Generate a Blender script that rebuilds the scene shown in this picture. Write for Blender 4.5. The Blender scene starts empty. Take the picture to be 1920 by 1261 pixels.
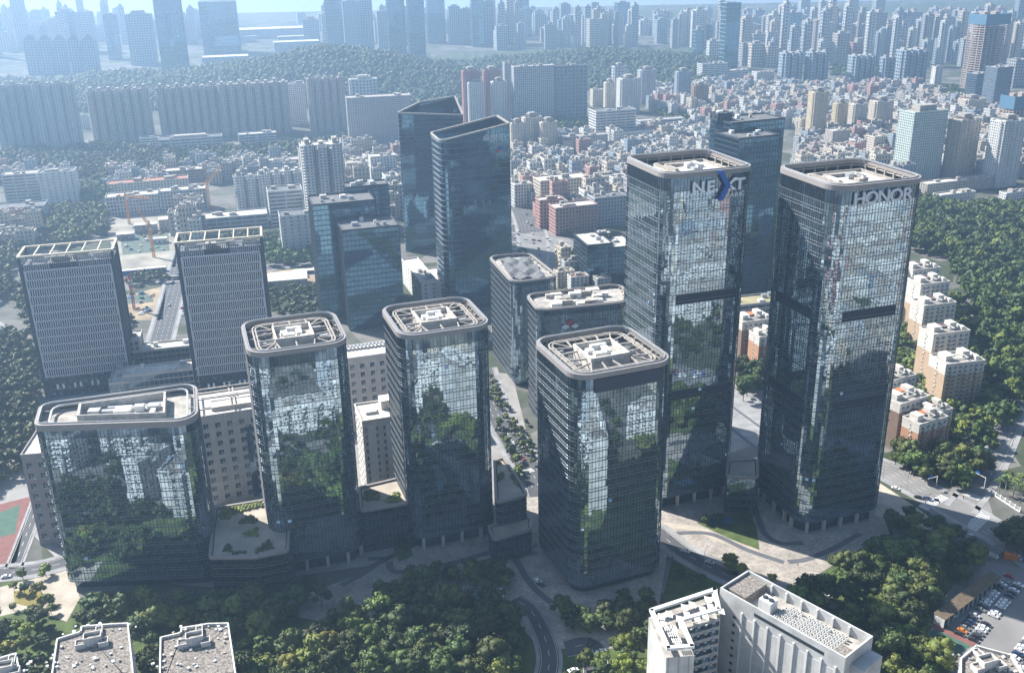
import bpy, math, random
import numpy as np
from mathutils import Matrix, Vector
R = math.radians
rng = random.Random(7)
nr = np.random.default_rng(11)
S = bpy.context.scene
COL = S.collection
# ------------------------------------------------------------------ camera
F, CX, CY, HC = 1870.0, 960.0, 630.5, 275.0          # focal length and centre in photo pixels, camera height in metres
_d = np.array([90.0, 4740.0, F]); _d /= np.linalg.norm(_d)
_y = np.array([0, 0, 1.0]) - _d * _d[2]; _y /= np.linalg.norm(_y)
_x = np.cross(_y, -_d) * -1.0
if _x[0] < 0: _x = -_x
MW = np.array([_x, _y, -_d])
cam_d = bpy.data.cameras.new('camera'); cam = bpy.data.objects.new('camera', cam_d); COL.objects.link(cam)
cam_d.sensor_width = 36.0; cam_d.lens = 36.0 * F / 1920.0; cam_d.clip_start = 1.0; cam_d.clip_end = 40000.0
_m = Matrix.Identity(4)
for i in range(3):
    _m[i][0] = MW[i, 0]; _m[i][1] = -MW[i, 1]; _m[i][2] = -MW[i, 2]
_m[2][3] = HC
cam.matrix_world = _m
S.camera = cam
# ------------------------------------------------------------------ sky, sun, exposure
SUN_AZ, SUN_EL = -56.0, 40.0        # degrees, azimuth clockwise from the view direction
w = bpy.data.worlds.new('World'); S.world = w; w.use_nodes = True
nt = w.node_tree; bg = nt.nodes['Background']
sky = nt.nodes.new('ShaderNodeTexSky'); sky.sky_type = 'NISHITA'; sky.sun_disc = False
sky.sun_elevation = R(SUN_EL); sky.sun_rotation = R(SUN_AZ); sky.air_density = 1.2; sky.dust_density = 1.0; sky.ozone_density = 1.2
nt.links.new(sky.outputs[0], bg.inputs[0]); bg.inputs[1].default_value = 0.06
sl = bpy.data.lights.new('sun', 'SUN'); sl.energy = 5.0; sl.angle = R(0.53); sl.color = (1.0, 0.95, 0.88)
sun = bpy.data.objects.new('sun', sl); COL.objects.link(sun)
_sd = Vector((math.sin(R(SUN_AZ)) * math.cos(R(SUN_EL)), math.cos(R(SUN_AZ)) * math.cos(R(SUN_EL)), math.sin(R(SUN_EL))))
sun.rotation_euler = _sd.to_track_quat('Z', 'Y').to_euler(); sun.location = (0, 0, 900)
S.view_settings.view_transform = 'Standard'; S.view_settings.look = 'None'; S.view_settings.gamma = 1.0
S.view_settings.exposure = 1.38
S.view_settings.use_curve_mapping = False
S.render.engine = 'CYCLES'
cy = S.cycles
cy.use_denoising = True
cy.max_bounces = 5; cy.diffuse_bounces = 2; cy.glossy_bounces = 3; cy.transmission_bounces = 2; cy.volume_bounces = 0; cy.transparent_max_bounces = 4
cy.caustics_reflective = False; cy.caustics_refractive = False
# ------------------------------------------------------------------ pixel <-> place
def G(x, y, z=0.0):
    r = MW @ np.array([x - CX, y - CY, F]); t = (z - HC) / r[2]
    return np.array([r[0] * t, r[1] * t, z])
def PX(p):
    c = MW.T @ (np.array(p, float) - np.array([0, 0, HC]))
    return CX + F * c[0] / c[2], CY + F * c[1] / c[2]
def HGT(x, yt, yb):
    g = G(x, yb); lo, hi = -20.0, 700.0
    for _ in range(40):
        m = (lo + hi) / 2
        if PX((g[0], g[1], m))[1] > yt: lo = m
        else: hi = m
    return m
# ------------------------------------------------------------------ materials
MATS = {}
def _new(name):
    m = bpy.data.materials.new(name); m.use_nodes = True
    return m, m.node_tree, m.node_tree.nodes['Principled BSDF']
def _noise_col(nt, col, amt, scale, coord='Object', detail=4.0, seed=0.0, extra=None):
    tc = nt.nodes.new('ShaderNodeTexCoord'); n = nt.nodes.new('ShaderNodeTexNoise')
    mp = nt.nodes.new('ShaderNodeMapping'); mp.inputs['Location'].default_value = (seed, seed * 1.7, 0)
    nt.links.new(tc.outputs[coord], mp.inputs[0]); nt.links.new(mp.outputs[0], n.inputs['Vector'])
    n.inputs['Scale'].default_value = scale; n.inputs['Detail'].default_value = detail
    r = nt.nodes.new('ShaderNodeValToRGB')
    lo = tuple(max(0, c * (1 - amt)) for c in col); hi = tuple(min(1, c * (1 + amt)) for c in col)
    r.color_ramp.elements[0].position = .3; r.color_ramp.elements[1].position = .72
    r.color_ramp.elements[0].color = (*lo, 1); r.color_ramp.elements[1].color = (*hi, 1)
    nt.links.new(n.outputs[0], r.inputs[0])
    return r.outputs[0], tc
def plain(name, col, rough=.8, amt=.12, scale=.25, metal=0.0, coord='Object', spec=.3, objvar=0.0, stain=0.0):
    key = (name, tuple(col))
    if key in MATS: return MATS[key]
    m, nt, b = _new(name)
    out, tc = _noise_col(nt, col, amt, scale, coord, seed=len(MATS) * 3.1)
    if stain:                                   # vertical rain streaks
        mp = nt.nodes.new('ShaderNodeMapping'); mp.inputs['Scale'].default_value = (.9, .9, .06)
        nt.links.new(tc.outputs[coord], mp.inputs[0])
        n2 = nt.nodes.new('ShaderNodeTexNoise'); n2.inputs['Scale'].default_value = 1.0; n2.inputs['Detail'].default_value = 3
        nt.links.new(mp.outputs[0], n2.inputs['Vector'])
        rr = nt.nodes.new('ShaderNodeMapRange'); rr.inputs[1].default_value = .35; rr.inputs[2].default_value = .65
        rr.inputs[3].default_value = 1 - stain; rr.inputs[4].default_value = 1.0
        nt.links.new(n2.outputs[0], rr.inputs[0])
        mx = nt.nodes.new('ShaderNodeMix'); mx.data_type = 'RGBA'; mx.blend_type = 'MULTIPLY'; mx.inputs[0].default_value = 1
        nt.links.new(out, mx.inputs[6]); nt.links.new(rr.outputs[0], mx.inputs[7]); out = mx.outputs[2]
    if objvar:
        oi = nt.nodes.new('ShaderNodeObjectInfo'); hs = nt.nodes.new('ShaderNodeHueSaturation')
        mr = nt.nodes.new('ShaderNodeMapRange'); mr.inputs[3].default_value = 1 - objvar; mr.inputs[4].default_value = 1 + objvar
        nt.links.new(oi.outputs['Random'], mr.inputs[0]); nt.links.new(mr.outputs[0], hs.inputs['Value'])
        mr2 = nt.nodes.new('ShaderNodeMapRange'); mr2.inputs[3].default_value = .5 - objvar * .06; mr2.inputs[4].default_value = .5 + objvar * .08
        mu = nt.nodes.new('ShaderNodeMath'); mu.operation = 'FRACT'; m3 = nt.nodes.new('ShaderNodeMath'); m3.operation = 'MULTIPLY'; m3.inputs[1].default_value = 7.3
        nt.links.new(oi.outputs['Random'], m3.inputs[0]); nt.links.new(m3.outputs[0], mu.inputs[0]); nt.links.new(mu.outputs[0], mr2.inputs[0])
        nt.links.new(mr2.outputs[0], hs.inputs['Hue']); nt.links.new(out, hs.inputs['Color']); out = hs.outputs[0]
    nt.links.new(out, b.inputs['Base Color'])
    b.inputs['Roughness'].default_value = rough; b.inputs['Metallic'].default_value = metal; b.inputs['Specular IOR Level'].default_value = spec
    MATS[key] = m; return m
def mirror_glass(name, col, rough=.02, metal=.92, cellvar=.25):
    """coated curtain-wall glass: strong coloured reflection over a dark room; every pane a little different"""
    m, nt, b = _new(name)
    at = nt.nodes.new('ShaderNodeTexCoord'); wn = nt.nodes.new('ShaderNodeTexWhiteNoise'); wn.noise_dimensions = '3D'
    sn = nt.nodes.new('ShaderNodeVectorMath'); sn.operation = 'SNAP'; sn.inputs[1].default_value = (1.6, 1.6, 2.4)
    nt.links.new(at.outputs['Object'], sn.inputs[0]); nt.links.new(sn.outputs[0], wn.inputs['Vector'])
    mr = nt.nodes.new('ShaderNodeMapRange'); mr.inputs[3].default_value = 1 - cellvar; mr.inputs[4].default_value = 1 + cellvar * .5
    nt.links.new(wn.outputs[0], mr.inputs[0])
    mx = nt.nodes.new('ShaderNodeMix'); mx.data_type = 'RGBA'; mx.blend_type = 'MULTIPLY'; mx.inputs[0].default_value = 1
    mx.inputs[6].default_value = (*col, 1); nt.links.new(mr.outputs[0], mx.inputs[7])
    nt.links.new(mx.outputs[2], b.inputs['Base Color'])
    b.inputs['Metallic'].default_value = metal; b.inputs['Roughness'].default_value = rough
    return m
def window_mat(name, col=(.035, .05, .06), var=1.0, cell=(1.3, 1.3, 1.5)):
    """ordinary windows: dark rooms, some with pale blinds"""
    m, nt, b = _new(name)
    at = nt.nodes.new('ShaderNodeTexCoord'); wn = nt.nodes.new('ShaderNodeTexWhiteNoise'); wn.noise_dimensions = '3D'
    sn = nt.nodes.new('ShaderNodeVectorMath'); sn.operation = 'SNAP'; sn.inputs[1].default_value = cell
    nt.links.new(at.outputs['Object'], sn.inputs[0]); nt.links.new(sn.outputs[0], wn.inputs['Vector'])
    r = nt.nodes.new('ShaderNodeValToRGB'); e = r.color_ramp.elements
    e[0].color = (*[c * .6 for c in col], 1); e[1].color = (*[min(1, c * (1 + 6 * var)) for c in col], 1); e[0].position = .35; e[1].position = 1
    k = e.new(.8); k.color = (*[c * (1 + var) for c in col], 1)
    nt.links.new(wn.outputs[0], r.inputs[0]); nt.links.new(r.outputs[0], b.inputs['Base Color'])
    b.inputs['Roughness'].default_value = .12; b.inputs['Specular IOR Level'].default_value = .6
    return m
def paving(name, c1, c2, scale, rough=.85, mort=.03):
    m, nt, b = _new(name)
    tc = nt.nodes.new('ShaderNodeTexCoord'); br = nt.nodes.new('ShaderNodeTexBrick')
    br.inputs['Color1'].default_value = (*c1, 1); br.inputs['Color2'].default_value = (*c2, 1)
    br.inputs['Mortar'].default_value = (*[c * .6 for c in c1], 1); br.inputs['Scale'].default_value = scale; br.inputs['Mortar Size'].default_value = mort
    nt.links.new(tc.outputs['Object'], br.inputs['Vector'])
    n = nt.nodes.new('ShaderNodeTexNoise'); n.inputs['Scale'].default_value = .12; n.inputs['Detail'].default_value = 5
    nt.links.new(tc.outputs['Object'], n.inputs['Vector'])
    mr = nt.nodes.new('ShaderNodeMapRange'); mr.inputs[1].default_value = .3; mr.inputs[2].default_value = .7; mr.inputs[3].default_value = .72; mr.inputs[4].default_value = 1.12
    nt.links.new(n.outputs[0], mr.inputs[0])
    mx = nt.nodes.new('ShaderNodeMix'); mx.data_type = 'RGBA'; mx.blend_type = 'MULTIPLY'; mx.inputs[0].default_value = 1
    nt.links.new(br.outputs[0], mx.inputs[6]); nt.links.new(mr.outputs[0], mx.inputs[7]); nt.links.new(mx.outputs[2], b.inputs['Base Color'])
    b.inputs['Roughness'].default_value = rough; b.inputs['Specular IOR Level'].default_value = .2
    return m
def ground_mat(name, cols, scale=.02):
    m, nt, b = _new(name)
    tc = nt.nodes.new('ShaderNodeTexCoord')
    v = nt.nodes.new('ShaderNodeTexVoronoi'); v.inputs['Scale'].default_value = scale
    n = nt.nodes.new('ShaderNodeTexNoise'); n.inputs['Scale'].default_value = scale * 2.5; n.inputs['Detail'].default_value = 8
    nt.links.new(tc.outputs['Object'], v.inputs['Vector']); nt.links.new(tc.outputs['Object'], n.inputs['Vector'])
    a = nt.nodes.new('ShaderNodeMath'); a.operation = 'MULTIPLY_ADD'; a.inputs[1].default_value = .5
    sp = nt.nodes.new('ShaderNodeSeparateColor'); nt.links.new(v.outputs['Color'], sp.inputs[0])
    m2 = nt.nodes.new('ShaderNodeMath'); m2.operation = 'MULTIPLY'; m2.inputs[1].default_value = .5; nt.links.new(n.outputs[0], m2.inputs[0])
    nt.links.new(sp.outputs[0], a.inputs[0]); nt.links.new(m2.outputs[0], a.inputs[2])
    r = nt.nodes.new('ShaderNodeValToRGB'); e = r.color_ramp.elements
    e[0].color = (*cols[0], 1); e[0].position = .2; e[1].color = (*cols[-1], 1); e[1].position = .75
    for i, c in enumerate(cols[1:-1]):
        k = e.new(.2 + .55 * (i + 1) / (len(cols) - 1)); k.color = (*c, 1)
    nt.links.new(a.outputs[0], r.inputs[0]); nt.links.new(r.outputs[0], b.inputs['Base Color'])
    b.inputs['Roughness'].default_value = .95; b.inputs['Specular IOR Level'].default_value = .1
    return m
def foliage(name, col, var=.45):
    m, nt, b = _new(name)
    tc = nt.nodes.new('ShaderNodeTexCoord'); n = nt.nodes.new('ShaderNodeTexNoise'); n.inputs['Scale'].default_value = .55; n.inputs['Detail'].default_value = 5
    nt.links.new(tc.outputs['Object'], n.inputs['Vector'])
    r = nt.nodes.new('ShaderNodeValToRGB'); e = r.color_ramp.elements
    e[0].position = .3; e[1].position = .75
    e[0].color = (col[0] * .55, col[1] * .62, col[2] * .6, 1); e[1].color = (col[0] * 1.7, col[1] * 1.45, col[2] * 1.1, 1)
    nt.links.new(n.outputs[0], r.inputs[0])
    oi = nt.nodes.new('ShaderNodeObjectInfo'); hs = nt.nodes.new('ShaderNodeHueSaturation')
    mr = nt.nodes.new('ShaderNodeMapRange'); mr.inputs[3].default_value = 1 - var; mr.inputs[4].default_value = 1 + var
    nt.links.new(oi.outputs['Random'], mr.inputs[0]); nt.links.new(mr.outputs[0], hs.inputs['Value'])
    m3 = nt.nodes.new('ShaderNodeMath'); m3.operation = 'MULTIPLY'; m3.inputs[1].default_value = 9.7; fr = nt.nodes.new('ShaderNodeMath'); fr.operation = 'FRACT'
    nt.links.new(oi.outputs['Random'], m3.inputs[0]); nt.links.new(m3.outputs[0], fr.inputs[0])
    mr2 = nt.nodes.new('ShaderNodeMapRange'); mr2.inputs[3].default_value = .465; mr2.inputs[4].default_value = .525
    nt.links.new(fr.outputs[0], mr2.inputs[0]); nt.links.new(mr2.outputs[0], hs.inputs['Hue'])
    nt.links.new(r.outputs[0], hs.inputs['Color']); nt.links.new(hs.outputs[0], b.inputs['Base Color'])
    b.inputs['Roughness'].default_value = .6; b.inputs['Specular IOR Level'].default_value = .25
    return m
GLASS = mirror_glass('curtain_glass', (.36, .46, .54))
GLASS_B = mirror_glass('curtain_glass_blue', (.09, .19, .28), .04)
GLASS_D = mirror_glass('curtain_glass_dark', (.13, .19, .25), .06)
WIN = window_mat('window_glass')
WIN_B = window_mat('window_glass_blue', (.04, .065, .085), .8)
FIN = plain('aluminium_fin', (.20, .21, .22), .35, .05, metal=.5, spec=.5)
MULL = plain('dark_mullion', (.035, .042, .048), .5, .1)
COREM = plain('dark_interior', (.03, .04, .045), .7, .2)
PARA = plain('parapet_cladding', (.27, .25, .24), .5, .06, .4)
LOUV = plain('navy_louvre', (.030, .042, .065), .55, .15, 1.5)
ROOFC = plain('roof_concrete', (.34, .32, .29), .9, .34, .3)
ROOFL = plain('roof_light', (.50, .47, .43), .9, .28, .35)
ROOFD = plain('roof_dark', (.13, .135, .14), .9, .25, .25)
STEEL = plain('painted_steel', (.34, .315, .28), .6, .3, .5)
WHITE = plain('white_paint', (.74, .74, .72), .6, .07, .3, stain=.12)
METAL = plain('galvanised', (.45, .47, .5), .4, .15, 1.0, metal=.5)
STONE = plain('pillar_stone', (.46, .42, .38), .7, .1, .6)
ASPH = plain('asphalt', (.085, .087, .092), .9, .2, .08)
ASPHL = plain('worn_asphalt', (.20, .195, .19), .9, .18, .06)
LINE = plain('road_paint', (.62, .62, .60), .8, .12, .5)
GRASS = plain('lawn', (.07, .10, .03), .95, .35, .15)
SOIL = plain('bare_soil', (.30, .235, .16), .95, .3, .06)
PAVE = paving('plaza_paving', (.47, .425, .375), (.28, .26, .24), .35)
PAVEG = paving('grey_paving', (.36, .36, .36), (.30, .30, .31), .4)
PAVEC = paving('cream_paving', (.52, .46, .38), (.44, .39, .33), .7)
BAND = plain('grey_band', (.105, .11, .125), .8, .12, .3)
# ------------------------------------------------------------------ mesh collecting
class MB:
    def __init__(s): s.V = []; s.L = []; s.T = []; s.M = []; s.n = 0
    def quads(s, q, m=0):
        q = np.asarray(q, float).reshape(-1, 4, 3); k = len(q)
        if not k: return s
        s.V.append(q.reshape(-1, 3)); s.L.append(np.arange(k * 4) + s.n); s.T.append(np.full(k, 4)); s.M.append(np.full(k, m)); s.n += 4 * k
        return s
    def mesh(s, v, f, m=0):
        v = np.asarray(v, float); f = np.asarray(f, int)
        s.V.append(v); s.L.append(f.reshape(-1) + s.n); s.T.append(np.full(len(f), f.shape[1])); s.M.append(np.full(len(f), m)); s.n += len(v); return s
    def ngon(s, pts, m=0):
        p = np.asarray(pts, float); s.V.append(p); s.L.append(np.arange(len(p)) + s.n); s.T.append(np.array([len(p)])); s.M.append(np.array([m])); s.n += len(p); return s
    def prism(s, poly, z0, z1, m=0, top=True, mt=None, bottom=False):
        p = np.asarray(poly, float)[:, :2]; k = len(p); z0 = np.broadcast_to(z0, (k,)); z1 = np.broadcast_to(z1, (k,))
        a = np.c_[p, z0]; b = np.c_[p, z1]; j = (np.arange(k) + 1) % k
        s.quads(np.stack([a, a[j], b[j], b], 1), m)
        if top: s.ngon(b, m if mt is None else mt)
        if bottom: s.ngon(a[::-1], m)
        return s
    def box(s, c, sz, yaw=0.0, m=0, z0=None, mt=None):
        """c = (x, y, z of the underside)"""
        p = rect(c[0], c[1], sz[0], sz[1], yaw)
        return s.prism(p, c[2], c[2] + sz[2], m, True, mt, True)
    def bar(s, a, b, w, h=None, m=0):
        """square beam from a to b"""
        a = np.array(a, float); b = np.array(b, float); h = h or w; d = b - a; d /= max(1e-6, np.linalg.norm(d))
        up = np.array([0, 0, 1.0]) if abs(d[2]) < .95 else np.array([1.0, 0, 0])
        r = np.cross(d, up); r /= np.linalg.norm(r); u = np.cross(r, d)
        o = [r * w / 2 + u * h / 2, -r * w / 2 + u * h / 2, -r * w / 2 - u * h / 2, r * w / 2 - u * h / 2]
        A = [a + x for x in o]; B = [b + x for x in o]
        s.quads([[A[i], A[(i + 1) % 4], B[(i + 1) % 4], B[i]] for i in range(4)] + [A, B[::-1]], m); return s
    def ring(s, inner, outer, z0, z1, m=0, bottom=True):
        i = np.asarray(inner, float)[:, :2]; o = np.asarray(outer, float)[:, :2]; k = len(o); j = (np.arange(k) + 1) % k
        f = lambda p, z: np.c_[p, np.full(len(p), z)]
        i0, i1, o0, o1 = f(i, z0), f(i, z1), f(o, z0), f(o, z1)
        s.quads(np.stack([o0, o0[j], o1[j], o1], 1), m); s.quads(np.stack([i0[j], i0, i1, i1[j]], 1), m)
        s.quads(np.stack([o1, o1[j], i1[j], i1], 1), m)
        if bottom: s.quads(np.stack([o0[j], o0, i0, i0[j]], 1), m)
        return s
    def data(s, name, mats, smooth=False):
        me = bpy.data.meshes.new(name)
        V = np.concatenate(s.V).astype(np.float32); L = np.concatenate(s.L).astype(np.int32); T = np.concatenate(s.T).astype(np.int32); M = np.concatenate(s.M).astype(np.int32)
        me.vertices.add(len(V)); me.vertices.foreach_set('co', V.ravel()); me.loops.add(len(L)); me.loops.foreach_set('vertex_index', L)
        me.polygons.add(len(T)); me.polygons.foreach_set('loop_start', np.concatenate([[0], np.cumsum(T)[:-1]]).astype(np.int32)); me.polygons.foreach_set('material_index', M)
        if smooth: me.polygons.foreach_set('use_smooth', np.ones(len(T), bool))
        for m in (mats if isinstance(mats, (list, tuple)) else [mats]): me.materials.append(m)
        me.update(calc_edges=True)
        return me
    def build(s, name, mats, parent=None, kind=None, label=None, smooth=False):
        return link(name, s.data(name, mats, smooth), parent, kind, label)
def link(name, me, parent=None, kind=None, label=None, loc=None, rz=None):
    o = bpy.data.objects.new(name, me); COL.objects.link(o)
    if parent is not None: o.parent = parent
    if kind: o['kind'] = kind
    if label: o['label'] = label
    if loc is not None: o.location = loc
    if rz is not None: o.rotation_euler = (0, 0, rz)
    return o
def empty(name, loc, label, cat, group=None, rz=0.0):
    o = bpy.data.objects.new(name, None); COL.objects.link(o); o.location = loc; o.rotation_euler = (0, 0, rz)
    o.empty_display_size = 2.0
    return tag(o, label, cat, group)
def tag(o, label, cat, group=None):
    o['label'] = label; o['category'] = cat
    if group: o['group'] = group
    return o
def rect(cx, cy, w, d, yaw=0.0):
    c, s_ = math.cos(yaw), math.sin(yaw)
    return np.array([[cx + x * c - y * s_, cy + x * s_ + y * c] for x, y in ((-w / 2, -d / 2), (w / 2, -d / 2), (w / 2, d / 2), (-w / 2, d / 2))])
def structure(name, mb, mats, parent=None):
    o = mb.build(name, mats, parent); o['kind'] = 'structure'; return o
ZL = [0.0]
def sheet(name, pts, mat, z, px=True, kind='structure', parent=None):
    """a flat piece of ground; pts are photo pixels of points on the ground"""
    p = [G(*q) for q in pts] if px else [np.array([*q, 0]) for q in pts]
    mb = MB(); mb.ngon([[a[0], a[1], z] for a in p]); o = mb.build(name, mat, parent)
    if kind: o['kind'] = kind
    return o
def strip_poly(pts, wid):
    """ribbon quads along a polyline of ground points"""
    p = np.array(pts, float)[:, :2]; t = np.gradient(p, axis=0); t /= np.linalg.norm(t, axis=1)[:, None] + 1e-9
    n = np.c_[-t[:, 1], t[:, 0]]; wv = np.broadcast_to(wid, (len(p),))[:, None] / 2
    return p + n * wv, p - n * wv
def smooth_line(pts, k=8):
    p = np.array(pts, float); out = []
    q = np.vstack([2 * p[0] - p[1], p, 2 * p[-1] - p[-2]])
    for i in range(1, len(q) - 2):
        for t in np.linspace(0, 1, k, endpoint=False):
            a, b, c, d = q[i - 1], q[i], q[i + 1], q[i + 2]
            out.append(.5 * ((2 * b) + (-a + c) * t + (2 * a - 5 * b + 4 * c - d) * t * t + (-a + 3 * b - 3 * c + d) * t ** 3))
    out.append(p[-1]); return np.array(out)
def ribbon(name, pxs, wid, mat, z, kind='structure', smooth=True, parent=None, world=False):
    g = np.array([(q if world else G(*q)[:2]) for q in pxs]); g = smooth_line(g) if smooth else g
    l, r = strip_poly(g, wid); f = lambda p: np.c_[p, np.full(len(p), z)]
    l, r = f(l), f(r); mb = MB(); mb.quads(np.stack([l[:-1], r[:-1], r[1:], l[1:]], 1)); o = mb.build(name, mat, parent)
    if kind: o['kind'] = kind
    return o, g
# ------------------------------------------------------------------ curtain-wall towers
def round_poly(pts, r, step=1.6):
    """rounded polygon, counter-clockwise, cut into pane-wide pieces"""
    p = [np.array(q, float)[:2] for q in pts]; k = len(p); out = []
    rr = [r] * k if not isinstance(r, (list, tuple)) else r
    arcs = []
    for i in range(k):
        a, b, c = p[i - 1], p[i], p[(i + 1) % k]; u = (a - b) / np.linalg.norm(a - b); v = (c - b) / np.linalg.norm(c - b)
        th = math.acos(np.clip(u.dot(v), -1, 1)); t = rr[i] / math.tan(th / 2); m = (u + v) / np.linalg.norm(u + v); ce = b + m * rr[i] / math.sin(th / 2)
        s0 = b + u * t; s1 = b + v * t; a0 = math.atan2(*(s0 - ce)[::-1]); a1 = math.atan2(*(s1 - ce)[::-1])
        while a1 < a0 - 1e-9: a1 += 2 * math.pi
        n = max(2, int(round(rr[i] * (a1 - a0) / step)))
        arcs.append([ce + rr[i] * np.array([math.cos(a0 + (a1 - a0) * j / n), math.sin(a0 + (a1 - a0) * j / n)]) for j in range(n + 1)])
    for i in range(k):
        out += arcs[i]; A = arcs[i][-1]; B = arcs[(i + 1) % k][0]; n = max(1, int(round(np.linalg.norm(B - A) / step)))
        out += [A + (B - A) * j / n for j in range(1, n)]
    o = [out[0]]
    for q in out[1:]:
        if np.linalg.norm(q - o[-1]) > .05: o.append(q)
    return np.array(o)
def normals(p):
    t = np.roll(p, -1, 0) - np.roll(p, 1, 0); t /= np.linalg.norm(t, axis=1)[:, None]; return np.c_[t[:, 1], -t[:, 0]]
def offset(p, d): return p + normals(p) * d
def pane_quads(p, z0, z1, tilt, inset=0.0, sel=None):
    a = p; b = np.roll(p, -1, 0)
    if sel is not None: a, b = a[sel], b[sel]
    t = b - a; L = np.linalg.norm(t, axis=1)[:, None]; t = t / L; n = np.c_[t[:, 1], -t[:, 0]]; k = len(a)
    ta = np.radians(nr.normal(0, tilt, k)); tb = np.radians(nr.normal(0, tilt, k))
    dz = (z1 - z0) / 2 * np.tan(ta); dl = L[:, 0] / 2 * np.tan(tb)
    def c(base, z, o): return np.c_[base + n * (o - inset)[:, None], np.full(k, z)]
    return np.stack([c(a, z0, -dz - dl), c(b, z0, -dz + dl), c(b, z1, dz + dl), c(a, z1, dz - dl)], 1)
def glass_tower(name, label, poly, yaw, centre, h, floors, r=8.0, glass=None, crown=8.5, lobby=6.5, step=1.6, fin=.26, roof='trusses', tilt=.11, dark_bands=(), band_sel=None, para_h=2.3, cat='tower', z_base=0.0, columns=True, opened=9, double=True, garden=False, rail=True):
    glass = glass or GLASS
    T = empty(name, (centre[0], centre[1], z_base), label, cat, None, yaw)
    out = round_poly(poly, r, step); zt = h - crown; fh = (zt - lobby) / floors
    MB().prism(offset(out, -.9), lobby, h - crown, 0, True).build('core', COREM, T)  # dark filler box added behind the panes to block light
    mull = MB()
    nn = normals(out)
    for k in range(floors):
        z0 = lobby + k * fh; z1 = z0 + fh
        if k in dark_bands:
            sel = band_sel(out) if band_sel else np.ones(len(out), bool)
            b = MB(); b.quads(pane_quads(out, z0 + .25, z1 - .2, 0, .25, sel), 1)
            if (~sel).any(): b.quads(pane_quads(out, z0 + .25, z1 - .2, tilt, 0, ~sel), 0)
            b.build('louvre_band', [glass, LOUV], T, label='dark band of plant-floor louvres')
        else:
            b = MB(); zs = z0 + fh * .30
            b.quads(pane_quads(out, z0 + .12, zs - .05, tilt * .7), 0); b.quads(pane_quads(out, zs + .05, z1 - .12, tilt), 0)
            b.build('glass_band', glass, T)
        f = MB(); f.ring(offset(out, -.12), offset(out, fin), z0 - .09, z0 + .09)
        f.build('floor_fin', FIN, T)
        if double: MB().ring(offset(out, -.1), offset(out, fin * .75), z0 + fh * .30 - .07, z0 + fh * .30 + .07).build('spandrel_rail', FIN, T)
    # crown screen and parapet
    b = MB(); b.quads(pane_quads(out, zt + .15, h - para_h, tilt * .8), 0); b.quads(pane_quads(offset(out, -.25), zt + .15, h - para_h, 0), 1); b.build('crown_glass', [GLASS_D, COREM], T)
    MB().ring(offset(out, -.12), offset(out, fin), zt - .11, zt + .11).build('floor_fin', FIN, T)
    MB().ring(offset(out, -.9), offset(out, .4), h - para_h, h, 0).build('parapet', PARA, T)
    if rail: MB().ring(offset(out, -1.3), offset(out, -1.05), h - .2, h + .55).build('parapet_rail', METAL, T)
    # mullions, one bar a pane edge from lobby to parapet
    t = np.c_[-nn[:, 1], nn[:, 0]] * .055; o = nn * .13
    A = np.c_[out + t - nn * .05, np.full(len(out), lobby)]; B = np.c_[out + t + o, np.full(len(out), lobby)]; C = np.c_[out - t + o, np.full(len(out), lobby)]; D = np.c_[out - t - nn * .05, np.full(len(out), lobby)]
    up = np.array([0, 0, h - para_h - lobby])
    for P_, Q_ in ((A, B), (B, C), (C, D)): mull.quads(np.stack([P_, Q_, Q_ + up, P_ + up], 1))
    mull.build('mullions', MULL, T, kind='stuff')
    if garden:
        MB().ngon(np.c_[offset(out, -1.4), np.full(len(out), h - .9)]).build('terrace', PAVEC, T)
        return T, out, fh
    # windows standing open
    for _ in range(opened):
        i = rng.randrange(len(out)); k = rng.randrange(2, floors - 1); a = out[i]; bq = out[(i + 1) % len(out)]; n = nn[i]; z1 = lobby + (k + 1) * fh - .5; z0 = z1 - 1.3
        a3 = lambda p, z, q: [p[0] + n[0] * q, p[1] + n[1] * q, z]
        MB().quads([[a3(a, z0, .62), a3(bq, z0, .62), a3(bq, z1, .2), a3(a, z1, .2)]]).quads([[a3(a, z0, .57), a3(bq, z0, .57), a3(bq, z1, .15), a3(a, z1, .15)]]).build('open_window', GLASS, T)
    # ground floor: recessed glass and stone pillars
    if lobby > 1:
        inn = offset(out, -2.4); b = MB(); b.quads(pane_quads(inn, .05, lobby - .05, .1)); b.build('lobby_glass', GLASS_D, T)
        MB().ngon(np.c_[offset(out, -.05), np.full(len(out), lobby - .02)][::-1]).build('soffit', ROOFC, T)
        if columns:
            per = np.r_[0, np.cumsum(np.linalg.norm(np.roll(out, -1, 0) - out, axis=1))][:-1]; nx = -1
            cm = None
            for i, s_ in enumerate(per):
                if s_ >= nx:
                    nx = s_ + 8.6
                    if cm is None: cm = MB().box((0, 0, 0), (1.5, 1.5, lobby)).data('pillar', STONE)
                    q = out[i] - nn[i] * .8; link('pillar', cm, T, loc=(q[0], q[1], 0), rz=math.atan2(nn[i][1], nn[i][0]))
    # roof
    deck_z = h - crown + (1.5 if roof == 'trusses' else min(3.4, crown - 2.0))
    ins = offset(out, -.6)
    d = MB(); d.ngon(np.c_[ins, np.full(len(ins), deck_z)]); DK_ = d.build('roof_deck', ROOFC if roof != 'trusses' else ROOFD, T)
    P = np.array(poly, float)[:, :2]; cen = P.mean(0)
    sc = lambda q: [cen + (v - cen) * q for v in P]
    # columns of the crown screen, seen on the inside
    inr = offset(out, -1.15); per = np.r_[0, np.cumsum(np.linalg.norm(np.roll(out, -1, 0) - out, axis=1))][:-1]; nx = 0; cm = None
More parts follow.
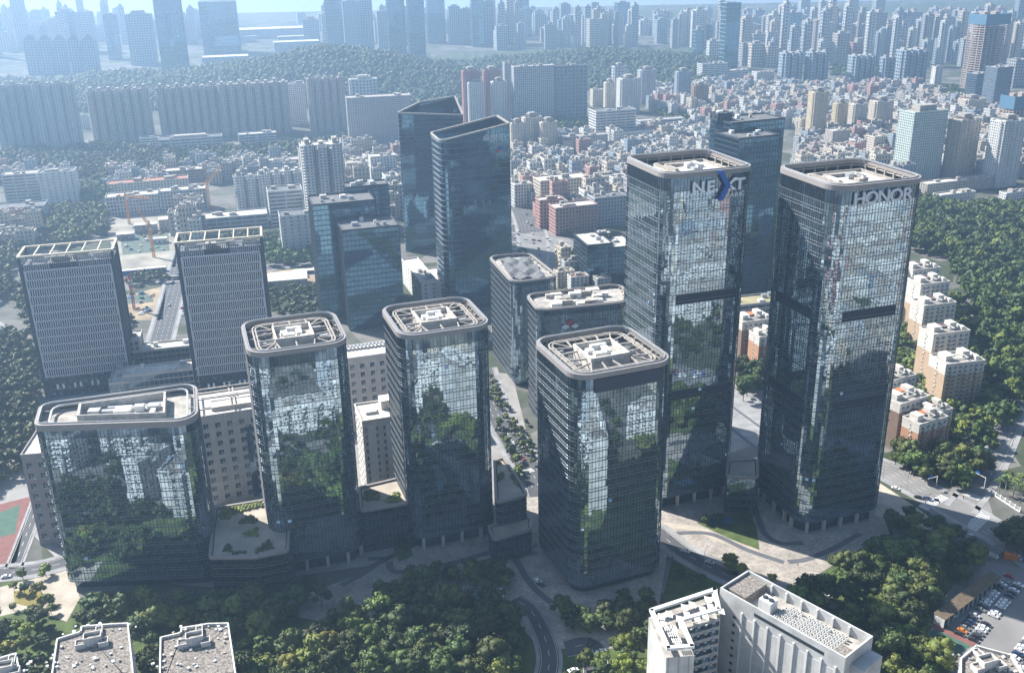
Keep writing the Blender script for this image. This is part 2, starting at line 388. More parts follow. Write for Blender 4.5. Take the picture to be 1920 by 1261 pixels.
    for i, s_ in enumerate(per):
        if s_ >= nx:
            nx = s_ + 6.4
            cm = cm or MB().box((0, 0, 0), (.9, .8, h - para_h - deck_z)).data('screen_column', STEEL)
            link('screen_column', cm, T, loc=(inr[i][0], inr[i][1], deck_z), rz=math.atan2(nn[i][1], nn[i][0]))
    MB().ring(offset(out, -1.2), offset(out, -.8), deck_z + 1.9, deck_z + 2.4).build('screen_rail', STEEL, T)
    if roof == 'trusses':
        r1 = round_poly(sc(.80), r * .62, 2.5); r2 = round_poly(sc(.74), r * .5, 2.5)
        MB().ring(offset(r1, -.32), offset(r1, .32), h - 1.9, h - 1.1).build('ring_beam', STEEL, DK_)
        MB().ring(offset(r2, -.3), offset(r2, .3), h - 1.9, h - 1.2).build('ring_beam', STEEL, DK_)
        core = sc(.40); cz = h + .4
        MB().ring(np.array(sc(.365)), np.array(core), deck_z, cz).build('plant_wall', ROOFL, DK_)
        MB().ngon([[*q, h - 2.2] for q in sc(.37)]).build('plant_deck', ROOFC, DK_)
        k = len(r1); c4 = np.array(core)
        per = np.linspace(0, k, 19)[:-1].astype(int)
        for i in per:
            q = r1[i]; best = min((np.linalg.norm(q - (c4[j] + (c4[(j + 1) % len(c4)] - c4[j]) * s_)), j, s_) for j in range(len(c4)) for s_ in (0, .25, .5, .75))
            e = c4[best[1]] + (c4[(best[1] + 1) % len(c4)] - c4[best[1]]) * best[2]
            MB().bar((*q, h - 1.5), (*e, h - 1.5), .55, .7).build('roof_beam', STEEL, DK_)
        for i in np.linspace(0, k, 13)[:-1].astype(int):
            q = r1[i]; j = np.argmin(np.linalg.norm(out - q, axis=1)); MB().bar((*q, h - 1.6), (*(out[j] - nn[j] * 1.5), h - 1.6), .4).build('roof_strut', STEEL, DK_)
        u, v = P[1] - P[0], P[3] - P[0]
        for (a, b_, sx, sy, sz) in ((-.05, -.08, .12, .06, 2.6), (.06, .02, .06, .14, 2.0), (-.09, .06, .07, .07, 1.6), (.1, -.1, .07, .04, 1.4), (.02, .11, .16, .04, 2.4)):
            q = cen + u * a + v * b_; MB().box((*q, h - 2.2), (np.linalg.norm(u) * sx, np.linalg.norm(v) * sy, sz), math.atan2(u[1], u[0])).build('plant_unit', WHITE, DK_)
        for (a, b_) in ((-.3, -.3), (.3, -.28), (-.3, .3), (.28, .3), (-.33, 0), (.32, .02)):
            q = cen + u * a + v * b_; MB().box((*q, deck_z), (4, 3, 2.2), math.atan2(u[1], u[0])).build('roof_unit', METAL, DK_)
    elif roof == 'platform':
        u, v = P[1] - P[0], P[3] - P[0]; yw = math.atan2(u[1], u[0]); lu, lv = np.linalg.norm(u), np.linalg.norm(v)
        q = cen + v * -.03 + u * .02
        MB().box((*q, deck_z), (lu * .56, lv * .50, 1.9), yw, mt=0).build('plant_base', ROOFL, DK_)
        fr = np.array(rect(q[0], q[1], lu * .56, lv * .5, yw)); MB().ring(q + (fr - q) * .95, fr, deck_z + 1.9, deck_z + 3.2).build('plant_wall', STEEL, DK_)
        for (a, b_, sx, sy, sz) in ((.02, -.16, .1, .08, 1.7), (-.05, .1, .3, .05, 1.5), (.14, .05, .05, .18, 1.4), (-.18, -.02, .04, .2, 1.2), (.0, -.02, .07, .06, 2.4), (.07, -.06, .05, .05, 1.6)):
            w_ = cen + u * a + v * b_; MB().box((*w_, deck_z + 1.9), (lu * sx, lv * sy, sz), yw).build('plant_unit', [STEEL, METAL, WHITE][rng.randrange(3)], DK_)
        for (a, b_, sx, sy) in ((-.36, .1, .05, .3), (.35, .1, .05, .4), (.05, .36, .5, .04), (.2, -.36, .25, .04)):
            w_ = cen + u * a + v * b_; MB().box((*w_, deck_z), (lu * sx, lv * sy, 1.1), yw).build('roof_kerb', ROOFL, DK_)
        w_ = cen + u * .03 - v * .18
        cr = MB(); cr.box((*w_, deck_z), (1.6, 1.6, 5.2), yw).bar((*w_, deck_z + 5), (w_[0] - 6, w_[1] - 2, deck_z + 6.5), .5); cr.build('cleaning_crane', WHITE, DK_)
    T['_h'] = h
    return T, out, fh
YG = R(18.0)                                  # street grid of the glass towers
def corners_centre(pxs, z):
    g = np.array([G(x, y, z)[:2] for x, y in pxs]); return g.mean(0)
SQ = lambda s, d=None: [(-s / 2, -(d or s) / 2), (s / 2, -(d or s) / 2), (s / 2, (d or s) / 2), (-s / 2, (d or s) / 2)]
def to_local(T, p):
    c, s_ = math.cos(-T.rotation_euler[2]), math.sin(-T.rotation_euler[2]); x, y = p[0] - T.location[0], p[1] - T.location[1]
    return np.array([x * c - y * s_, x * s_ + y * c])
front = lambda o: (o[:, 1] < o[:, 1].min() + 2.0) & (np.abs(o[:, 0]) < 16)
frontleft = lambda o: ((o[:, 1] < o[:, 1].min() + .8) & (np.abs(o[:, 0]) < 14)) | ((o[:, 0] < o[:, 0].min() + .8) & (np.abs(o[:, 1]) < 14))
# tall pair on the right
cH = corners_centre([(1467, 310), (1566, 347), (1726, 330), (1615, 300)], 175)
TH, oH, _ = glass_tower('office_tower', 'tall dark glass tower with grey block letters under its parapet, rightmost of the glass towers', SQ(48.5), YG, cH, 175, 32, 9, roof='platform', dark_bands=(12, 21), band_sel=frontleft)
cN = corners_centre([(1177, 294), (1250, 323), (1407, 309), (1325, 282)], 176)
TN, oN, _ = glass_tower('office_tower', 'tall dark glass tower carrying the white sign with a blue arrow', SQ(47), YG, cN, 176, 32, 8, roof='platform', dark_bands=(11, 21), band_sel=front)
# three lower ones in front
c4 = corners_centre([(1006, 639), (1075, 705), (1257, 666), (1170, 610)], 108.7)
T4, o4, _ = glass_tower('office_tower', 'glass tower with roof trusses and a blank navy panel under its parapet, nearest the camera', SQ(47), YG + R(3), c4, 108.7, 20, 8.5, crown=7.5, lobby=4.5, columns=False)
c3 = corners_centre([(716, 573), (750, 633), (917, 607), (873, 553)], 112.7)
T3, o3, _ = glass_tower('office_tower', 'middle glass tower with steel roof trusses, between two roof gardens', SQ(43), YG + R(1), c3, 112.7, 21, 8.5, crown=7.5)
c2 = corners_centre([(450, 600), (465, 668), (650, 637), (628, 582)], 113.3)
T2, o2, _ = glass_tower('office_tower', 'glass tower with steel roof trusses, right of the low wide trapezoid block', SQ(43), YG, c2, 113.3, 21, 8.5, crown=7.5)
# navy sign panel on the nearest tower
o = MB(); o.box((1.5, -47 / 2 - .45, 108.7 - 8.6), (32, .5, 6.0)); o.build('sign_panel', LOUV, T4, label='blank navy panel below the parapet')
# wide trapezoid block, far left
h1 = 85.0
q1 = np.array([G(x, y, h1)[:2] for x, y in ((64, 797), (370, 787), (368, 716), (76, 756))]); c1 = q1.mean(0)
T1, o1, _ = glass_tower('office_block', 'low wide trapezoid glass block with rounded corners at the left end', [tuple(v - c1) for v in q1], 0.0, c1, h1, 16, [4.5, 8, 8, 5.5], crown=7, roof='none', lobby=4.5, columns=False, para_h=3.0)
P1 = q1 - c1; dz1 = h1 - 7 + 3.4; cen = P1.mean(0) + np.array([4, 0])
wl = [cen + (v - cen) * .55 for v in P1]; MB().ring(np.array([cen + (v - cen) * .52 for v in P1]), np.array(wl), dz1, h1 + .8).build('plant_wall', ROOFL, T1)
MB().ngon([[*q, h1 - 2.4] for q in [cen + (v - cen) * .525 for v in P1]]).build('plant_deck', ROOFC, T1)
r1 = round_poly([cen + (v - cen) * .86 for v in P1], 5, 3); MB().ring(offset(r1, -.4), offset(r1, .4), h1 - 1.6, h1 - .8).build('ring_beam', METAL, T1)
for a, b_, sx, sy, sz in ((-14, -2, 5, 4, 2.4), (-8, -1, 6, 2, 1.6), (-2, 0, 7, 6, 1.8), (5, 1.5, 4, 3, 2.6), (11, 3, 5, 4, 2.2), (12, -3, 2, 7, 1.5), (3, -5, 6, 1.5, 1.2), (-6, 3.5, 8, 1.2, 1.2)):
    MB().box((cen[0] + a, cen[1] + b_, h1 - 2.4), (sx, sy, sz), .1).build('plant_unit', [WHITE, METAL][rng.randrange(2)], T1)
for i in range(0, len(r1), 4):
    j = np.argmin(np.linalg.norm(o1 - r1[i], axis=1)); MB().bar((*r1[i], h1 - 1.3), (*(o1[j] - normals(o1)[j] * 1.4), h1 - 1.3), .4).build('roof_strut', STEEL, T1)
# lettering ----------------------------------------------------------
def text_part(body, size, mat, parent, loc, rot, extr=.35, off=.0, name='lettering', label=None, sx=1.0, align='CENTER', space=1.0):
    cu = bpy.data.curves.new('lettering', 'FONT'); cu.body = body; cu.size = size; cu.extrude = extr; cu.offset = off; cu.align_x = align; cu.space_character = space
    t = bpy.data.objects.new('tmp', cu); COL.objects.link(t); bpy.context.view_layer.update()
    me = bpy.data.meshes.new_from_object(t.evaluated_get(bpy.context.evaluated_depsgraph_get())); bpy.data.objects.remove(t)
    me.materials.clear(); me.materials.append(mat)
    o = link(name, me, parent, label=label); o.location = loc; o.rotation_euler = rot; o.scale = (sx, 1, 1); return o
SIGNW = plain('sign_white', (.86, .87, .88), .5, .03)
SIGNG = plain('sign_grey', (.66, .67, .70), .4, .04)
SIGNB = plain('sign_blue', (.01, .10, .42), .4, .05)
def letters(body, x, adv, z, size, mat, parent, y, off, extr=.35, sx=1.0):
    for i, ch in enumerate(body): text_part(ch, size, mat, parent, (x + i * adv, y, z), (math.pi / 2, 0, 0), extr, off, 'letter', sx=sx)
for ch_, x_ in zip('HONOR', (-12.2, -6.0, .4, 6.8, 12.8)): letters(ch_, x_, 0, 175 - 8.6, 7.6, SIGNG, TH, -25.2, .15, .35, 1.14)
yN = -47 / 2 - .9
letters('NE', -7.0, 6.4, 176 - 9.8, 7.6, SIGNW, TN, yN, .17, .35, 1.12)
letters('T', 14.6, 1, 176 - 9.8, 7.6, SIGNW, TN, yN, .17, .35, 1.2)
letters('PARK', 8.6, 2.35, 176 - 13.2, 3.0, SIGNW, TN, yN, .05, .2, 1.05)
def flat_sign(pts, y, th, mat, parent, label, name='sign_stroke'):
    mb = MB(); a = np.array([[p[0], y, p[1]] for p in pts]); b = a + [0, -th, 0]; k = len(a); j = (np.arange(k) + 1) % k
    mb.ngon(b).ngon(a[::-1]); mb.quads(np.stack([a, a[j], b[j], b], 1)); return mb.build(name, mat, parent, label=label)
zN = 176.0
flat_sign([(2.2, zN - .2), (4.6, zN - .2), (9.2, zN - 7.2), (5.6, zN - 14.2), (3.2, zN - 14.2), (6.6, zN - 7.2)], yN - .35, .9, SIGNB, TN, 'blue arrow stroke of the X')
flat_sign([(8.3, zN - 7.0), (11.2, zN - 4.1), (13.2, zN - 4.1), (9.6, zN - 7.2), (12.8, zN - 9.8), (10.6, zN - 9.8)], yN - .1, .5, SIGNW, TN, 'white stroke of the X')
# ------------------------------------------------------------------ ground, roads, paving
g = MB(); g.quads([[(-9000, -3500, 0), (9000, -3500, 0), (9000, 15000, 0), (-9000, 15000, 0)]])
structure('ground', g, ground_mat('city_ground', [(.045, .06, .03), (.075, .085, .06), (.13, .128, .12), (.19, .182, .165)], .03))
KERB = plain('kerb_stone', (.42, .40, .37), .8, .1)
def road(name, pxs, wid, z=.05, mat=None, lanes=2, kerb=True, walk=3.0, dash=True, smooth=True):
    o, gl = ribbon(name, pxs, wid, mat or ASPH, z, smooth=smooth)
    if walk:
        for s_ in (1, -1):
            l, r = strip_poly(gl, wid + .3 + walk); p = l if s_ > 0 else r; a, b = strip_poly(p, walk)
            f = lambda q, zz: np.c_[q, np.full(len(q), zz)]
            m = MB(); m.quads(np.stack([f(a, .17)[:-1], f(b, .17)[:-1], f(b, .17)[1:], f(a, .17)[1:]], 1))
            for e in (a, b): m.quads(np.stack([f(e, 0)[:-1], f(e, 0)[1:], f(e, .17)[1:], f(e, .17)[:-1]], 1))
            structure('pavement', m, PAVEG)
    if dash:
        d = np.r_[0, np.cumsum(np.linalg.norm(np.diff(gl, axis=0), axis=1))]; m = MB(); s_ = 2.0
        at = lambda t: np.array([np.interp(t, d, gl[:, 0]), np.interp(t, d, gl[:, 1])])
        while s_ < d[-1] - 5:
            a, b = at(s_), at(s_ + 3.5); t = (b - a) / max(1e-6, np.linalg.norm(b - a)); n = np.array([-t[1], t[0]])
            for k in range(1, lanes):
                off = n * (wid * (k / lanes - .5)); q = [a + off + n * .1, a + off - n * .1, b + off - n * .1, b + off + n * .1]; m.quads([[[*v, z + .02] for v in q]])
            s_ += 9.0
        for sg in (-1, 1):
            l, r = strip_poly(gl, wid - .9); e = l if sg > 0 else r; a, b = strip_poly(e, .16); f = lambda q: np.c_[q, np.full(len(q), z + .02)]
            m.quads(np.stack([f(a)[:-1], f(b)[:-1], f(b)[1:], f(a)[1:]], 1))
        if m.n: structure('road_marking', m, LINE)
    return gl
def crosswalk(p0, p1, wid=4.5, n=10, z=.12):
    a = G(*p0)[:2]; b = G(*p1)[:2]; t = (b - a); L = np.linalg.norm(t); t /= L; nn = np.array([-t[1], t[0]]); m = MB()
    for i in range(n):
        c = a + t * L * (i + .5) / n; h_ = L / n * .27; m.quads([[[*(c + t * h_ + nn * wid / 2), z], [*(c - t * h_ + nn * wid / 2), z], [*(c - t * h_ - nn * wid / 2), z], [*(c + t * h_ - nn * wid / 2), z]]])
    structure('crosswalk', m, LINE)
sheet('plaza', [(395, 1128), (560, 1118), (690, 1070), (1000, 905), (1290, 880), (1420, 870), (1650, 945), (1668, 1000), (1560, 1060), (1480, 1110), (1420, 1075), (1255, 1010), (1235, 1140), (1180, 1215), (1010, 1215), (960, 1150), (940, 1120), (640, 1170)], PAVE, .03)
sheet('lawn', [(-40, 1300), (-40, 1080), (60, 1075), (140, 1120), (520, 1140), (640, 1165), (960, 1130), (1010, 1215), (1200, 1215), (1240, 1130), (1260, 1050), (1480, 1120), (1560, 1060), (1700, 1000), (1830, 1045), (1720, 1180), (1790, 1300)], GRASS, .015)
sheet('park_paving', [(0, 1100), (60, 1085), (130, 1065), (150, 1120), (125, 1165), (60, 1140), (0, 1155)], PAVEC, .05)
sheet('lawn', [(25, 1108), (70, 1100), (95, 1128), (60, 1138), (28, 1130)], plain('dry_lawn', (.20, .17, .05), .95, .3, .2), .08)
sheet('service_yard', [(-60, 760), (90, 740), (260, 705), (520, 700), (700, 690), (960, 700), (1010, 900), (690, 1060), (400, 1100), (140, 1080), (60, 1000), (-60, 1040)], plain('yard_concrete', (.27, .26, .25), .9, .2, .08), .02)
# dark bands in the plaza paving
for nm, pts, wd in (('paving_band', [(640, 1097), (683, 1073), (715, 1050), (716, 1046), (690, 1047)], 3.2), ('paving_band', [(730, 1052), (733, 1066), (752, 1072), (790, 1068), (840, 1057), (912, 1037), (940, 1031), (1008, 1022)], 3.4), ('paving_band', [(1008, 1036), (980, 1040), (968, 1047), (975, 1062), (1000, 1100), (1035, 1130)], 3.2), ('paving_band', [(1413, 945), (1422, 972), (1436, 1002), (1465, 1018), (1506, 1017)], 3.2), ('paving_band', [(1478, 1053), (1512, 1048), (1562, 1028), (1612, 1000)], 3.2), ('paving_band', [(1250, 1000), (1330, 1000), (1400, 1030), (1470, 1054)], 3.0)):
    ribbon(nm, pts, wd, BAND, .06)
ribbon('bright_path', [(1244, 984), (1300, 990), (1350, 1010), (1420, 1035)], 5, PAVEC, .045)
sheet('pond_lawn', [(1306, 980), (1340, 962), (1400, 962), (1418, 985), (1424, 1030), (1370, 1010)], GRASS, .07)
sheet('pond', [(1330, 972), (1372, 966), (1375, 980), (1338, 986)], mirror_glass('pond_water', (.12, .22, .26), .04, .6, .0), .09)
sheet('lawn', [(734, 1018), (768, 1012), (774, 1042), (748, 1052)], GRASS, .07)
# roads
road('road', [(-60, 1078), (60, 1068), (140, 1048)], 9, lanes=2)
road('road', [(1225, 990), (1290, 1040), (1380, 1085), (1470, 1118), (1560, 1150)], 9, lanes=2)
road('road', [(1010, 1320), (1030, 1230), (1000, 1150), (965, 1122)], 7.5, lanes=2, walk=1.6)
road('road', [(1120, 1320), (1110, 1215), (1060, 1215)], 11, lanes=2, walk=0)
sheet('pavement', [(1640, 965), (1650, 905), (1735, 962), (1760, 995), (1690, 985)], PAVEC, .045)
sheet('junction', [(1722, 945), (1790, 912), (1850, 925), (1862, 965), (1820, 1012), (1775, 985)], ASPHL, .085)
G1 = road('road', [(1560, 842), (1660, 880), (1780, 945), (1880, 1005), (1990, 1080)], 17, .05, ASPHL, lanes=5, smooth=False)
G2 = road('road', [(1800, 955), (1850, 890), (1892, 800), (1925, 720), (1960, 640)], 10, .06, ASPHL, lanes=3)
crosswalk((1729, 953), (1772, 930), 5, 13); crosswalk((1803, 922), (1838, 935), 5, 12); crosswalk((1812, 1000), (1850, 962), 6, 14); crosswalk((1535, 1105), (1558, 1122), 4, 8)
road('road', [(905, 690), (935, 780), (975, 850), (1003, 895), (1015, 930)], 14, lanes=4); crosswalk((967, 890), (1000, 880), 4, 9)
road('road', [(300, 640), (318, 575), (332, 520), (345, 470)], 16, lanes=4)
road('road', [(120, 520), (330, 522), (520, 500), (600, 480)], 14, lanes=4)
road('road', [(-40, 860), (30, 760), (60, 690), (30, 640), (-30, 600)], 9, lanes=2)
road('road', [(25, 1065), (50, 1000), (80, 915), (95, 850)], 6, lanes=2, walk=1.2)
road('boulevard', [(955, 640), (985, 540), (1000, 460), (985, 400), (960, 370)], 26, lanes=7)
road('boulevard', [(880, 430), (1000, 452), (1110, 470), (1180, 520)], 24, lanes=6)
sheet('junction', [(965, 440), (1060, 430), (1085, 480), (1045, 510), (975, 480)], ASPHL, .075)
sheet('sports_court', [(-60, 960), (58, 930), (30, 1055), (-60, 1060)], plain('court_red', (.19, .085, .075), .9, .15), .05)
sheet('sports_pitch', [(-60, 985), (38, 945), (28, 1000), (-60, 1020)], plain('court_green', (.06, .12, .09), .9, .15), .08)
sheet('building_site', [(232, 555), (312, 535), (305, 600), (240, 600)], SOIL, .05); sheet('site_net', [(236, 556), (285, 550), (288, 566), (240, 570)], plain('site_net', (.085, .115, .095), .9, .7, .5), .09)
sheet('building_site', [(190, 400), (330, 385), (330, 500), (225, 510)], plain('site_ground', (.28, .26, .22), .95, .35, .05), .05); sheet('site_net', [(225, 440), (315, 428), (318, 470), (230, 478)], plain('site_net', (.085, .115, .095), .9, .7, .5), .09)
sheet('building_site', [(495, 510), (600, 500), (605, 540), (500, 550)], SOIL, .05)
sheet('parking_lot', [(1735, 1190), (1850, 1052), (1990, 1075), (1990, 1330), (1830, 1330)], ASPHL, .03)
sheet('basketball_court', [(1738, 1190), (1768, 1165), (1822, 1210), (1800, 1225), (1742, 1225)], plain('court_green', (.06, .12, .09), .9, .15), .06); sheet('court_edge', [(1734, 1168), (1742, 1162), (1830, 1206), (1824, 1212)], plain('court_red', (.19, .085, .075), .9, .15), .09)
sheet('forecourt', [(1372, 720), (1430, 700), (1430, 830), (1366, 850)], PAVEG, .04); ribbon('paving_band', [(1368, 800), (1430, 850)], 2.5, BAND, .07); ribbon('paving_band', [(1370, 760), (1432, 805)], 2.0, BAND, .07)
# wooded hills
def hill(name, pts, yb, depth, seed):
    """pts: photo pixels of the crest line"""
    D0 = G(960, yb)[1]; xs = []; m = MB(); rows = []
    n = 60; px = np.linspace(pts[0][0], pts[-1][0], n); py = np.interp(px, [p[0] for p in pts], [p[1] for p in pts])
    prof = [(0, 0), (.2, .25), (.4, .6), (.6, .9), (.75, 1.0), (.9, .9), (1.2, .5), (1.6, 0)]
    for t, f in prof:
        row = []
        for x, y in zip(px, py):
            D = D0 + depth * t; Dc = D0 + depth * .75; r = MW @ np.array([x - CX, y - CY, F]); zc = max(3.0, HC + r[2] / r[1] * Dc); lat = r[0] / r[1] * D
            row.append([lat, D, max(-.5, zc * f + (nr.normal(0, 2.2) if 0 < f < 1 else 0)) if f else -.5])
        rows.append(row)
    v = np.array(rows); q = np.stack([v[:-1, :-1], v[:-1, 1:], v[1:, 1:], v[1:, :-1]], 2).reshape(-1, 4, 3); m.quads(q); o = structure(name, m, plain('hill_ground', (.05, .075, .035), .95, .3, .01)); return v
HILL = [hill('hill', [(100, 168), (160, 146), (250, 142), (330, 142), (420, 128), (500, 116), (560, 100), (620, 91), (680, 98), (740, 108), (800, 120), (880, 136), (960, 150)], 196, 420, 1), hill('hill', [(760, 150), (850, 130), (920, 118), (1000, 112), (1100, 100), (1200, 103), (1290, 112), (1350, 140)], 172, 520, 2)]
fr = hill('hills', [(1180, 47), (1280, 40), (1400, 36), (1520, 38), (1600, 30), (1700, 34), (1800, 24), (1900, 30), (1990, 26)], 50, 600, 3)
b_ = MB(); b_.quads([[(-9000, 4750, .5), (9000, 4750, .5), (9000, 14900, .5), (-9000, 14900, .5)]]); structure('bay', b_, mirror_glass('bay_sky_mirror', (.75, .80, .85), .18, .7, .0))  # pale reflecting water added so the far strip brightens like sky
# ------------------------------------------------------------------ ordinary buildings
FOOT = []            # (x, y, radius) of everything already standing
LM = []              # landmarks for descriptions: (photo x, photo y, phrase)
def facade(W, p0, p1, z0, z1, nx, nz, dep, pier, band, m=0):
    """wall of piers and floor bands standing proud of the glass core; the gaps are the windows"""
    p0 = np.array(p0, float); p1 = np.array(p1, float); t = p1 - p0; L = np.linalg.norm(t); t /= L; n = np.array([t[1], -t[0]])
    a3 = lambda u, o, z: np.c_[p0[0] + t[0] * u + n[0] * o, p0[1] + t[1] * u + n[1] * o, z]
    zb = np.linspace(z0, z1, nz + 1); lo = np.clip(zb - band * .35, z0, z1); hi = np.clip(zb + band * .65, z0, z1)
    k = nz + 1; o = np.ones(k); zz = np.zeros(k)
    q = lambda u0, u1, o0, o1, za, zc: None
    u0, u1 = zz, o * L
    W.quads(np.stack([a3(u0, o * dep, lo), a3(u1, o * dep, lo), a3(u1, o * dep, hi), a3(u0, o * dep, hi)], 1), m)
    W.quads(np.stack([a3(u0, zz, hi), a3(u0, o * dep, hi), a3(u1, o * dep, hi), a3(u1, zz, hi)], 1), m)
    W.quads(np.stack([a3(u0, zz, lo), a3(u0, o * dep, lo), a3(u1, o * dep, lo), a3(u1, zz, lo)], 1), m)
    if nx > 0 and pier > 0:
        uc = np.linspace(0, L, nx + 1); ul = np.clip(uc - pier / 2, 0, L); uh = np.clip(uc + pier / 2, 0, L); k = nx + 1; o = np.ones(k); zz = np.zeros(k); d = dep + .05
        W.quads(np.stack([a3(ul, o * d, o * z0), a3(uh, o * d, o * z0), a3(uh, o * d, o * z1), a3(ul, o * d, o * z1)], 1), m)
        W.quads(np.stack([a3(ul, zz, o * z0), a3(ul, o * d, o * z0), a3(ul, o * d, o * z1), a3(ul, zz, o * z1)], 1), m)
        W.quads(np.stack([a3(uh, o * d, o * z0), a3(uh, zz, o * z0), a3(uh, zz, o * z1), a3(uh, o * d, o * z1)], 1), m)
STY = {  # floor height, bay, depth, pier share, band share
 'resi': (3.0, 3.3, .45, .46, .50), 'far': (6.0, 6.5, .6, .40, .42), 'ribbon': (3.8, 14, .5, .06, .52), 'grid': (3.7, 3.4, .55, .36, .38),
 'glass': (4.0, 3.0, .12, .06, .16), 'village': (3.1, 3.6, .35, .55, .52), 'blank': (3.4, 7.0, .3, .70, .60), 'vert': (3.6, 2.6, .6, .42, .22), 'farglass': (9, 8, .3, .08, .12)}
def volume(W, C, Rf, x, y, wd, dp, yaw, z0, z1, sty, par=1.1, faces=(0, 1, 2, 3), endblank=False, mw=0):
    fl, bay, dep, ps, bs = STY[sty]; p = rect(x, y, wd - 2 * dep, dp - 2 * dep, yaw)
    C.prism(p, z0, z1 - .5, 0, False); nz = max(1, int(round((z1 - par - z0) / fl))); zt = z1 - par
    for i in faces:
        a, b = p[i], p[(i + 1) % 4]; L = np.linalg.norm(b - a); nx = max(1, int(round(L / bay))); bw = L / nx; st = 1.0
        if endblank and i in (1, 3): facade(W, a, b, z0, zt, max(1, nx // 4), nz, dep, L / max(1, nx // 4) * .86, (zt - z0) / nz * bs, mw)
        else: facade(W, a, b, z0, zt, nx, nz, dep, bw * ps, (zt - z0) / nz * bs, mw)
    o = rect(x, y, wd + .14, dp + .14, yaw); i_ = rect(x, y, wd - .7, dp - .7, yaw)
    W.ring(i_, o, zt - .5, z1, mw); Rf.ngon(np.c_[i_, np.full(4, zt - .05)])
PLANT = [WHITE, METAL, ROOFL]
def finish(T, W, C, Rf, X, wall, win, roof, trim=None):
    W.build('wall', [wall] + ([trim] if trim else []), T)
    C.build('window_glazing', win, T)
    ro = Rf.build('roof', roof, T)
    if X.n: X.build('roof_plant', [ROOFC], ro, kind='stuff')
def yaw_at(deg): return R(deg)
def place(xl, xr, yt, yb, ratio, yaw):
    xm = (xl + xr) / 2; h = HGT(xm, yt, yb); g = G(xm, yt, h); al = math.atan2(g[0], g[1]); dist = math.hypot(g[0], g[1])
    depth = (MW.T @ (g - np.array([0, 0, HC])))[2]; wp = (xr - xl) / F * depth / 1.0; th = yaw + al
    wd = wp / (abs(math.cos(th)) + ratio * abs(math.sin(th))); dp = wd * ratio
    c = g[:2] + g[:2] / dist * (dp * abs(math.cos(th)) + wd * abs(math.sin(th))) * .4
    return c, wd, dp, h
def tone(c, v=.06): return tuple(min(.85, max(.02, q * (1 + rng.uniform(-v, v)))) for q in c)
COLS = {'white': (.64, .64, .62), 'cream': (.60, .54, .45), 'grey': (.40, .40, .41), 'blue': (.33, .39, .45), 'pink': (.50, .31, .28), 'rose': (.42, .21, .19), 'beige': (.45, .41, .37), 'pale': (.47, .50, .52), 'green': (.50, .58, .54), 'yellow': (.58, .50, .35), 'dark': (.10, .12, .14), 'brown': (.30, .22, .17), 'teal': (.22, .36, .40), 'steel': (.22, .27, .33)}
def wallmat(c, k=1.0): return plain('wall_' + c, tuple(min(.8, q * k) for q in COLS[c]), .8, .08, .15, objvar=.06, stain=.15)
def roof_clutter(X, wd, dp, z, yaw, n, big=False):
    for _ in range(n):
        s_ = rng.uniform(2, 5) * (1.5 if big else 1); c, q = math.cos(yaw), math.sin(yaw); u = rng.uniform(-.34, .34) * wd; v = rng.uniform(-.3, .3) * dp
        X.box((u * c - v * q, u * q + v * c, z), (s_ * rng.uniform(.8, 1.6), s_ * rng.uniform(.6, 1.1), rng.uniform(1.5, 4.2)), yaw)
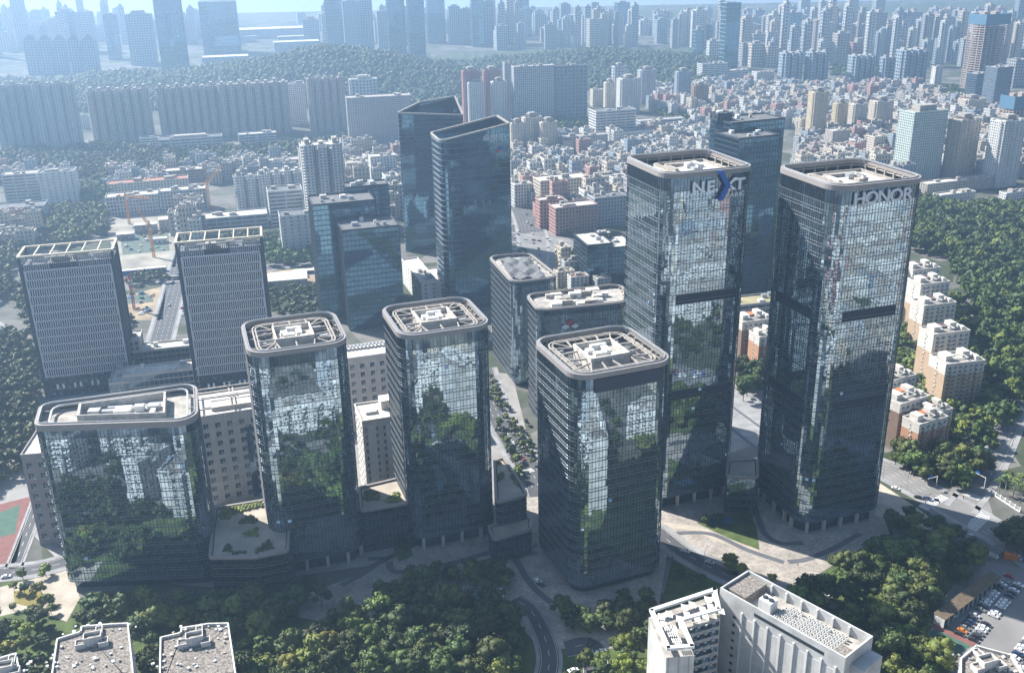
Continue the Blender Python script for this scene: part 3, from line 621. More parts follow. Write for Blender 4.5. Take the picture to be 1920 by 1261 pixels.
def simple_building(label, xl, xr, yt, yb, col, sty='resi', ratio=.6, yaw=14.0, name='building', cat='building', win=None, roof=None, clutter=4, cap=0.0, key=None, pod=None, group=None):
    yaw = R(yaw); c, wd, dp, h = place(xl, xr, yt, yb, ratio, yaw)
    T = empty(name, (c[0], c[1], 0), label, cat, group, yaw); W, C, Rf, X = MB(), MB(), MB(), MB()
    if sty == 'slab':           # residential slab: bays stepping in and out, dark grooves between them
        n = max(2, int(round(wd / 13))); bw = wd / n; st = 'resi' if math.hypot(*c) < 1900 else 'far'
        volume(W, C, Rf, 0, dp * .08, wd, dp * .66, 0, 0, h - 1.5, st)
        for i in range(n):
            x = -wd / 2 + bw * (i + .5); hh = h - (0 if i % 2 == 0 else 2.5) - rng.uniform(0, 1)
            volume(W, C, Rf, x, 0, bw * .62, dp, 0, 0, hh, st)
            X.box((x, rng.uniform(-1, 1), hh - .5), (bw * .34, dp * .4, rng.uniform(3, 5.5)))
            if st == 'resi':
                for k in range(int(h / 3) - 1): W.box((x - bw * .36, -dp * .36, 1.5 + k * 3.0), (bw * .2, dp * .14, 1.05))
    elif sty == 'point':        # residential point tower: cross-shaped plan with balconies
        st = 'resi' if math.hypot(*c) < 1900 else 'far'
        volume(W, C, Rf, 0, 0, wd * .62, dp, 0, 0, h - 3, st); volume(W, C, Rf, 0, 0, wd, dp * .58, 0, 0, h - 3.2, st)
        for sx in (-1, 1): volume(W, C, Rf, sx * wd * .30, -dp * .22, wd * .3, dp * .5, 0, 0, h - 1.8, st)
        X.box((0, 0, h - 3.5), (wd * .34, dp * .42, 6.5)); X.box((wd * .2, dp * .1, h - 3.5), (wd * .1, dp * .2, 4.0)); X.ring(rect(0, 0, wd * .44, dp * .5), rect(0, 0, wd * .5, dp * .56), h + .5, h + 1.3)
        if st == 'resi':
            for k in range(int(h / 3) - 1):
                for sx in (-.07, .07, -.46, .46): W.box((wd * sx, -dp * (.52 if abs(sx) < .2 else .3), 1.3 + k * 3.0), (wd * .09, dp * .08, 1.1))
    else:
        volume(W, C, Rf, 0, 0, wd, dp, 0, 0, h, sty); roof_clutter(X, wd, dp, h - 1.2, 0, clutter, wd > 40)
        if cap: X.box((0, 0, h - 1.2), (wd * .5, dp * .5, cap))
    if pod: volume(W, C, Rf, 0, -dp * .1, wd * 1.35, dp * 1.4, 0, 0, pod, 'ribbon')
    finish(T, W, C, Rf, X, wallmat(col), win or (GLASS_B if sty in ('glass', 'farglass') else WIN), roof or [ROOFC, ROOFL, ROOFD][rng.randrange(3)])
    FOOT.append((c[0], c[1], .5 * math.hypot(wd, dp) * .92)); T['_size'] = (wd, dp, h)
    if key: LM.append((*PX((c[0], c[1], h * .6)), key))
    return T
B_ = simple_building
# left: slab estates below the wooded hill
B_('blue-grey slab apartment block, leftmost of the row under the wooded hill', -20, 66, 160, 284, 'blue', 'slab', .35, 8, 'apartment_block', key='leftmost slab block')
B_('blue-grey slab apartment block at the left edge, right half of the cut-off pair', 58, 137, 157, 283, 'pale', 'slab', .35, 8, 'apartment_block')
B_('cream-topped slab apartment block with its right end lit yellow, standing alone below the hill', 162, 277, 168, 266, 'beige', 'slab', .35, 14, 'apartment_block', key='lone cream-topped slab')
B_('long beige slab apartment block with a cream square high on its front, left of two', 293, 418, 162, 256, 'beige', 'slab', .3, 14, 'apartment_block', key='long beige slab')
B_('long beige slab apartment block with a cream square on its front, right of two', 409, 538, 155, 251, 'beige', 'slab', .3, 14, 'apartment_block')
B_('narrow white tower wedged between two beige slab blocks under the hill', 520, 570, 157, 234, 'white', 'resi', .6, 14, 'apartment_tower', key='narrow white tower')
B_('beige slab apartment block with reddish roof boxes, right end of the row under the hill', 573, 645, 146, 246, 'beige', 'slab', .35, 14, 'apartment_block')
B_('tiny white block between the leftmost slab and the lone slab', 150, 166, 218, 242, 'white', 'resi', .8, 14)
B_('long low white building in front of the long beige slab', 263, 345, 257, 276, 'white', 'ribbon', .3, 12, 'low_block', clutter=2)
B_('white building with a taller stair tower among green trees', 300, 415, 258, 281, 'white', 'ribbon', .3, 16, 'low_block', cap=4)
B_('low pale blue-white wing under the narrow white tower', 447, 517, 250, 270, 'pale', 'ribbon', .35, 16, 'low_block')
B_('large white factory building with a salmon end bay at the left edge', 5, 72, 326, 380, 'white', 'ribbon', .6, 14, 'factory', key='white factory')
B_('tall blank white hall joined to the salmon-ended factory', 72, 143, 322, 381, 'white', 'blank', .6, 14, 'hall')
B_('salmon pink block at the left end of the white factory', 12, 38, 334, 378, 'pink', 'blank', .8, 14)
B_('flat low grey-white shed roof at the left edge above dark trees', -8, 88, 388, 420, 'pale', 'ribbon', .5, 14, 'shed', clutter=2)
B_('white workshop block with arched bays below the left crane', 200, 296, 366, 401, 'white', 'grid', .4, 16, 'workshop', key='white workshop')
B_('pale low block between the workshop and the tall crane', 300, 385, 355, 394, 'pale', 'grid', .4, 16)
B_('row of red-roofed low flats left of the tall orange crane', 203, 280, 342, 368, 'cream', 'village', .4, 16, roof=plain('roof_red', (.36, .16, .11), .8, .2))
B_('low flats with reddish roofs behind the white workshop', 272, 352, 336, 362, 'cream', 'village', .4, 16, roof=plain('roof_red', (.36, .16, .11), .8, .2))
B_('brown-roofed long low hall behind the tall crane', 305, 385, 318, 340, 'brown', 'ribbon', .4, 16)
B_('white balcony block of flats, left of the two beside the white tower', 437, 500, 328, 394, 'white', 'slab', .5, 16, 'apartment_block', key='white balcony flats')
B_('white balcony block of flats right behind its twin beside the white tower', 488, 566, 320, 368, 'white', 'slab', .5, 16, 'apartment_block')
B_('low brown-roofed block behind the white balcony flats', 480, 564, 300, 324, 'beige', 'village', .4, 14)
B_('tall white residential tower with dark window stripes left of the twin wedge towers', 560, 642, 270, 428, 'white', 'slab', .7, 15, 'apartment_tower', cap=6, key='tall white striped tower')
B_('low white mall block with glass front at the foot of the white striped tower', 500, 566, 356, 420, 'white', 'ribbon', .7, 16, 'mall')
B_('flat grey-white hall with rooflights between crane and white flats', 382, 500, 404, 428, 'pale', 'ribbon', .4, 16, 'hall')
B_('white mall block with blue posters on its side wall', 522, 592, 402, 478, 'pale', 'blank', .7, 16, 'mall')
B_('broad grey office slab with many small windows behind the wedge towers', 647, 770, 181, 284, 'grey', 'resi', .3, 12, 'office_slab', key='broad grey office slab')
B_('pale tower with a stepped pagoda-like crown behind the grey office slab', 652, 708, 146, 197, 'pale', 'point', .8, 12, 'apartment_tower', cap=8)
B_('low cream block with terraces left of the wedge towers', 645, 705, 304, 345, 'cream', 'village', .6, 16)
B_('white low block beside the cream terraced block, left of the wedge towers', 690, 742, 292, 352, 'white', 'village', .6, 16)
# middle back
B_('red-brown striped apartment tower, left of the two tall ones behind', 863, 900, 130, 232, 'rose', 'point', .8, 14, 'apartment_tower', key='red-brown towers')
B_('red-brown striped apartment tower, right of the two tall ones behind', 902, 940, 129, 228, 'rose', 'point', .8, 14, 'apartment_tower')
B_('white apartment tower standing in front of the left red-brown tower', 873, 908, 152, 234, 'white', 'point', .8, 14, 'apartment_tower')
B_('white apartment tower standing in front of the right red-brown tower', 918, 951, 150, 232, 'white', 'point', .8, 14, 'apartment_tower')
B_('grey tower just left behind the huge slab with a white grid', 942, 962, 118, 222, 'grey', 'resi', 1, 14, 'apartment_tower')
B_('huge blue-grey slab block with a pattern of white frames on its left half', 958, 1040, 124, 230, 'pale', 'grid', .3, 12, 'apartment_block', key='huge framed slab')
B_('huge blue-grey slab block, plain right half of the pair at the wooded ridge', 1036, 1102, 123, 226, 'steel', 'far', .35, 12, 'apartment_block')
B_('cream stepped apartment tower, left of three right of the wedge towers', 953, 985, 228, 292, 'cream', 'point', .8, 16, 'apartment_tower', key='cream stepped towers')
B_('cream stepped apartment tower, tallest middle one of three by the wedge towers', 975, 1018, 217, 290, 'cream', 'point', .8, 16, 'apartment_tower')
B_('cream stepped apartment tower, right of three by the wedge towers', 1008, 1047, 226, 293, 'cream', 'point', .8, 16, 'apartment_tower')
B_('wide white block with dark window stripes in front of the huge slab', 1103, 1193, 208, 271, 'white', 'ribbon', .5, 16, 'office_block', key='wide white striped block')
B_('long low grey-white block right of the white striped block', 1190, 1285, 226, 252, 'pale', 'ribbon', .3, 16)
B_('white apartment tower with dark stripes, middle of the cluster by the ridge', 1153, 1203, 145, 213, 'white', 'point', .8, 16, 'apartment_tower', key='white tower cluster')
B_('white-capped blue apartment tower right of the striped white one', 1193, 1232, 129, 196, 'pale', 'point', .8, 16, 'apartment_tower')
B_('cream slim tower left of the striped white apartment tower', 1130, 1156, 152, 206, 'cream', 'point', .9, 16, 'apartment_tower')
B_('pale tower behind the striped white apartment tower', 1145, 1177, 122, 178, 'pale', 'point', .8, 14, 'apartment_tower')
B_('small cream tower left of the white tower cluster', 1106, 1132, 168, 200, 'cream', 'resi', .8, 16)
B_('blue-grey apartment tower left of the brown twin by the park', 1263, 1298, 132, 203, 'blue', 'point', .8, 14, 'apartment_tower', key='blue-grey tower')
B_('brownish apartment tower in front of the blue-grey tower', 1294, 1331, 158, 213, 'brown', 'point', .8, 14, 'apartment_tower')
B_('big cream building with rose stair towers near the wide junction', 998, 1104, 337, 394, 'cream', 'grid', .45, 18, 'institution_block', key='cream building with rose ends')
B_('rose pink block, front one at the wide junction', 1028, 1121, 388, 441, 'pink', 'grid', .45, 18, 'pink_block', key='rose pink block')
B_('rose pink block half hidden behind the front pink block', 1003, 1055, 374, 428, 'pink', 'grid', .6, 18, 'pink_block')
B_('white block with a green side wall left of the cream building', 957, 998, 345, 388, 'white', 'grid', .7, 18)
B_('white low office block right of the rose pink blocks', 1100, 1175, 370, 424, 'pale', 'grid', .6, 18)
B_('white stepped block behind the low office right of the pink blocks', 1105, 1172, 330, 366, 'white', 'grid', .6, 18)
B_('grey slab of old flats behind the white striped block', 1048, 1140, 256, 292, 'grey', 'village', .3, 16)
B_('pale slab of old flats below the white striped block', 1152, 1228, 248, 276, 'pale', 'village', .4, 16)
# right side
B_('yellow-edged apartment tower, tallest and leftmost of the yellow group', 1513, 1556, 170, 264, 'yellow', 'point', .9, 16, 'apartment_tower', key='yellow-edged towers')
B_('yellow-edged apartment tower, second from left in the yellow group', 1559, 1594, 191, 256, 'yellow', 'point', .9, 16, 'apartment_tower')
B_('cream apartment tower, third from left in the yellow group', 1589, 1629, 192, 263, 'cream', 'point', .9, 16, 'apartment_tower')
B_('cream apartment tower, rightmost of the yellow group', 1627, 1678, 187, 256, 'cream', 'point', .8, 16, 'apartment_tower')
B_('pale green slab tower with white end wall right of the letter tower', 1688, 1776, 210, 346, 'green', 'resi', .55, 20, 'apartment_tower', cap=7, key='pale green slab tower')
B_('white balcony apartment tower next right of the pale green slab', 1775, 1842, 221, 342, 'cream', 'point', .8, 20, 'apartment_tower', key='white balcony towers')
B_('white balcony apartment tower cut by the right edge of the picture', 1853, 1926, 223, 352, 'white', 'point', .8, 20, 'apartment_tower')
B_('cream apartment tower with a pointed crown behind the white balcony towers', 1793, 1850, 184, 228, 'cream', 'point', .8, 18, 'apartment_tower', cap=8)
B_('beige mid-rise flats in front of the yellow towers', 1548, 1594, 245, 291, 'beige', 'resi', .7, 16)
B_('rose and beige mid-rise flats near the pale green slab', 1592, 1628, 268, 302, 'pink', 'resi', .7, 16)
B_('cream mid-rise tower left of the pale green slab', 1627, 1668, 256, 312, 'cream', 'resi', .7, 16)
B_('grey-blue mid-rise tower touching the pale green slab', 1665, 1692, 252, 314, 'blue', 'resi', .8, 16)
B_('pink topped mid-rise in front of the cream mid-rise tower', 1642, 1670, 276, 316, 'rose', 'resi', .8, 16)
B_('long terrace of pale flats at the wood edge below the balcony towers', 1726, 1862, 346, 368, 'beige', 'village', .16, 20, key='wood-edge terrace')
B_('white terrace of flats with red roof caps at the wood edge', 1752, 1826, 366, 386, 'white', 'village', .25, 20)
B_('white terrace of flats at the right edge above the wood', 1876, 1930, 362, 388, 'white', 'village', .3, 20)
B_('blue-grey slab apartment towers, leftmost pair in the right-hand row', 1460, 1510, 99, 164, 'blue', 'slab', .6, 14, 'apartment_tower', key='blue-grey row')
B_('blue-grey apartment towers, second pair in the right-hand row', 1510, 1558, 98, 163, 'blue', 'slab', .6, 14, 'apartment_tower')
B_('blue-grey apartment towers, third pair in the right-hand row', 1590, 1644, 104, 164, 'blue', 'slab', .6, 14, 'apartment_tower')
B_('blue-grey apartment tower, single fourth one in the right-hand row', 1650, 1682, 107, 166, 'blue', 'slab', .7, 14, 'apartment_tower')
B_('blue-grey apartment towers, rightmost pair in the right-hand row', 1680, 1743, 94, 164, 'blue', 'slab', .6, 14, 'apartment_tower')
B_('white stepped block with rows of balconies below the lone glass tower', 1307, 1364, 120, 152, 'white', 'ribbon', .5, 14, 'office_block')
B_('white low wing right of the stepped block with balcony rows', 1355, 1403, 132, 150, 'white', 'ribbon', .5, 14)
B_('white gridded block left of the blue-grey row', 1410, 1452, 135, 164, 'white', 'grid', .6, 14)
B_('white water tower block with a round top on the right hillside', 1748, 1768, 125, 158, 'white', 'blank', .9, 14)
B_('dark slate office tower under the building site at the right edge', 1850, 1899, 126, 214, 'steel', 'vert', .8, 20, 'office_tower', key='dark slate tower')
B_('white office block left of the dark slate tower by the park', 1815, 1856, 138, 200, 'steel', 'glass', .8, 20, 'office_block')
B_('grey concrete tower behind the slate tower at the right edge', 1890, 1930, 112, 165, 'grey', 'far', .8, 16, 'office_tower')
# far skyline, tallest and clearest ones
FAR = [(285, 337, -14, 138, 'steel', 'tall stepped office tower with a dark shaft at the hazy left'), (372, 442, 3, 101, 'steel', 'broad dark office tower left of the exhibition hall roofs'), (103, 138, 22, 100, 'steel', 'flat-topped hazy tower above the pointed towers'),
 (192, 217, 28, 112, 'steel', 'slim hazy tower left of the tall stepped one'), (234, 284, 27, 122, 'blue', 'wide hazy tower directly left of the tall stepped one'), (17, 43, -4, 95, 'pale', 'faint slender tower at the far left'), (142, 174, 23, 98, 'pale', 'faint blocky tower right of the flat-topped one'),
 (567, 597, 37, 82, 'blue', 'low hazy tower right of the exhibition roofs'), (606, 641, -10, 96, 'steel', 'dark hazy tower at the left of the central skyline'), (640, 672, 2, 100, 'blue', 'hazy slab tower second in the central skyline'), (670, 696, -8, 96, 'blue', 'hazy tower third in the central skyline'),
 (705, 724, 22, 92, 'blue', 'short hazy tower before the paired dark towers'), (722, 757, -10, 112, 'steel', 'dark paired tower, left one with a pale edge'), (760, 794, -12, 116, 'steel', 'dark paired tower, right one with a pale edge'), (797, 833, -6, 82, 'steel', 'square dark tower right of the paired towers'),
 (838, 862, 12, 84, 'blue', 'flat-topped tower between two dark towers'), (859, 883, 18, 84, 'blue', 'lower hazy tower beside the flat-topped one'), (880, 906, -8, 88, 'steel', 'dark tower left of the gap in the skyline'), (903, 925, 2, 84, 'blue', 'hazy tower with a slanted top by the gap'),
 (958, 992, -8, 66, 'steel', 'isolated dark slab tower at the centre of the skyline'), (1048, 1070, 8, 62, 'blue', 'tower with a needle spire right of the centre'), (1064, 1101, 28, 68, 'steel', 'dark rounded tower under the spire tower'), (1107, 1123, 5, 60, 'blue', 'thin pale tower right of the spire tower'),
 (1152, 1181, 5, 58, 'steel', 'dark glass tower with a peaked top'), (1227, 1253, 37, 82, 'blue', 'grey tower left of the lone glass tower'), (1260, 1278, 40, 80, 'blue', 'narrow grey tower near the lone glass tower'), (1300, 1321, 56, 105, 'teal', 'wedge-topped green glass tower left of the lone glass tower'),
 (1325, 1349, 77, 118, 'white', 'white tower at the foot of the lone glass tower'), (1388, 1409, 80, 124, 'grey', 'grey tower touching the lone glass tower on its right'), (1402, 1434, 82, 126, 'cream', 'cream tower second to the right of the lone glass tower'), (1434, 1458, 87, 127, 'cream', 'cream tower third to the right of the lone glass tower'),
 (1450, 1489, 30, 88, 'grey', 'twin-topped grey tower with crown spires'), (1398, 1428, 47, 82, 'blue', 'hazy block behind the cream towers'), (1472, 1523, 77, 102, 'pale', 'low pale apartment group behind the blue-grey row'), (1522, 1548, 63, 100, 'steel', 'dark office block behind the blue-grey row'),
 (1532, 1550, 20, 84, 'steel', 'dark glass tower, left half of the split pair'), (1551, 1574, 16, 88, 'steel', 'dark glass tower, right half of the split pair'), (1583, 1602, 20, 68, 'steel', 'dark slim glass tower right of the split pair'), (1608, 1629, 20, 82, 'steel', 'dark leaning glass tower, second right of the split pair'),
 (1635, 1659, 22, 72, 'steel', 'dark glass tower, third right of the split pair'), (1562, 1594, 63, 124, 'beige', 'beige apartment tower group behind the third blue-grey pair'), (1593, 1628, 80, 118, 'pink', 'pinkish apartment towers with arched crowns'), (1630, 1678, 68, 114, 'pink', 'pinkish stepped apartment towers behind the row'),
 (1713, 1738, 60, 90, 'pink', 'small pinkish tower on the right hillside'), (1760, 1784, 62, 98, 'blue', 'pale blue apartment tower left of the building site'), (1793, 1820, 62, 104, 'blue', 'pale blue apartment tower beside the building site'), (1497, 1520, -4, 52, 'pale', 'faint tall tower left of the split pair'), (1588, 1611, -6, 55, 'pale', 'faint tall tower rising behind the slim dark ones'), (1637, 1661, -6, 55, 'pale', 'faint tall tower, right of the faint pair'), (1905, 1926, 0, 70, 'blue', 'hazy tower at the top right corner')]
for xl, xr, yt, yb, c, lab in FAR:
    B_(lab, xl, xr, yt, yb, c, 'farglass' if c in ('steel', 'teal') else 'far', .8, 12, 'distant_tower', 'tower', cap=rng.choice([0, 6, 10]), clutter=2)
B_('lone tapering glass tower standing clear of the right-hand skyline', 1353, 1390, 5, 131, 'teal', 'farglass', .8, 14, 'glass_tower', 'tower', clutter=1, key='lone glass tower')
for i, (xl, xr) in enumerate(((43, 70), (72, 98), (100, 123), (126, 150), (152, 180))):
    T = B_(['leftmost', 'second', 'third', 'fourth', 'rightmost'][i] + ' of five pointed-roof apartment towers in the left haze', xl, xr, 76, 141, 'blue', 'far', .8, 10, 'pointed_tower', 'tower', clutter=0, group='pointed towers in the left haze')
    wd, dp, h = T['_size']; rf = MB(); p = rect(0, 0, wd, dp); ap = np.array([0, 0, h + 14.0])
    for k in range(4): rf.ngon([[*p[k], h - 1], [*p[(k + 1) % 4], h - 1], ap])
    rf.build('spire', ROOFD, T)
for (xl, xr, yt, yb, lab) in ((443, 568, 54, 72, 'long flat exhibition hall roof in the left haze'), (448, 480, 68, 80, 'pale hall wing below the long exhibition roof'), (520, 570, 68, 82, 'pale hall wing right of the exhibition roof'), (380, 465, 106, 124, 'pale folded-roof hall on the hill shoulder'), (512, 598, 78, 108, 'low dark curved hall above the wooded hill')):
    B_(lab, xl, xr, yt, yb, 'pale', 'blank', .5, 14, 'exhibition_hall', 'hall', roof=plain('hall_roof', (.62, .62, .62), .6, .05), clutter=0)
# ------------------------------------------------------------------ podiums and roof gardens of the glass towers
def local_poly(pxs, z):
    g = np.array([G(x, y, z)[:2] for x, y in pxs]); c = g.mean(0)
    a = sum(g[i][0] * g[(i + 1) % len(g)][1] - g[(i + 1) % len(g)][0] * g[i][1] for i in range(len(g)))
    if a < 0: g = g[::-1]
    return [tuple(q - c) for q in g], c
def podium(label, pxs, z, floors, name='podium', r=1.6):
    p, c = local_poly(pxs, z); T, o, f = glass_tower(name, label, p, 0.0, c, z, floors, r, GLASS_D, crown=1.6, para_h=1.2, lobby=.3, garden=True, rail=False, step=2.0, fin=.3)
    return T
podium('low dark glass podium with a paved roof garden between the trapezoid block and its neighbour', [(392, 1043), (478, 1042), (540, 1030), (545, 950), (500, 934), (402, 950)], 24, 5)
podium('low dark glass podium with a small roof garden left of the middle tower', [(676, 956), (772, 939), (752, 893), (672, 912)], 24, 5)
podium('stepped glass podium with round planters on its roof terrace right of the middle tower', [(926, 862), (944, 855), (978, 905), (988, 926), (930, 940)], 27, 6)
podium('low glass terrace step at the foot of the round-planter podium', [(915, 985), (985, 962), (997, 972), (995, 990), (925, 1010)], 14, 3)
podium('glass link building with a white roof between the two tallest towers', [(1364, 862), (1420, 858), (1422, 892), (1362, 890)], 22, 5)
# ------------------------------------------------------------------ wedge-topped twin towers
def wedge_tower(label, pts, tops, rad, floors, fin_sel=None, glass=None, deck=.0, sign=None):
    """pts: ground corners counter-clockwise, tops: height of the wall top at each"""
    p = np.array(pts, float); c = p.mean(0); T = empty('wedge_tower', (c[0], c[1], 0), label, 'tower'); P = p - c
    out = round_poly([tuple(q) for q in P], rad, 2.2); A = np.c_[P, np.ones(len(P))]; co, *_ = np.linalg.lstsq(A, np.array(tops), rcond=None)
    zt = np.c_[out, np.ones(len(out))] @ co; fh = max(tops) / floors; gl = glass or GLASS_B
    for k in range(floors):
        z0 = k * fh; q = pane_quads(out, z0 + .15, z0 + fh - .15, .10); i = np.arange(len(out)); j = (i + 1) % len(out); keep = (zt[i] > z0 + .5) & (zt[j] > z0 + .5)
        if not keep.any(): continue
        q = q[keep]; q[:, 2, 2] = np.minimum(q[:, 2, 2], zt[j][keep] - .3); q[:, 3, 2] = np.minimum(q[:, 3, 2], zt[i][keep] - .3)
        MB().quads(q).build('glass_band', gl, T)
        if keep.all(): MB().ring(offset(out, -.3), offset(out, .10), z0 - .12, z0 + .12).build('floor_fin', MULL, T)
        if fin_sel is not None and keep.all():
            s_ = fin_sel(out); o2 = np.where(s_[:, None], offset(out, 1.1), offset(out, .12)); MB().ring(offset(out, -.2), o2, z0 - .05, z0 + .35).build('balcony_fin', FIN, T)
    nn = normals(out); o3 = lambda d, z: np.c_[out + nn * d, z]
    j = (np.arange(len(out)) + 1) % len(out); a, b = o3(.35, zt - .3), o3(.35, zt + .9); e, f = o3(-1.0, zt + .9), o3(-1.0, zt - .3)
    cp = MB()
    for u, v in ((a, b), (b, e), (e, f), (f, a)): cp.quads(np.stack([u, u[j], v[j], v], 1))
    cp.build('sloping_coping', STEEL, T)
    dz = min(tops) - 7; w = MB(); w.quads(np.stack([o3(-.6, np.full(len(out), dz)), o3(-.6, np.full(len(out), dz))[j], o3(-.6, zt)[j], o3(-.6, zt)], 1)); w.build('screen_wall', GLASS_B, T)
    MB().ngon(o3(-.5, np.full(len(out), dz))).build('roof_deck', ROOFL, T); MB().prism(offset(out, -1.2), 0, dz - .5, 0, True).build('core', COREM, T)  # core is a dark filler box that blocks light behind the panes
    for q in ((-6, 4, 7, 5, 3), (5, 8, 5, 5, 2.4), (-2, 12, 4, 8, 4)): MB().box((q[0], q[1], dz), q[2:], .3).build('plant_unit', ROOFL, T)
    ml = MB(); t = np.c_[-nn[:, 1], nn[:, 0]] * .07
    ml.quads(np.stack([np.c_[out + t + nn * .14, zt * 0], np.c_[out - t + nn * .14, zt * 0], np.c_[out - t + nn * .14, zt - .3], np.c_[out + t + nn * .14, zt - .3]], 1)); ml.build('mullions', MULL, T, kind='stuff')
    FOOT.append((c[0], c[1], 42)); LM.append((*PX((c[0], c[1], 100)), 'wedge-topped towers')); return T
def top_at(xy, y):
    lo, hi = 0, 300
    for _ in range(40):
        m = (lo + hi) / 2
        if PX((xy[0], xy[1], m))[1] > y: lo = m
        else: hi = m
    return m
def find_ground(x, y0, lx, length, ang):
    return None
B2 = G(826, 272, 134)[:2]; u2 = np.array([math.cos(R(17)), math.sin(R(17))]); v2 = np.array([-math.sin(R(17)), math.cos(R(17))])
C2 = B2 + u2 * 55; A2 = B2 + v2 * 34; D2 = C2 + v2 * 34
W2 = wedge_tower('front glass tower with a slanting top rising to the right and white Chinese sign', [B2, C2, D2, A2], [134, top_at(C2, 226), top_at(C2, 226) - 4, top_at(A2, 244)], [7, .8, 2, 2.5], 33, fin_sel=lambda o: (o[:, 0] < np.quantile(o[:, 0], .36)) & (o[:, 1] < np.quantile(o[:, 1], .5)))
L1_ = G(744, 214, 131)[:2]; u1 = np.array([math.cos(R(8)), math.sin(R(8))]); v1 = np.array([-math.sin(R(8)), math.cos(R(8))])
R1_ = L1_ + u1 * 61; F1_ = L1_ + u1 * 58 + v1 * 44; K1_ = L1_ + u1 * 22 + v1 * 26
wedge_tower('rear glass tower whose slanting wedge top peaks at the back right', [L1_, R1_, F1_, K1_], [131, top_at(R1_, 216), top_at(F1_, 182), 138], [.9, 1.5, 1.5, 4], 34, fin_sel=lambda o: o[:, 0] < o[:, 0].min() + 3)
cw2 = W2.location
zc = top_at(C2, 226) - 13; s0 = B2 + u2 * 42; sgn = text_part('卓悦汇', 6.2, SIGNW, W2, (s0[0] - cw2[0] + .5 * u2[1], s0[1] - cw2[1] - .5 * u2[0] - .4, zc - 1), (math.pi / 2, 0, R(17)), .25, .0, 'sign_lettering', 'white Chinese characters')
b = MB(); b.box((0, 0, 0), (3.4, .5, 3.0)); l_ = b.build('logo', SIGNB, W2); l_.location = (*(B2 + u2 * 47 - v2 * .8 - np.array(cw2[:2])), zc - 9); l_.rotation_euler = (0, 0, R(17))
b = MB(); b.box((0, 0, 0), (2.4, .6, 2.4)); l_ = b.build('logo', plain('sign_red', (.5, .05, .04), .5), W2); l_.location = (*(B2 + u2 * 45 - v2 * .8 - np.array(cw2[:2])), zc - 10.5); l_.rotation_euler = (0, 0, R(17))
# ------------------------------------------------------------------ further dark offices
def quad_tower(label, pxs, z, floors, r, **kw):
    p, c = local_poly(pxs, z); T, o, f = glass_tower('office_tower', label, p, 0.0, c, z, floors, r, **kw); FOOT.append((*c, 34)); return T, o
M1, oM1 = quad_tower('rounded dark office tower roofed with crumpled dark sheeting, behind the middle tower', [(914, 479), (960, 529), (1049, 518), (992, 473)], 74, 15, 8, crown=3.5, roof='none', para_h=1.2, lobby=4, columns=False, tilt=.12, opened=4, garden=False, rail=False)
M2, oM2 = quad_tower('rounded dark office block with a red and white diamond logo, left of the arrow-sign tower', [(985, 551), (1008, 581), (1176, 565), (1168, 530)], 76.8, 16, 7, crown=4.5, roof='none', para_h=1.2, lobby=4, columns=False, tilt=.12, opened=14, rail=False)
n = 14; gx = np.linspace(-1, 1, n); wv = MB(); P = np.array([(q[0], q[1]) for q in [oM1[np.argmin(np.linalg.norm(oM1 - t, axis=1))] for t in (oM1.min(0), [oM1[:, 0].max(), oM1[:, 1].min()], oM1.max(0), [oM1[:, 0].min(), oM1[:, 1].max()])]])
pq = np.array([[((1 - a) * (1 - b) * P[0] + (1 + a) * (1 - b) * P[1] + (1 + a) * (1 + b) * P[2] + (1 - a) * (1 + b) * P[3]) / 4 * .86 for a in gx] for b in gx]); zz = 73.2 + .9 * np.sin(pq[..., 0] * .6 + 1.3 * np.sin(pq[..., 1] * .3)) + nr.normal(0, .25, (n, n))
vv = np.dstack([pq, zz]); wv.quads(np.stack([vv[:-1, :-1], vv[:-1, 1:], vv[1:, 1:], vv[1:, :-1]], 2).reshape(-1, 4, 3)); wv.build('roof_sheeting', ROOFD, M1, label='crumpled dark sheeting', smooth=True)
for k in range(22):
    t = oM2[int(len(oM2) * (k + .5) / 22)] * rng.uniform(.3, .75); MB().box((t[0], t[1], 74.8), (rng.uniform(3, 8), rng.uniform(2, 4), rng.uniform(2, 3.6)), .2).build('plant_unit', [ROOFL, WHITE, STEEL][k % 3], M2)
fq = G(1190, 592, 66); d_ = np.array([math.cos(R(12)), math.sin(R(12))])
def diamond(T, p, size, mat, label, yw):
    lo = [p[0] - T.location[0], p[1] - T.location[1], p[2]]; mb = MB(); u = np.array([math.cos(yw), math.sin(yw), 0]); zv = np.array([0, 0, 1.0]); n_ = np.array([math.sin(yw), -math.cos(yw), 0])
    c = np.array(lo); a = [c - u * size, c - zv * size * .6, c + u * size, c + zv * size * .6]; b_ = [q + n_ * .5 for q in a]
    mb.ngon(b_); mb.quads([[a[i], a[(i + 1) % 4], b_[(i + 1) % 4], b_[i]] for i in range(4)]); mb.build('logo', mat, T, label=label)
em = oM2[np.argmin(oM2[:, 1])] + np.array(M2.location[:2]); 
for off, zz_, m_, la in ((0, 3.0, plain('sign_red', (.5, .05, .04), .5), 'red diamond'), (-2.9, 0.6, SIGNW, 'white diamond'), (2.9, .6, SIGNW, 'white diamond')):
    q = em + d_ * (14 + off); diamond(M2, (q[0] + .25, q[1] - .9, 64.5 + zz_), 2.6, m_, la, R(12))
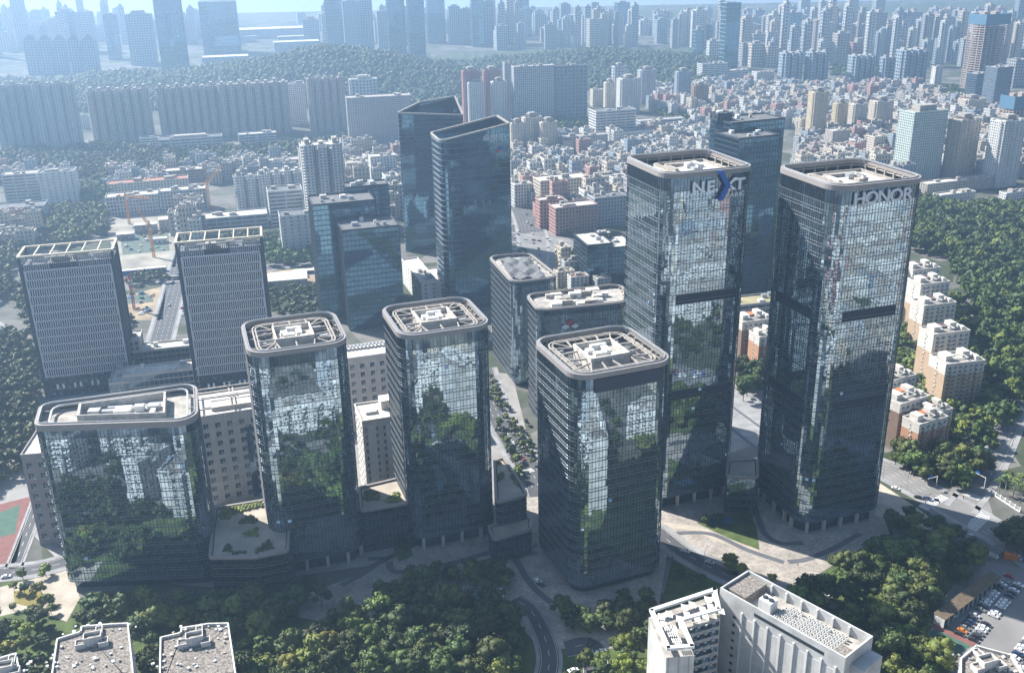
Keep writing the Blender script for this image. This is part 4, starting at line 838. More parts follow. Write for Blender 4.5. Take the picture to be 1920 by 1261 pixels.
def boxes_building(name, label, centre, yaw, vols, wall, win, roof=None, cat='office block', clutter=5, key=None):
    """vols: (x, y, w, d, z0, z1, style) in the building's own axes"""
    T = empty(name, (centre[0], centre[1], 0), label, cat, None, yaw); W, C, Rf = MB(), MB(), MB()
    for (x, y, w_, d_, z0, z1, st) in vols: volume(W, C, Rf, x, y, w_, d_, 0, z0, z1, st)
    ro = Rf.build('roof', roof or ROOFC, T)
    for (x, y, w_, d_, z0, z1, st) in vols:
        for k in range(clutter):
            s_ = rng.uniform(2, 5); MB().box((x + rng.uniform(-.35, .35) * w_, y + rng.uniform(-.3, .3) * d_, z1 - 1.2), (s_, s_ * rng.uniform(.5, 1), rng.uniform(1.5, 3.2))).build('roof_unit', PLANT[rng.randrange(3)], ro)
    W.build('wall', wall, T); C.build('window_glazing', win, T)
    r_ = max(math.hypot(abs(v[0]) + v[2] / 2, abs(v[1]) + v[3] / 2) for v in vols); FOOT.append((centre[0], centre[1], r_ * .85))
    if key: LM.append((*PX((centre[0], centre[1], 20)), key))
    return T
DK = plain('dark_frame', (.05, .06, .072), .5, .1)
# stepped dark glass office between lattice blocks and wedge towers
cd = G(690, 420, 80)[:2]
boxes_building('stepped_office', 'stepped dark glass office with a green patch on its lower front roof', G(688, 416, 80)[:2] + np.array([0, 0]), R(17), [(0, 0, 43, 33, 0, 80, 'glass'), (-14, 33, 48, 32, 0, 93, 'glass'), (10, 58, 34, 18, 0, 97, 'glass')], DK, GLASS_B, ROOFD, key='stepped dark office')
c_ = G(1425, 250, 131)[:2]
boxes_building('dark_office', 'dark blue office tower with an angled lower front, between the two tallest towers', c_ + np.array([0, 8]), R(22), [(-10, 0, 38, 34, 0, 131, 'glass'), (8, 26, 52, 30, 0, 138, 'glass'), (-14, 32, 14, 12, 137, 143, 'blank')], DK, GLASS_B, ROOFD, clutter=4, key='dark blue office')
c_ = G(1128, 446, 39)[:2]
boxes_building('curved_office', 'short dark glass office with two white balcony slots left of the arrow-sign tower', c_, R(14), [(-8, 0, 22, 38, 0, 40, 'glass'), (12, -2, 24, 34, 0, 36, 'glass'), (6, 12, 12, 10, 36, 41, 'blank')], DK, GLASS_B, ROOFL, clutter=4)
boxes_building('mall', 'long white shopping mall wing with coloured posters at the foot of the wedge towers', G(786, 505, 22)[:2], R(-72), [(0, 0, 72, 14, 0, 22, 'blank'), (14, 15, 44, 18, 0, 20, 'blank')], wallmat('white'), WIN, ROOFL, 'mall', key='white mall wing')
for q, m_ in ((0, plain('poster_blue', (.08, .2, .5), .5)), (1, plain('poster_white', (.7, .7, .7), .5)), (2, plain('poster_green', (.04, .3, .14), .5))):
    p = G(794 + q * 7, 520 + q * 9, 12); o = tag(MB().box((0, 0, 0), (.3, 6, 8)).build('poster', m_), ['blue', 'white', 'green'][q] + ' upright poster on the white mall wing', 'poster'); o.location = (p[0] - 8.0, p[1] - 3, 6); o.rotation_euler = (0, 0, R(18))
# ------------------------------------------------------------------ two lattice-front blocks
LATM = plain('lattice_panel', (.50, .52, .56), .6, .06, .4); LATD = plain('lattice_dark', (.04, .05, .07), .6, .15, .4); BEAM = plain('roof_frame_cream', (.55, .49, .38), .7, .1)
def lattice_block(label, pxn, pxr, h, d, yaw):
    A = G(*pxn, h)[:2]; Bq = G(*pxr, h)[:2]; wd = np.linalg.norm(Bq - A); yaw = math.atan2(*(Bq - A)[::-1]); u = np.array([math.cos(yaw), math.sin(yaw)]); v = np.array([-u[1], u[0]])
    c = A + u * wd / 2 + v * d / 2; T = empty('lattice_block', (*c, 0), label, 'office block', None, yaw)
    zg0, zg1 = h * .155, h - 10.5; rows = 13; rh = (zg1 - zg0) / rows
    W, C, Rf = MB(), MB(), MB(); volume(W, C, Rf, 0, 0, wd - 1.2, d, 0, 0, h - 6.2, 'grid'); W.build('wall', LATD, T); C.build('window_glazing', WIN_B, T); Rf.build('roof', ROOFD, T)
    n = 36; x0, x1 = -wd / 2 + 3.2, wd / 2 - 3.2
    for k in range(rows):
        z = zg0 + k * rh; m = MB(); off = (k % 2) * .5
        for i in range(n):
            x = x0 + (x1 - x0) * (i + .25 + off) / n; m.box((x, -d / 2 - .55, z + .3), ((x1 - x0) / n * .44, .5, rh - .3))
        m.build('louvre_row', LATM, T, kind='stuff'); MB().box((0, -d / 2 - .6, z - .3), (x1 - x0 + 1, .7, .6)).build('floor_rail', LATM, T)
    MB().box((0, -d / 2 - .6, zg1), (x1 - x0 + 1, .7, .9)).build('floor_rail', LATM, T)
    for sx in (-1, 1):
        MB().box((sx * (x1 + .45), -d / 2 - .6, zg0 - .3), (.9, .75, zg1 - zg0 + 1.2)).build('side_rail', LATM, T)
        MB().box((sx * (wd / 2 - .7), -d / 2 + .2, 0), (1.6, 2.0, h - 1.2)).build('corner_pier', LATD, T); MB().box((sx * (wd / 2 - .7), d / 2 - .4, 0), (1.6, 2.0, h - 1.2)).build('corner_pier', LATD, T)
    for i in range(40):
        x = -wd / 2 + 3 + (wd - 6) * i / 39
        MB().box((x, -d / 2 - .2, h - 9.4), (.35, .5, 6.8)).build('top_louvre', LATM if not 11 < i < 25 else LATD, T)
    rf = MB().ring(rect(0, 0, wd - 2.2, d - 1.4), rect(0, 0, wd + .6, d + 1.2), h - 1.2, h).build('roof_frame', BEAM, T)
    for i in range(1, 6): MB().box((-wd / 2 + wd * i / 6, 0, h - 1.0), (.7, d - 1.5, .8)).build('roof_beam', BEAM, rf)
    for i in range(4): MB().box((-wd / 3 + wd / 4.4 * i, rng.uniform(-3, 3), h - 7.2), (rng.uniform(5, 9), rng.uniform(4, 8), 3.2)).build('plant_unit', ROOFC, T)
    for i in range(14): MB().box((-wd / 2 + 5 + (wd - 10) * i / 13, -d / 2 - .1, h * .06), (1.3, .3, 3.2)).build('base_window', SIGNW if i % 3 else WIN, T)  # most are painted white to look lit, the rest stay dark glass
    FOOT.append((*c, 34)); LM.append((*PX((*c, 50)), label.split(',')[0].split(' with')[0])); return c, u, v
cl1, ul, vl = lattice_block('left lattice-front office block with an open cream roof frame', (31, 481), (211, 466), 97.8, 24, R(14))
cl2, ul2, vl2 = lattice_block('right lattice-front office block with a brown roof deck inside its frame', (327, 454), (491, 441), 106.4, 22, R(14))
cm = (cl1 + cl2) / 2 + np.array([2, -4])
boxes_building('courtyard_building', 'low courtyard building with cream roof strips between the lattice blocks', cm, R(14), [(0, -14, 46, 16, 0, 22, 'glass'), (0, 22, 46, 14, 0, 24, 'glass'), (-26, 6, 12, 56, 0, 18, 'glass'), (-26, 30, 22, 20, 0, 30, 'grid')], plain('court_stone', (.5, .47, .42), .7, .08), GLASS_D, ROOFL, clutter=3, key='low courtyard building')
# ------------------------------------------------------------------ beige stone blocks behind the front towers
BEIGE = plain('beige_stone', (.64, .60, .55), .75, .10, .3, stain=.12)
def with_windows(T, p0, p1, z0, z1, nx, nz, ww, wh, dep=.02, mat=None):
    """one window object an opening, frame and pane, on a wall of the thing T (own axes)"""
    p0 = np.array(p0, float); p1 = np.array(p1, float); t = (p1 - p0); L = np.linalg.norm(t); t /= L; n_ = np.array([t[1], -t[0]]); yw = math.atan2(t[1], t[0])
    m = MB(); m.ring_ = None
    m.box((0, 0, -wh / 2), (ww, .10, wh), m=0); m.box((0, -.08, -wh / 2 - .12), (ww + .3, .3, .12), m=1); m.box((0, -.03, -wh / 2), (.09, .14, wh), m=1)
    me = m.data('window', [mat or WIN, WHITE]); m.box((ww * .72, -.28, -wh / 2 - .1), (.8, .5, .6), m=1); me2 = m.data('window', [mat or WIN, WHITE])
    for i in range(nx):
        for k in range(nz):
            q = p0 + t * L * (i + .5) / nx + n_ * dep; link('window', me2 if rng.random() < .3 else me, T, loc=(q[0], q[1], z0 + (z1 - z0) * (k + .55) / nz), rz=yw)
def stone_block(name, label, pxc, z, w_, d_, yaw, nx, nz, wall, key=None, z1=None):
    c = G(*pxc, z)[:2]; T = empty(name, (*c, 0), label, 'building', None, yaw); W = MB(); W.prism(rect(0, 0, w_, d_), 0, z, 0, False); W.ring(rect(0, 0, w_ - .8, d_ - .8), rect(0, 0, w_ + .2, d_ + .2), z - .6, z + .9); W.build('wall', wall, T)
    MB().ngon(np.c_[rect(0, 0, w_ - .1, d_ - .1), np.full(4, z - .02)]).build('roof', ROOFL, T)
    r = rect(0, 0, w_, d_); with_windows(T, r[0], r[1], 2, z - 3, nx, nz, w_ / nx * .42, (z - 5) / nz * .52); with_windows(T, r[3], r[0], 2, z - 3, max(2, int(nx * d_ / w_)), nz, w_ / nx * .42, (z - 5) / nz * .52)
    FOOT.append((*c, math.hypot(w_, d_) / 2)); 
    if key: LM.append((*PX((*c, z)), key))
    return T, c
Tb, cb = stone_block('stone_block', 'beige stone block with an open roof frame behind the roof garden podium', (436, 752), 52, 36, 30, YG, 6, 9, BEIGE)
for x in (-17, -1, 1, 17): MB().box((x, 0, 54.5), (.7, 26, .7)).build('roof_frame_bar', STEEL, Tb)
for y in (-13, 0, 13): MB().box((0, y, 55.3), (34, .7, .6)).build('roof_frame_bar', STEEL, Tb)
MB().box((6, -15.2, 2), (3.2, .4, 42)).build('stair_glazing', GLASS_D, Tb)
MB().box((0, -4, 52), (22, 10, 2.2)).build('plant_unit', ROOFL, Tb)
Tb, _ = stone_block('stone_block', 'slim white and beige block with square windows between the two front towers', (705, 770), 46, 19, 22, YG, 4, 10, BEIGE)
for x in (-4.8, 4.8): MB().box((x, -11.2, 10), (4.2, .35, 34)).build('white_strip', WHITE, Tb)
MB().box((6, 4, 46), (6, 8, 5)).build('stair_head', BEIGE, Tb); MB().box((-3, 0, 46), (6, 6, 1.5)).build('plant_unit', WHITE, Tb)
Tb, _ = stone_block('stone_block', 'broad beige stone block with a row of roof vents behind the two front towers', (700, 655), 48, 48, 20, YG, 8, 8, BEIGE)
for i in range(18): MB().box((-20 + i * 2.3, 5, 48.6), (1.1, 3, 1.6)).build('roof_vent', METAL, Tb)
stone_block('stone_block', 'plain beige stone wing at the left end of the trapezoid glass block', (92, 822), 50, 17, 34, R(8), 3, 8, plain('plum_stone', (.33, .29, .29), .8, .1))
# ------------------------------------------------------------------ stepped row of flats at the right, below the wood
TAN = plain('tan_tile', (.42, .31, .22), .8, .1, .4); TANW = plain('white_tile', (.57, .55, .51), .75, .12, .4, stain=.12); TERR = plain('terracotta_tile', (.42, .24, .15), .8, .1, .4); BRN = plain('brown_tile', (.20, .14, .11), .8, .1, .4)
def flats(label, pxn, yb, w_, d_, yaw, low, split, nx, extra_roof=None, shift=(0, 0)):
    h = HGT(pxn[0], pxn[1], yb); N = G(*pxn, h)[:2]; u = np.array([math.cos(yaw), math.sin(yaw)]); v = np.array([-u[1], u[0]]); c = N + u * w_ / 2 + v * d_ / 2 + np.array(shift)
    T = empty('flats', (*c, 0), label, 'apartment block', None, yaw); hs = h * split
    W = MB(); W.prism(rect(0, 0, w_, d_), 0, hs, 0, False); W.build('lower_wall', low, T)
    W = MB(); W.prism(rect(0, 0, w_ + .04, d_ + .04), hs, h, 0, False); W.ring(rect(0, 0, w_ - .7, d_ - .7), rect(0, 0, w_ + .3, d_ + .3), h - .4, h + 1.0); W.build('upper_wall', TANW, T)
    ro = MB().ngon(np.c_[rect(0, 0, w_ - .2, d_ - .2), np.full(4, h - .05)]).build('roof', ROOFC, T)
    r = rect(0, 0, w_, d_); nf = max(4, int(round(h / 3.1)))
    with_windows(T, r[0] + (r[1] - r[0]) * .04, r[1], 1, h - 1, nx, nf, 1.7, 1.5); with_windows(T, r[3] + (r[0] - r[3]) * .3, r[0] + (r[3] - r[0]) * .3, 1, h - 1, 1, nf, 1.0, 1.3)
    for k in range(nf):
        for sx in (-.3, .02, .33): MB().box((w_ * sx, -d_ / 2 - .75, 1.0 + k * (h - 2) / nf), (w_ * .13, 1.5, 1.05)).build('balcony', TANW if k > nf * split else low, T)
    for sx, sy, a, b_, zz_ in ((-.25, .1, .22, .5, 3.2), (.2, .15, .18, .4, 4.4), (.38, -.2, .1, .25, 2.6)): MB().box((w_ * sx, d_ * sy, h), (w_ * a, d_ * b_, zz_)).build('stair_head', TANW, ro)
    MB().ring(rect(-w_ * .05, -d_ * .2, w_ * .3, d_ * .3), rect(-w_ * .05, -d_ * .2, w_ * .34, d_ * .36), h + 2.4, h + 2.8).build('roof_pergola', TANW, ro)
    if extra_roof: MB().box((w_ * .12, d_ * .3, h + .02), (w_ * .36, d_ * .3, 1.8)).build('pitched_cover', extra_roof, ro)
    FOOT.append((*c, math.hypot(w_, d_) / 2)); LM.append((*PX((*c, h)), 'stepped flats by the wood')); return T
RT = plain('roof_tile_orange', (.42, .15, .06), .8, .15); RP = plain('roof_tile_plum', (.10, .06, .08), .7, .2)
flats('white-topped tan flats with plum roof, furthest of the stepped row by the wood', (1727, 535), 628, 24, 16, R(14), TAN, .55, 6, RP)
flats('white-topped tan flats with plum roof, second furthest of the stepped row', (1733, 575), 655, 26, 15, R(14), TAN, .58, 6, RP)
flats('white-topped tan flats with plum roof, third of the stepped row', (1751, 629), 724, 27, 15, R(14), TAN, .66, 6, RP)
flats('tall-looking tan flats with white roof rooms, nearest of the stepped row', (1774, 685), 767, 27, 17, R(12), TAN, .78, 7)
flats('white-topped tan flats half hidden behind the letter tower, beyond the stepped row', (1712, 508), 596, 24, 15, R(14), TAN, .5, 6, RP)
flats('cream low flats with terraces between the stepped row and the letter tower', (1672, 716), 800, 20, 14, R(26), TAN, .7, 5, RT)
flats('brown low flats with roof planting beside the letter tower', (1688, 760), 842, 24, 16, R(28), BRN, .82, 6, RT)
flats('terracotta striped flats with orange roof hatch near the road', (1724, 798), 868, 22, 12, R(26), TERR, .78, 5, RT)
flats('dark-sided terracotta flats just behind the striped ones', (1748, 778), 848, 16, 12, R(26), TERR, .8, 4, RT)
flats('brown flats seen in the gap between the two tallest towers', (1392, 606), 676, 24, 16, R(16), BRN, .8, 6, RT)
flats('terracotta end block in the gap between the two tallest towers', (1424, 634), 700, 14, 14, R(16), TERR, .78, 3)
boxes_building('stadium_strip', 'long grey building with a yellow-green roof strip in the gap between the tallest towers', G(1410, 560, 14)[:2], R(14), [(0, 0, 70, 20, 0, 14, 'ribbon')], wallmat('grey'), WIN, plain('strip_roof', (.30, .27, .16), .9, .3, .1))
# ------------------------------------------------------------------ near roofs along the bottom edge
OLD = plain('old_roof', (.21, .19, .17), .95, .65, 1.1); OLDW = plain('old_white_wall', (.60, .59, .57), .8, .12, .3, stain=.2)
def near_roof(label, pts, z, key, lift=None):
    p, c = local_poly(pts, z); p = np.array(p); T = empty('flats', (*c, 0), label, 'apartment block'); i_ = offset(round_poly([tuple(q) for q in p], .3, 50), -.6); o_ = offset(round_poly([tuple(q) for q in p], .3, 50), 0.0)
    W = MB(); W.prism(o_, 0, z - .9, 0, False); W.ring(i_ * 1.008, offset(o_, .12), z - 1.2, z + .0); W.build('wall', OLDW, T); ro = MB().ngon(np.c_[i_, np.full(len(i_), z - 1.15)]).build('roof', OLD, T)
    k = len(p)
    for i in range(k):
        a, b = p[i], p[(i + 1) % k]; L = np.linalg.norm(b - a); mid = (a + b) / 2
        if L > 9 and (b - a)[0] * 1 + 0 * L > -1e9: with_windows(T, a + (b - a) * .08, b - (b - a) * .08, 1, z - 2, max(2, int(L / 4)), int(z / 3.1), 1.7, 1.5)
    w_ = np.ptp(p[:, 0]); cx = p.mean(0)
    for (dx, dy, a, b, hh, m_) in ((0, 2, 6.5, 4.2, 4.0, OLDW), (-4.2, 0, 3.6, 3.8, 2.2, OLDW), (4.4, 1, 3.6, 3.6, 2.2, OLDW), (0, 8, 2.6, 5, 1.6, OLDW)):
        q = cx + np.array([dx, dy]); MB().ring(rect(*q, a - .6, b - .6, .32), rect(*q, a, b, .32), z - 1.1, z - 1.1 + hh).build('roof_room_wall', m_, ro); MB().ngon(np.c_[rect(*q, a - .5, b - .5, .32), np.full(4, z - 1.2 + hh * .72)]).build('roof_room_top', OLD, ro)
    for _ in range(40):
        q = cx + np.array([rng.uniform(-.36, .36) * w_, rng.uniform(-.36, .36) * np.ptp(p[:, 1])]); s_ = rng.uniform(.5, 1.3); MB().box((*q, z - 1.15), (s_, s_ * rng.uniform(.5, 1.5), rng.uniform(.3, 1.0)), rng.random()).build('roof_clutter', [WHITE, METAL, OLDW, STEEL][rng.randrange(4)], ro)
    FOOT.append((*c, 20)); LM.append((*PX((*c, z)), key)); return T
near_roof('old flats with a weathered grey roof, left of two along the bottom edge', [(106, 1196), (150, 1182), (152, 1172), (203, 1168), (240, 1166), (252, 1280), (92, 1292)], 25, 'left old roof')
near_roof('old flats with a weathered grey roof, right of two along the bottom edge', [(300, 1193), (338, 1184), (340, 1175), (390, 1167), (428, 1166), (444, 1275), (298, 1292)], 25, 'right old roof')
near_roof('white flats cut off by the bottom left corner', [(-30, 1240), (30, 1222), (44, 1290), (-30, 1300)], 25, 'corner flats')
near_roof('white house with roof terraces cut by the bottom right edge', [(1801, 1232), (1830, 1208), (1897, 1226), (1920, 1262), (1880, 1290), (1800, 1290)], 22, 'white terrace house')
# white L-shaped tiled building
WT = paving('white_wall_tile', (.58, .58, .56), (.54, .54, .53), .8, .6, .02)
def white_block():
    z = 42.0; g = np.array([G(*q, z)[:2] for q in ((1347, 1098), (1581, 1229), (1629, 1189), (1417, 1075))]); c = g.mean(0); u = g[1] - g[0]; w_ = np.linalg.norm(u); yw = math.atan2(u[1], u[0]); d_ = 17.6
    T = empty('white_tiled_block', (*c, 0), 'tall white tiled block with a sunken roof full of air conditioners, bottom right', 'office block', None, yw)
    W = MB(); W.prism(rect(0, 0, w_, d_), 0, z - 5, 0, False); W.ring(rect(0, 0, w_ - 1.2, d_ - 1.2), rect(0, 0, w_ + .1, d_ + .1), z - 5.2, z); W.build('wall', WT, T)
    ro = MB().ngon(np.c_[rect(0, 0, w_ - 1, d_ - 1), np.full(4, z - 4.4)]).build('roof', ROOFC, T)
    for i in range(8): MB().box((-w_ / 2 + 11 + i * (w_ - 13) / 7.2, -d_ / 2 - .3, 0), (.7, .7, z - 5.5)).build('pilaster', WHITE, T)
    for i in range(7): MB().box((-w_ / 2 + 14 + i * (w_ - 13) / 7.2, -d_ / 2 - .06, 1), (5.0, .16, z - 8.5)).build('wall_panel', OLDW, T)
    MB().box((4, -d_ / 2 - .02, z - 4.0), (w_ * .55, .2, 1.4)).build('roof_slot', COREM, T)
    for i in range(9): MB().box((-w_ / 2 + 7.5, -d_ / 2 - .02, 3 + i * 3.6), (1.3, .3, 1.2)).build('stair_window', COREM, T)
    for i in range(6): MB().box((-w_ / 2 + 12 + i * (w_ - 14) / 6, d_ / 2 - 1.0, z - 4.4), (.7, .9, 3.9)).build('parapet_pier', WHITE, T)
    MB().box((-w_ / 2 + 5.2, 1.0, z - 4.4), (9, 13.5, 3.4), mt=0).build('stair_head', OLD, T)
    MB().box((w_ / 2 - 3.4, -d_ / 2 + 4, z - 4.4), (5, 6, 3.2)).build('stair_head', OLD, T)
    b = MB(); b.box((-w_ / 2 + 17, -1.5, z - 4.4), (5.4, 4.6, 4.8)); ct = b.build('cooling_tower', WHITE, ro)
    cyl = lambda x, y, zz, r, h, m: MB().prism([(x + r * math.cos(t), y + r * math.sin(t)) for t in np.linspace(0, 2 * math.pi, 15)[:-1]], zz, zz + h, m)
    for sx in (-1.3, 1.3): cyl(-w_ / 2 + 17 + sx, -1.5, z + .4, 1.0, .5, 0).build('fan', COREM, ro)
    am = MB(); am.box((0, 0, 0), (1.15, .85, 1.05), m=0); am.prism([(.42 * .9 * math.cos(t), .38 * math.sin(t)) for t in np.linspace(0, 2 * math.pi, 11)[:-1]], 1.051, 1.09, 1); ac = am.data('air_conditioner', [WHITE, COREM])
    for i in range(15):
        for j in range(7):
            if rng.random() < .93: link('air_conditioner', ac, ro, loc=(-w_ / 2 + 22.3 + i * 1.75, -d_ / 2 + 3.0 + j * 1.75 + .3 * (i % 2), z - 4.4 + .35))
    MB().box((w_ / 2 + 2.6, 1.5, 0), (5, 12, z - 5)).build('end_bay', WT, T)
    # left wing with slatted roof frame
    p, c2 = local_poly([(1217, 1140), (1250, 1215), (1303, 1211), (1281, 1161), (1352, 1141), (1343, 1099)], z - 2); q = np.array(p); z2 = z - 2
    T2_ = empty('slatted_wing', (*c2, 0), 'white tiled wing with a slatted roof frame left of the tall tiled block', 'office block'); W = MB(); W.prism(q, 0, z2 - 4, 0, False); W.build('wall', WT, T2_); MB().ngon(np.c_[q, np.full(len(q), z2 - 4.0)]).build('roof', ROOFC, T2_)
    inn = offset(round_poly([tuple(a) for a in q], .2, 60), -1.6); out_ = round_poly([tuple(a) for a in q], .2, 60); MB().ring(inn, out_, z2 - 1.0, z2).build('roof_frame', WHITE, T2_)
    for i in range(8):
        a = G(1233 + i * 14.5, 1141 - i * 4.8, z2)[:2] - c2
        for k in range(3):
            for s_ in range(5):
                if (i + k) % 3 == 2: continue
                b_ = a + np.array([.5 * s_ * .93 + .2 * k, -.2 * s_ - 1.0 - k * 4.4 - (1.0 if i < 3 else 0)]); MB().bar((*b_, z2 - .4), (b_[0] - .1, b_[1] - 3.6, z2 - .4), .3, .25).build('slat', WHITE, T2_)
    for i in range(4):
        for s_ in range(5):
            a = G(1240 + i * 7, 1172 + i * 11, z2)[:2] - c2 + np.array([s_ * .75 + 1, 0]); MB().bar((*a, z2 - .4), (a[0] + .3, a[1] - 2.6, z2 - .4), .3, .25).build('slat', WHITE, T2_)
    gi = np.array([G(*t, z2)[:2] - c2 for t in ((1281, 1161), (1352, 1141))])
    for k in range(9): 
        b = MB(); m_ = gi.mean(0); dirv = gi[1] - gi[0]; yw2 = math.atan2(dirv[1], dirv[0]); b.box((m_[0] + .1, m_[1] - .15, 1.5 + k * 3.9), (np.linalg.norm(dirv) * .92, .4, 1.9), yw2); b.build('window_band', WIN_B, T2_)
        for s_ in range(4): MB().box((*(gi[0] + dirv * (.2 + .2 * s_) + np.array([.2, -.6])), 3.6 + k * 3.9), (1.0, .6, .6), yw2).build('air_conditioner', OLDW, T2_)
    FOOT.append((*c, 30)); FOOT.append((*c2, 18)); LM.append((*PX((*c, z)), 'white tiled block'))
white_block()
# ------------------------------------------------------------------ building sites: towers and cranes
def site_tower(label, xl, xr, yt, yb, ycap, pod):
    yaw = R(18); c, wd, dp, h = place(xl, xr, yt, yb, .8, yaw); T = empty('unfinished_tower', (*c, 0), label, 'building site', None, yaw); zc = HGT((xl + xr) / 2, ycap, yb); n = int(zc / 4.4)
    CON = plain('raw_concrete', (.42, .33, .28), .9, .15, .2)
    for k in range(n): MB().box((0, 0, pod + (zc - pod) * k / n), (wd, dp, .9)).build('floor_slab', CON, T)
    cm = MB().box((0, 0, 0), (1.3, 1.3, zc - 1)).data('column', CON)
    for i in range(6):
        for j in (-1, 1): link('column', cm, T, loc=(-wd / 2 + 1.2 + (wd - 2.4) * i / 5, j * (dp / 2 - 1.0), .5))
    for j in (-.2, .2): 
        for i in (-1, 1): link('column', cm, T, loc=(i * (wd / 2 - .9), j * dp, .5))
    MB().box((0, 0, 0), (wd * .5, dp * .5, zc)).build('core', COREM, T)
    MB().ring(rect(0, 0, wd + .6, dp + .6), rect(0, 0, wd + 1.2, dp + 1.2), zc - 1, h).build('blue_screen', plain('site_screen', (.08, .18, .27), .7, .12), T, label='blue climbing screen round the top floors')
    for sx in (-.25, .2): MB().box((wd * sx, 0, zc), (wd * .2, dp * .3, h - zc + 3)).build('formwork', CON, T)
    if pod > 2: W, C, Rf = MB(), MB(), MB(); volume(W, C, Rf, 0, 0, wd * 1.05, dp * 1.05, 0, 0, pod, 'glass'); W.build('clad_wall', DK, T); C.build('window_glazing', GLASS_D, T); Rf.build('roof', ROOFD, T)
    FOOT.append((*c, 35)); LM.append((*PX((*c, h * .6)), 'unfinished tower')); return T
site_tower('unfinished concrete tower with a blue screen round its top at the upper right', 1821, 1893, 27, 182, 46, 12)
site_tower('lower unfinished tower with a blue screen at the right edge', 1880, 1936, 181, 262, 204, 2)
def lattice_beam(m, a, b, w_, n):
    a = np.array(a, float); b = np.array(b, float); d = b - a; L = np.linalg.norm(d); d /= L; s_ = np.cross(d, [0, 0, 1]) if abs(d[2]) < .9 else np.array([1.0, 0, 0]); s_ /= np.linalg.norm(s_); t = np.cross(s_, d); cs = [s_ * w_ / 2 + t * w_ / 2, s_ * w_ / 2 - t * w_ / 2, -s_ * w_ / 2 - t * w_ / 2, -s_ * w_ / 2 + t * w_ / 2]
    for c in cs: m.bar(a + c, b + c, w_ * .2)
    for i in range(n):
        p = a + d * L * i / n; q = a + d * L * (i + 1) / n
        for k in range(4): m.bar(p + cs[k], q + cs[(k + 1) % 4], w_ * .13)
def crane(label, px, yb, ytop, jib_px, mat, w_=1.9):
    g = G(px, yb); h = HGT(px, ytop, yb); T = empty('tower_crane', (g[0], g[1], 0), label, 'crane'); m = MB(); lattice_beam(m, (0, 0, 0), (0, 0, h), w_, 14); m.build('mast', mat, T)
    e = G(*jib_px, h); v = e[:2] - g[:2]; best = None
    dvec = np.array([v[0], 0.0]); L = 42.0; dirx = 1 if jib_px[0] > px else -1; rise = HGT(px, jib_px[1], yb) - h
    a = (dirx * abs(jib_px[0] - px) / F * np.linalg.norm(g - [0, 0, HC]), 4.0, h + rise)
    m = MB(); lattice_beam(m, (0, 0, h), a, w_ * .8, 12); m.build('jib', mat, T); m = MB(); lattice_beam(m, (0, 0, h), (-a[0] * .3, -1, h + 1.5), w_ * .8, 4); m.build('counter_jib', mat, T)
    MB().box((-a[0] * .3, -1, h - 1.5), (3, 2.4, 3)).build('counterweight', ROOFC, T); MB().box((1.6, -1, h - 2.6), (2, 1.8, 2.4)).build('cab', WHITE, T); m = MB(); lattice_beam(m, (0, 0, h), (0, 0, h + 6), w_ * .6, 3); m.build('peak', mat, T)
    m = MB(); m.bar((0, 0, h + 6), (a[0] * .8, a[1] * .8, h + (a[2] - h) * .8), .25).bar((0, 0, h + 6), (-a[0] * .3, -1, h + 1.5), .25); m.build('tie', mat, T)
ORG = plain('crane_orange', (.62, .28, .05), .6, .06); REDC = plain('crane_red', (.40, .04, .05), .6, .06)
crane('tall orange tower crane with its jib raised to the right, beside the white flats', 394, 392, 346, (422, 312), ORG)
crane('orange tower crane with a level jib, left of the white workshop', 243, 420, 368, (282, 374), ORG)
crane('orange crane leaning its jib to the upper left above the lattice block', 289, 482, 425, (270, 392), ORG)
crane('short dark red crane standing in the muddy pit between the lattice blocks', 252, 580, 528, (246, 524), REDC, 1.5)
crane('small tower crane on top of the far skyline right of the spire tower', 1868, 60, 18, (1890, 8), REDC, 2.2)

for i, (x, y, a, sz, m_, l) in enumerate(((262, 512, 15, (46, 5, 4), SIGNB, 'long blue-walled site hut row before the trees'), (236, 448, 15, (16, 8, 6), ROOFC, 'grey site store under the left crane'), (300, 455, 15, (14, 6, 5), WHITE, 'white site cabin right of the leaning crane'), (275, 435, 15, (22, 10, 9), ROOFC, 'raw concrete frame beside the leaning crane'), (312, 430, 15, (12, 12, 12), ROOFC, 'taller raw concrete core on the building site'), (540, 520, 12, (30, 7, 4), WHITE, 'white site cabin row left of the stepped office'), (570, 512, 12, (18, 6, 3), SIGNB, 'blue-roofed site hut left of the stepped office'), (520, 538, 12, (52, 22, 9), ROOFL, 'low white-roofed hall behind the right lattice block'))):
    g_ = G(x, y); T = empty('site_hut', (g_[0], g_[1], 0), l, 'hut', None, R(a)); MB().box((0, 0, 0), (sz[0], sz[1], sz[2])).build('wall', m_, T); MB().box((0, 0, sz[2] + .003), (sz[0] + .8, sz[1] + .8, .3)).build('roof', ROOFL, T)
    for k in range(max(2, int(sz[0] / 4))): MB().box((-sz[0] / 2 + (k + .5) * 4 * sz[0] / (4 * max(2, int(sz[0] / 4))), -sz[1] / 2 - .03, 1.2), (1.6, .1, 1.2)).build('window', WIN, T)
PILE = [plain('pile_' + str(i), c, .9, .3, .8) for i, c in enumerate(((.10, .22, .16), (.34, .27, .19), (.4, .39, .37), (.10, .16, .30)))]
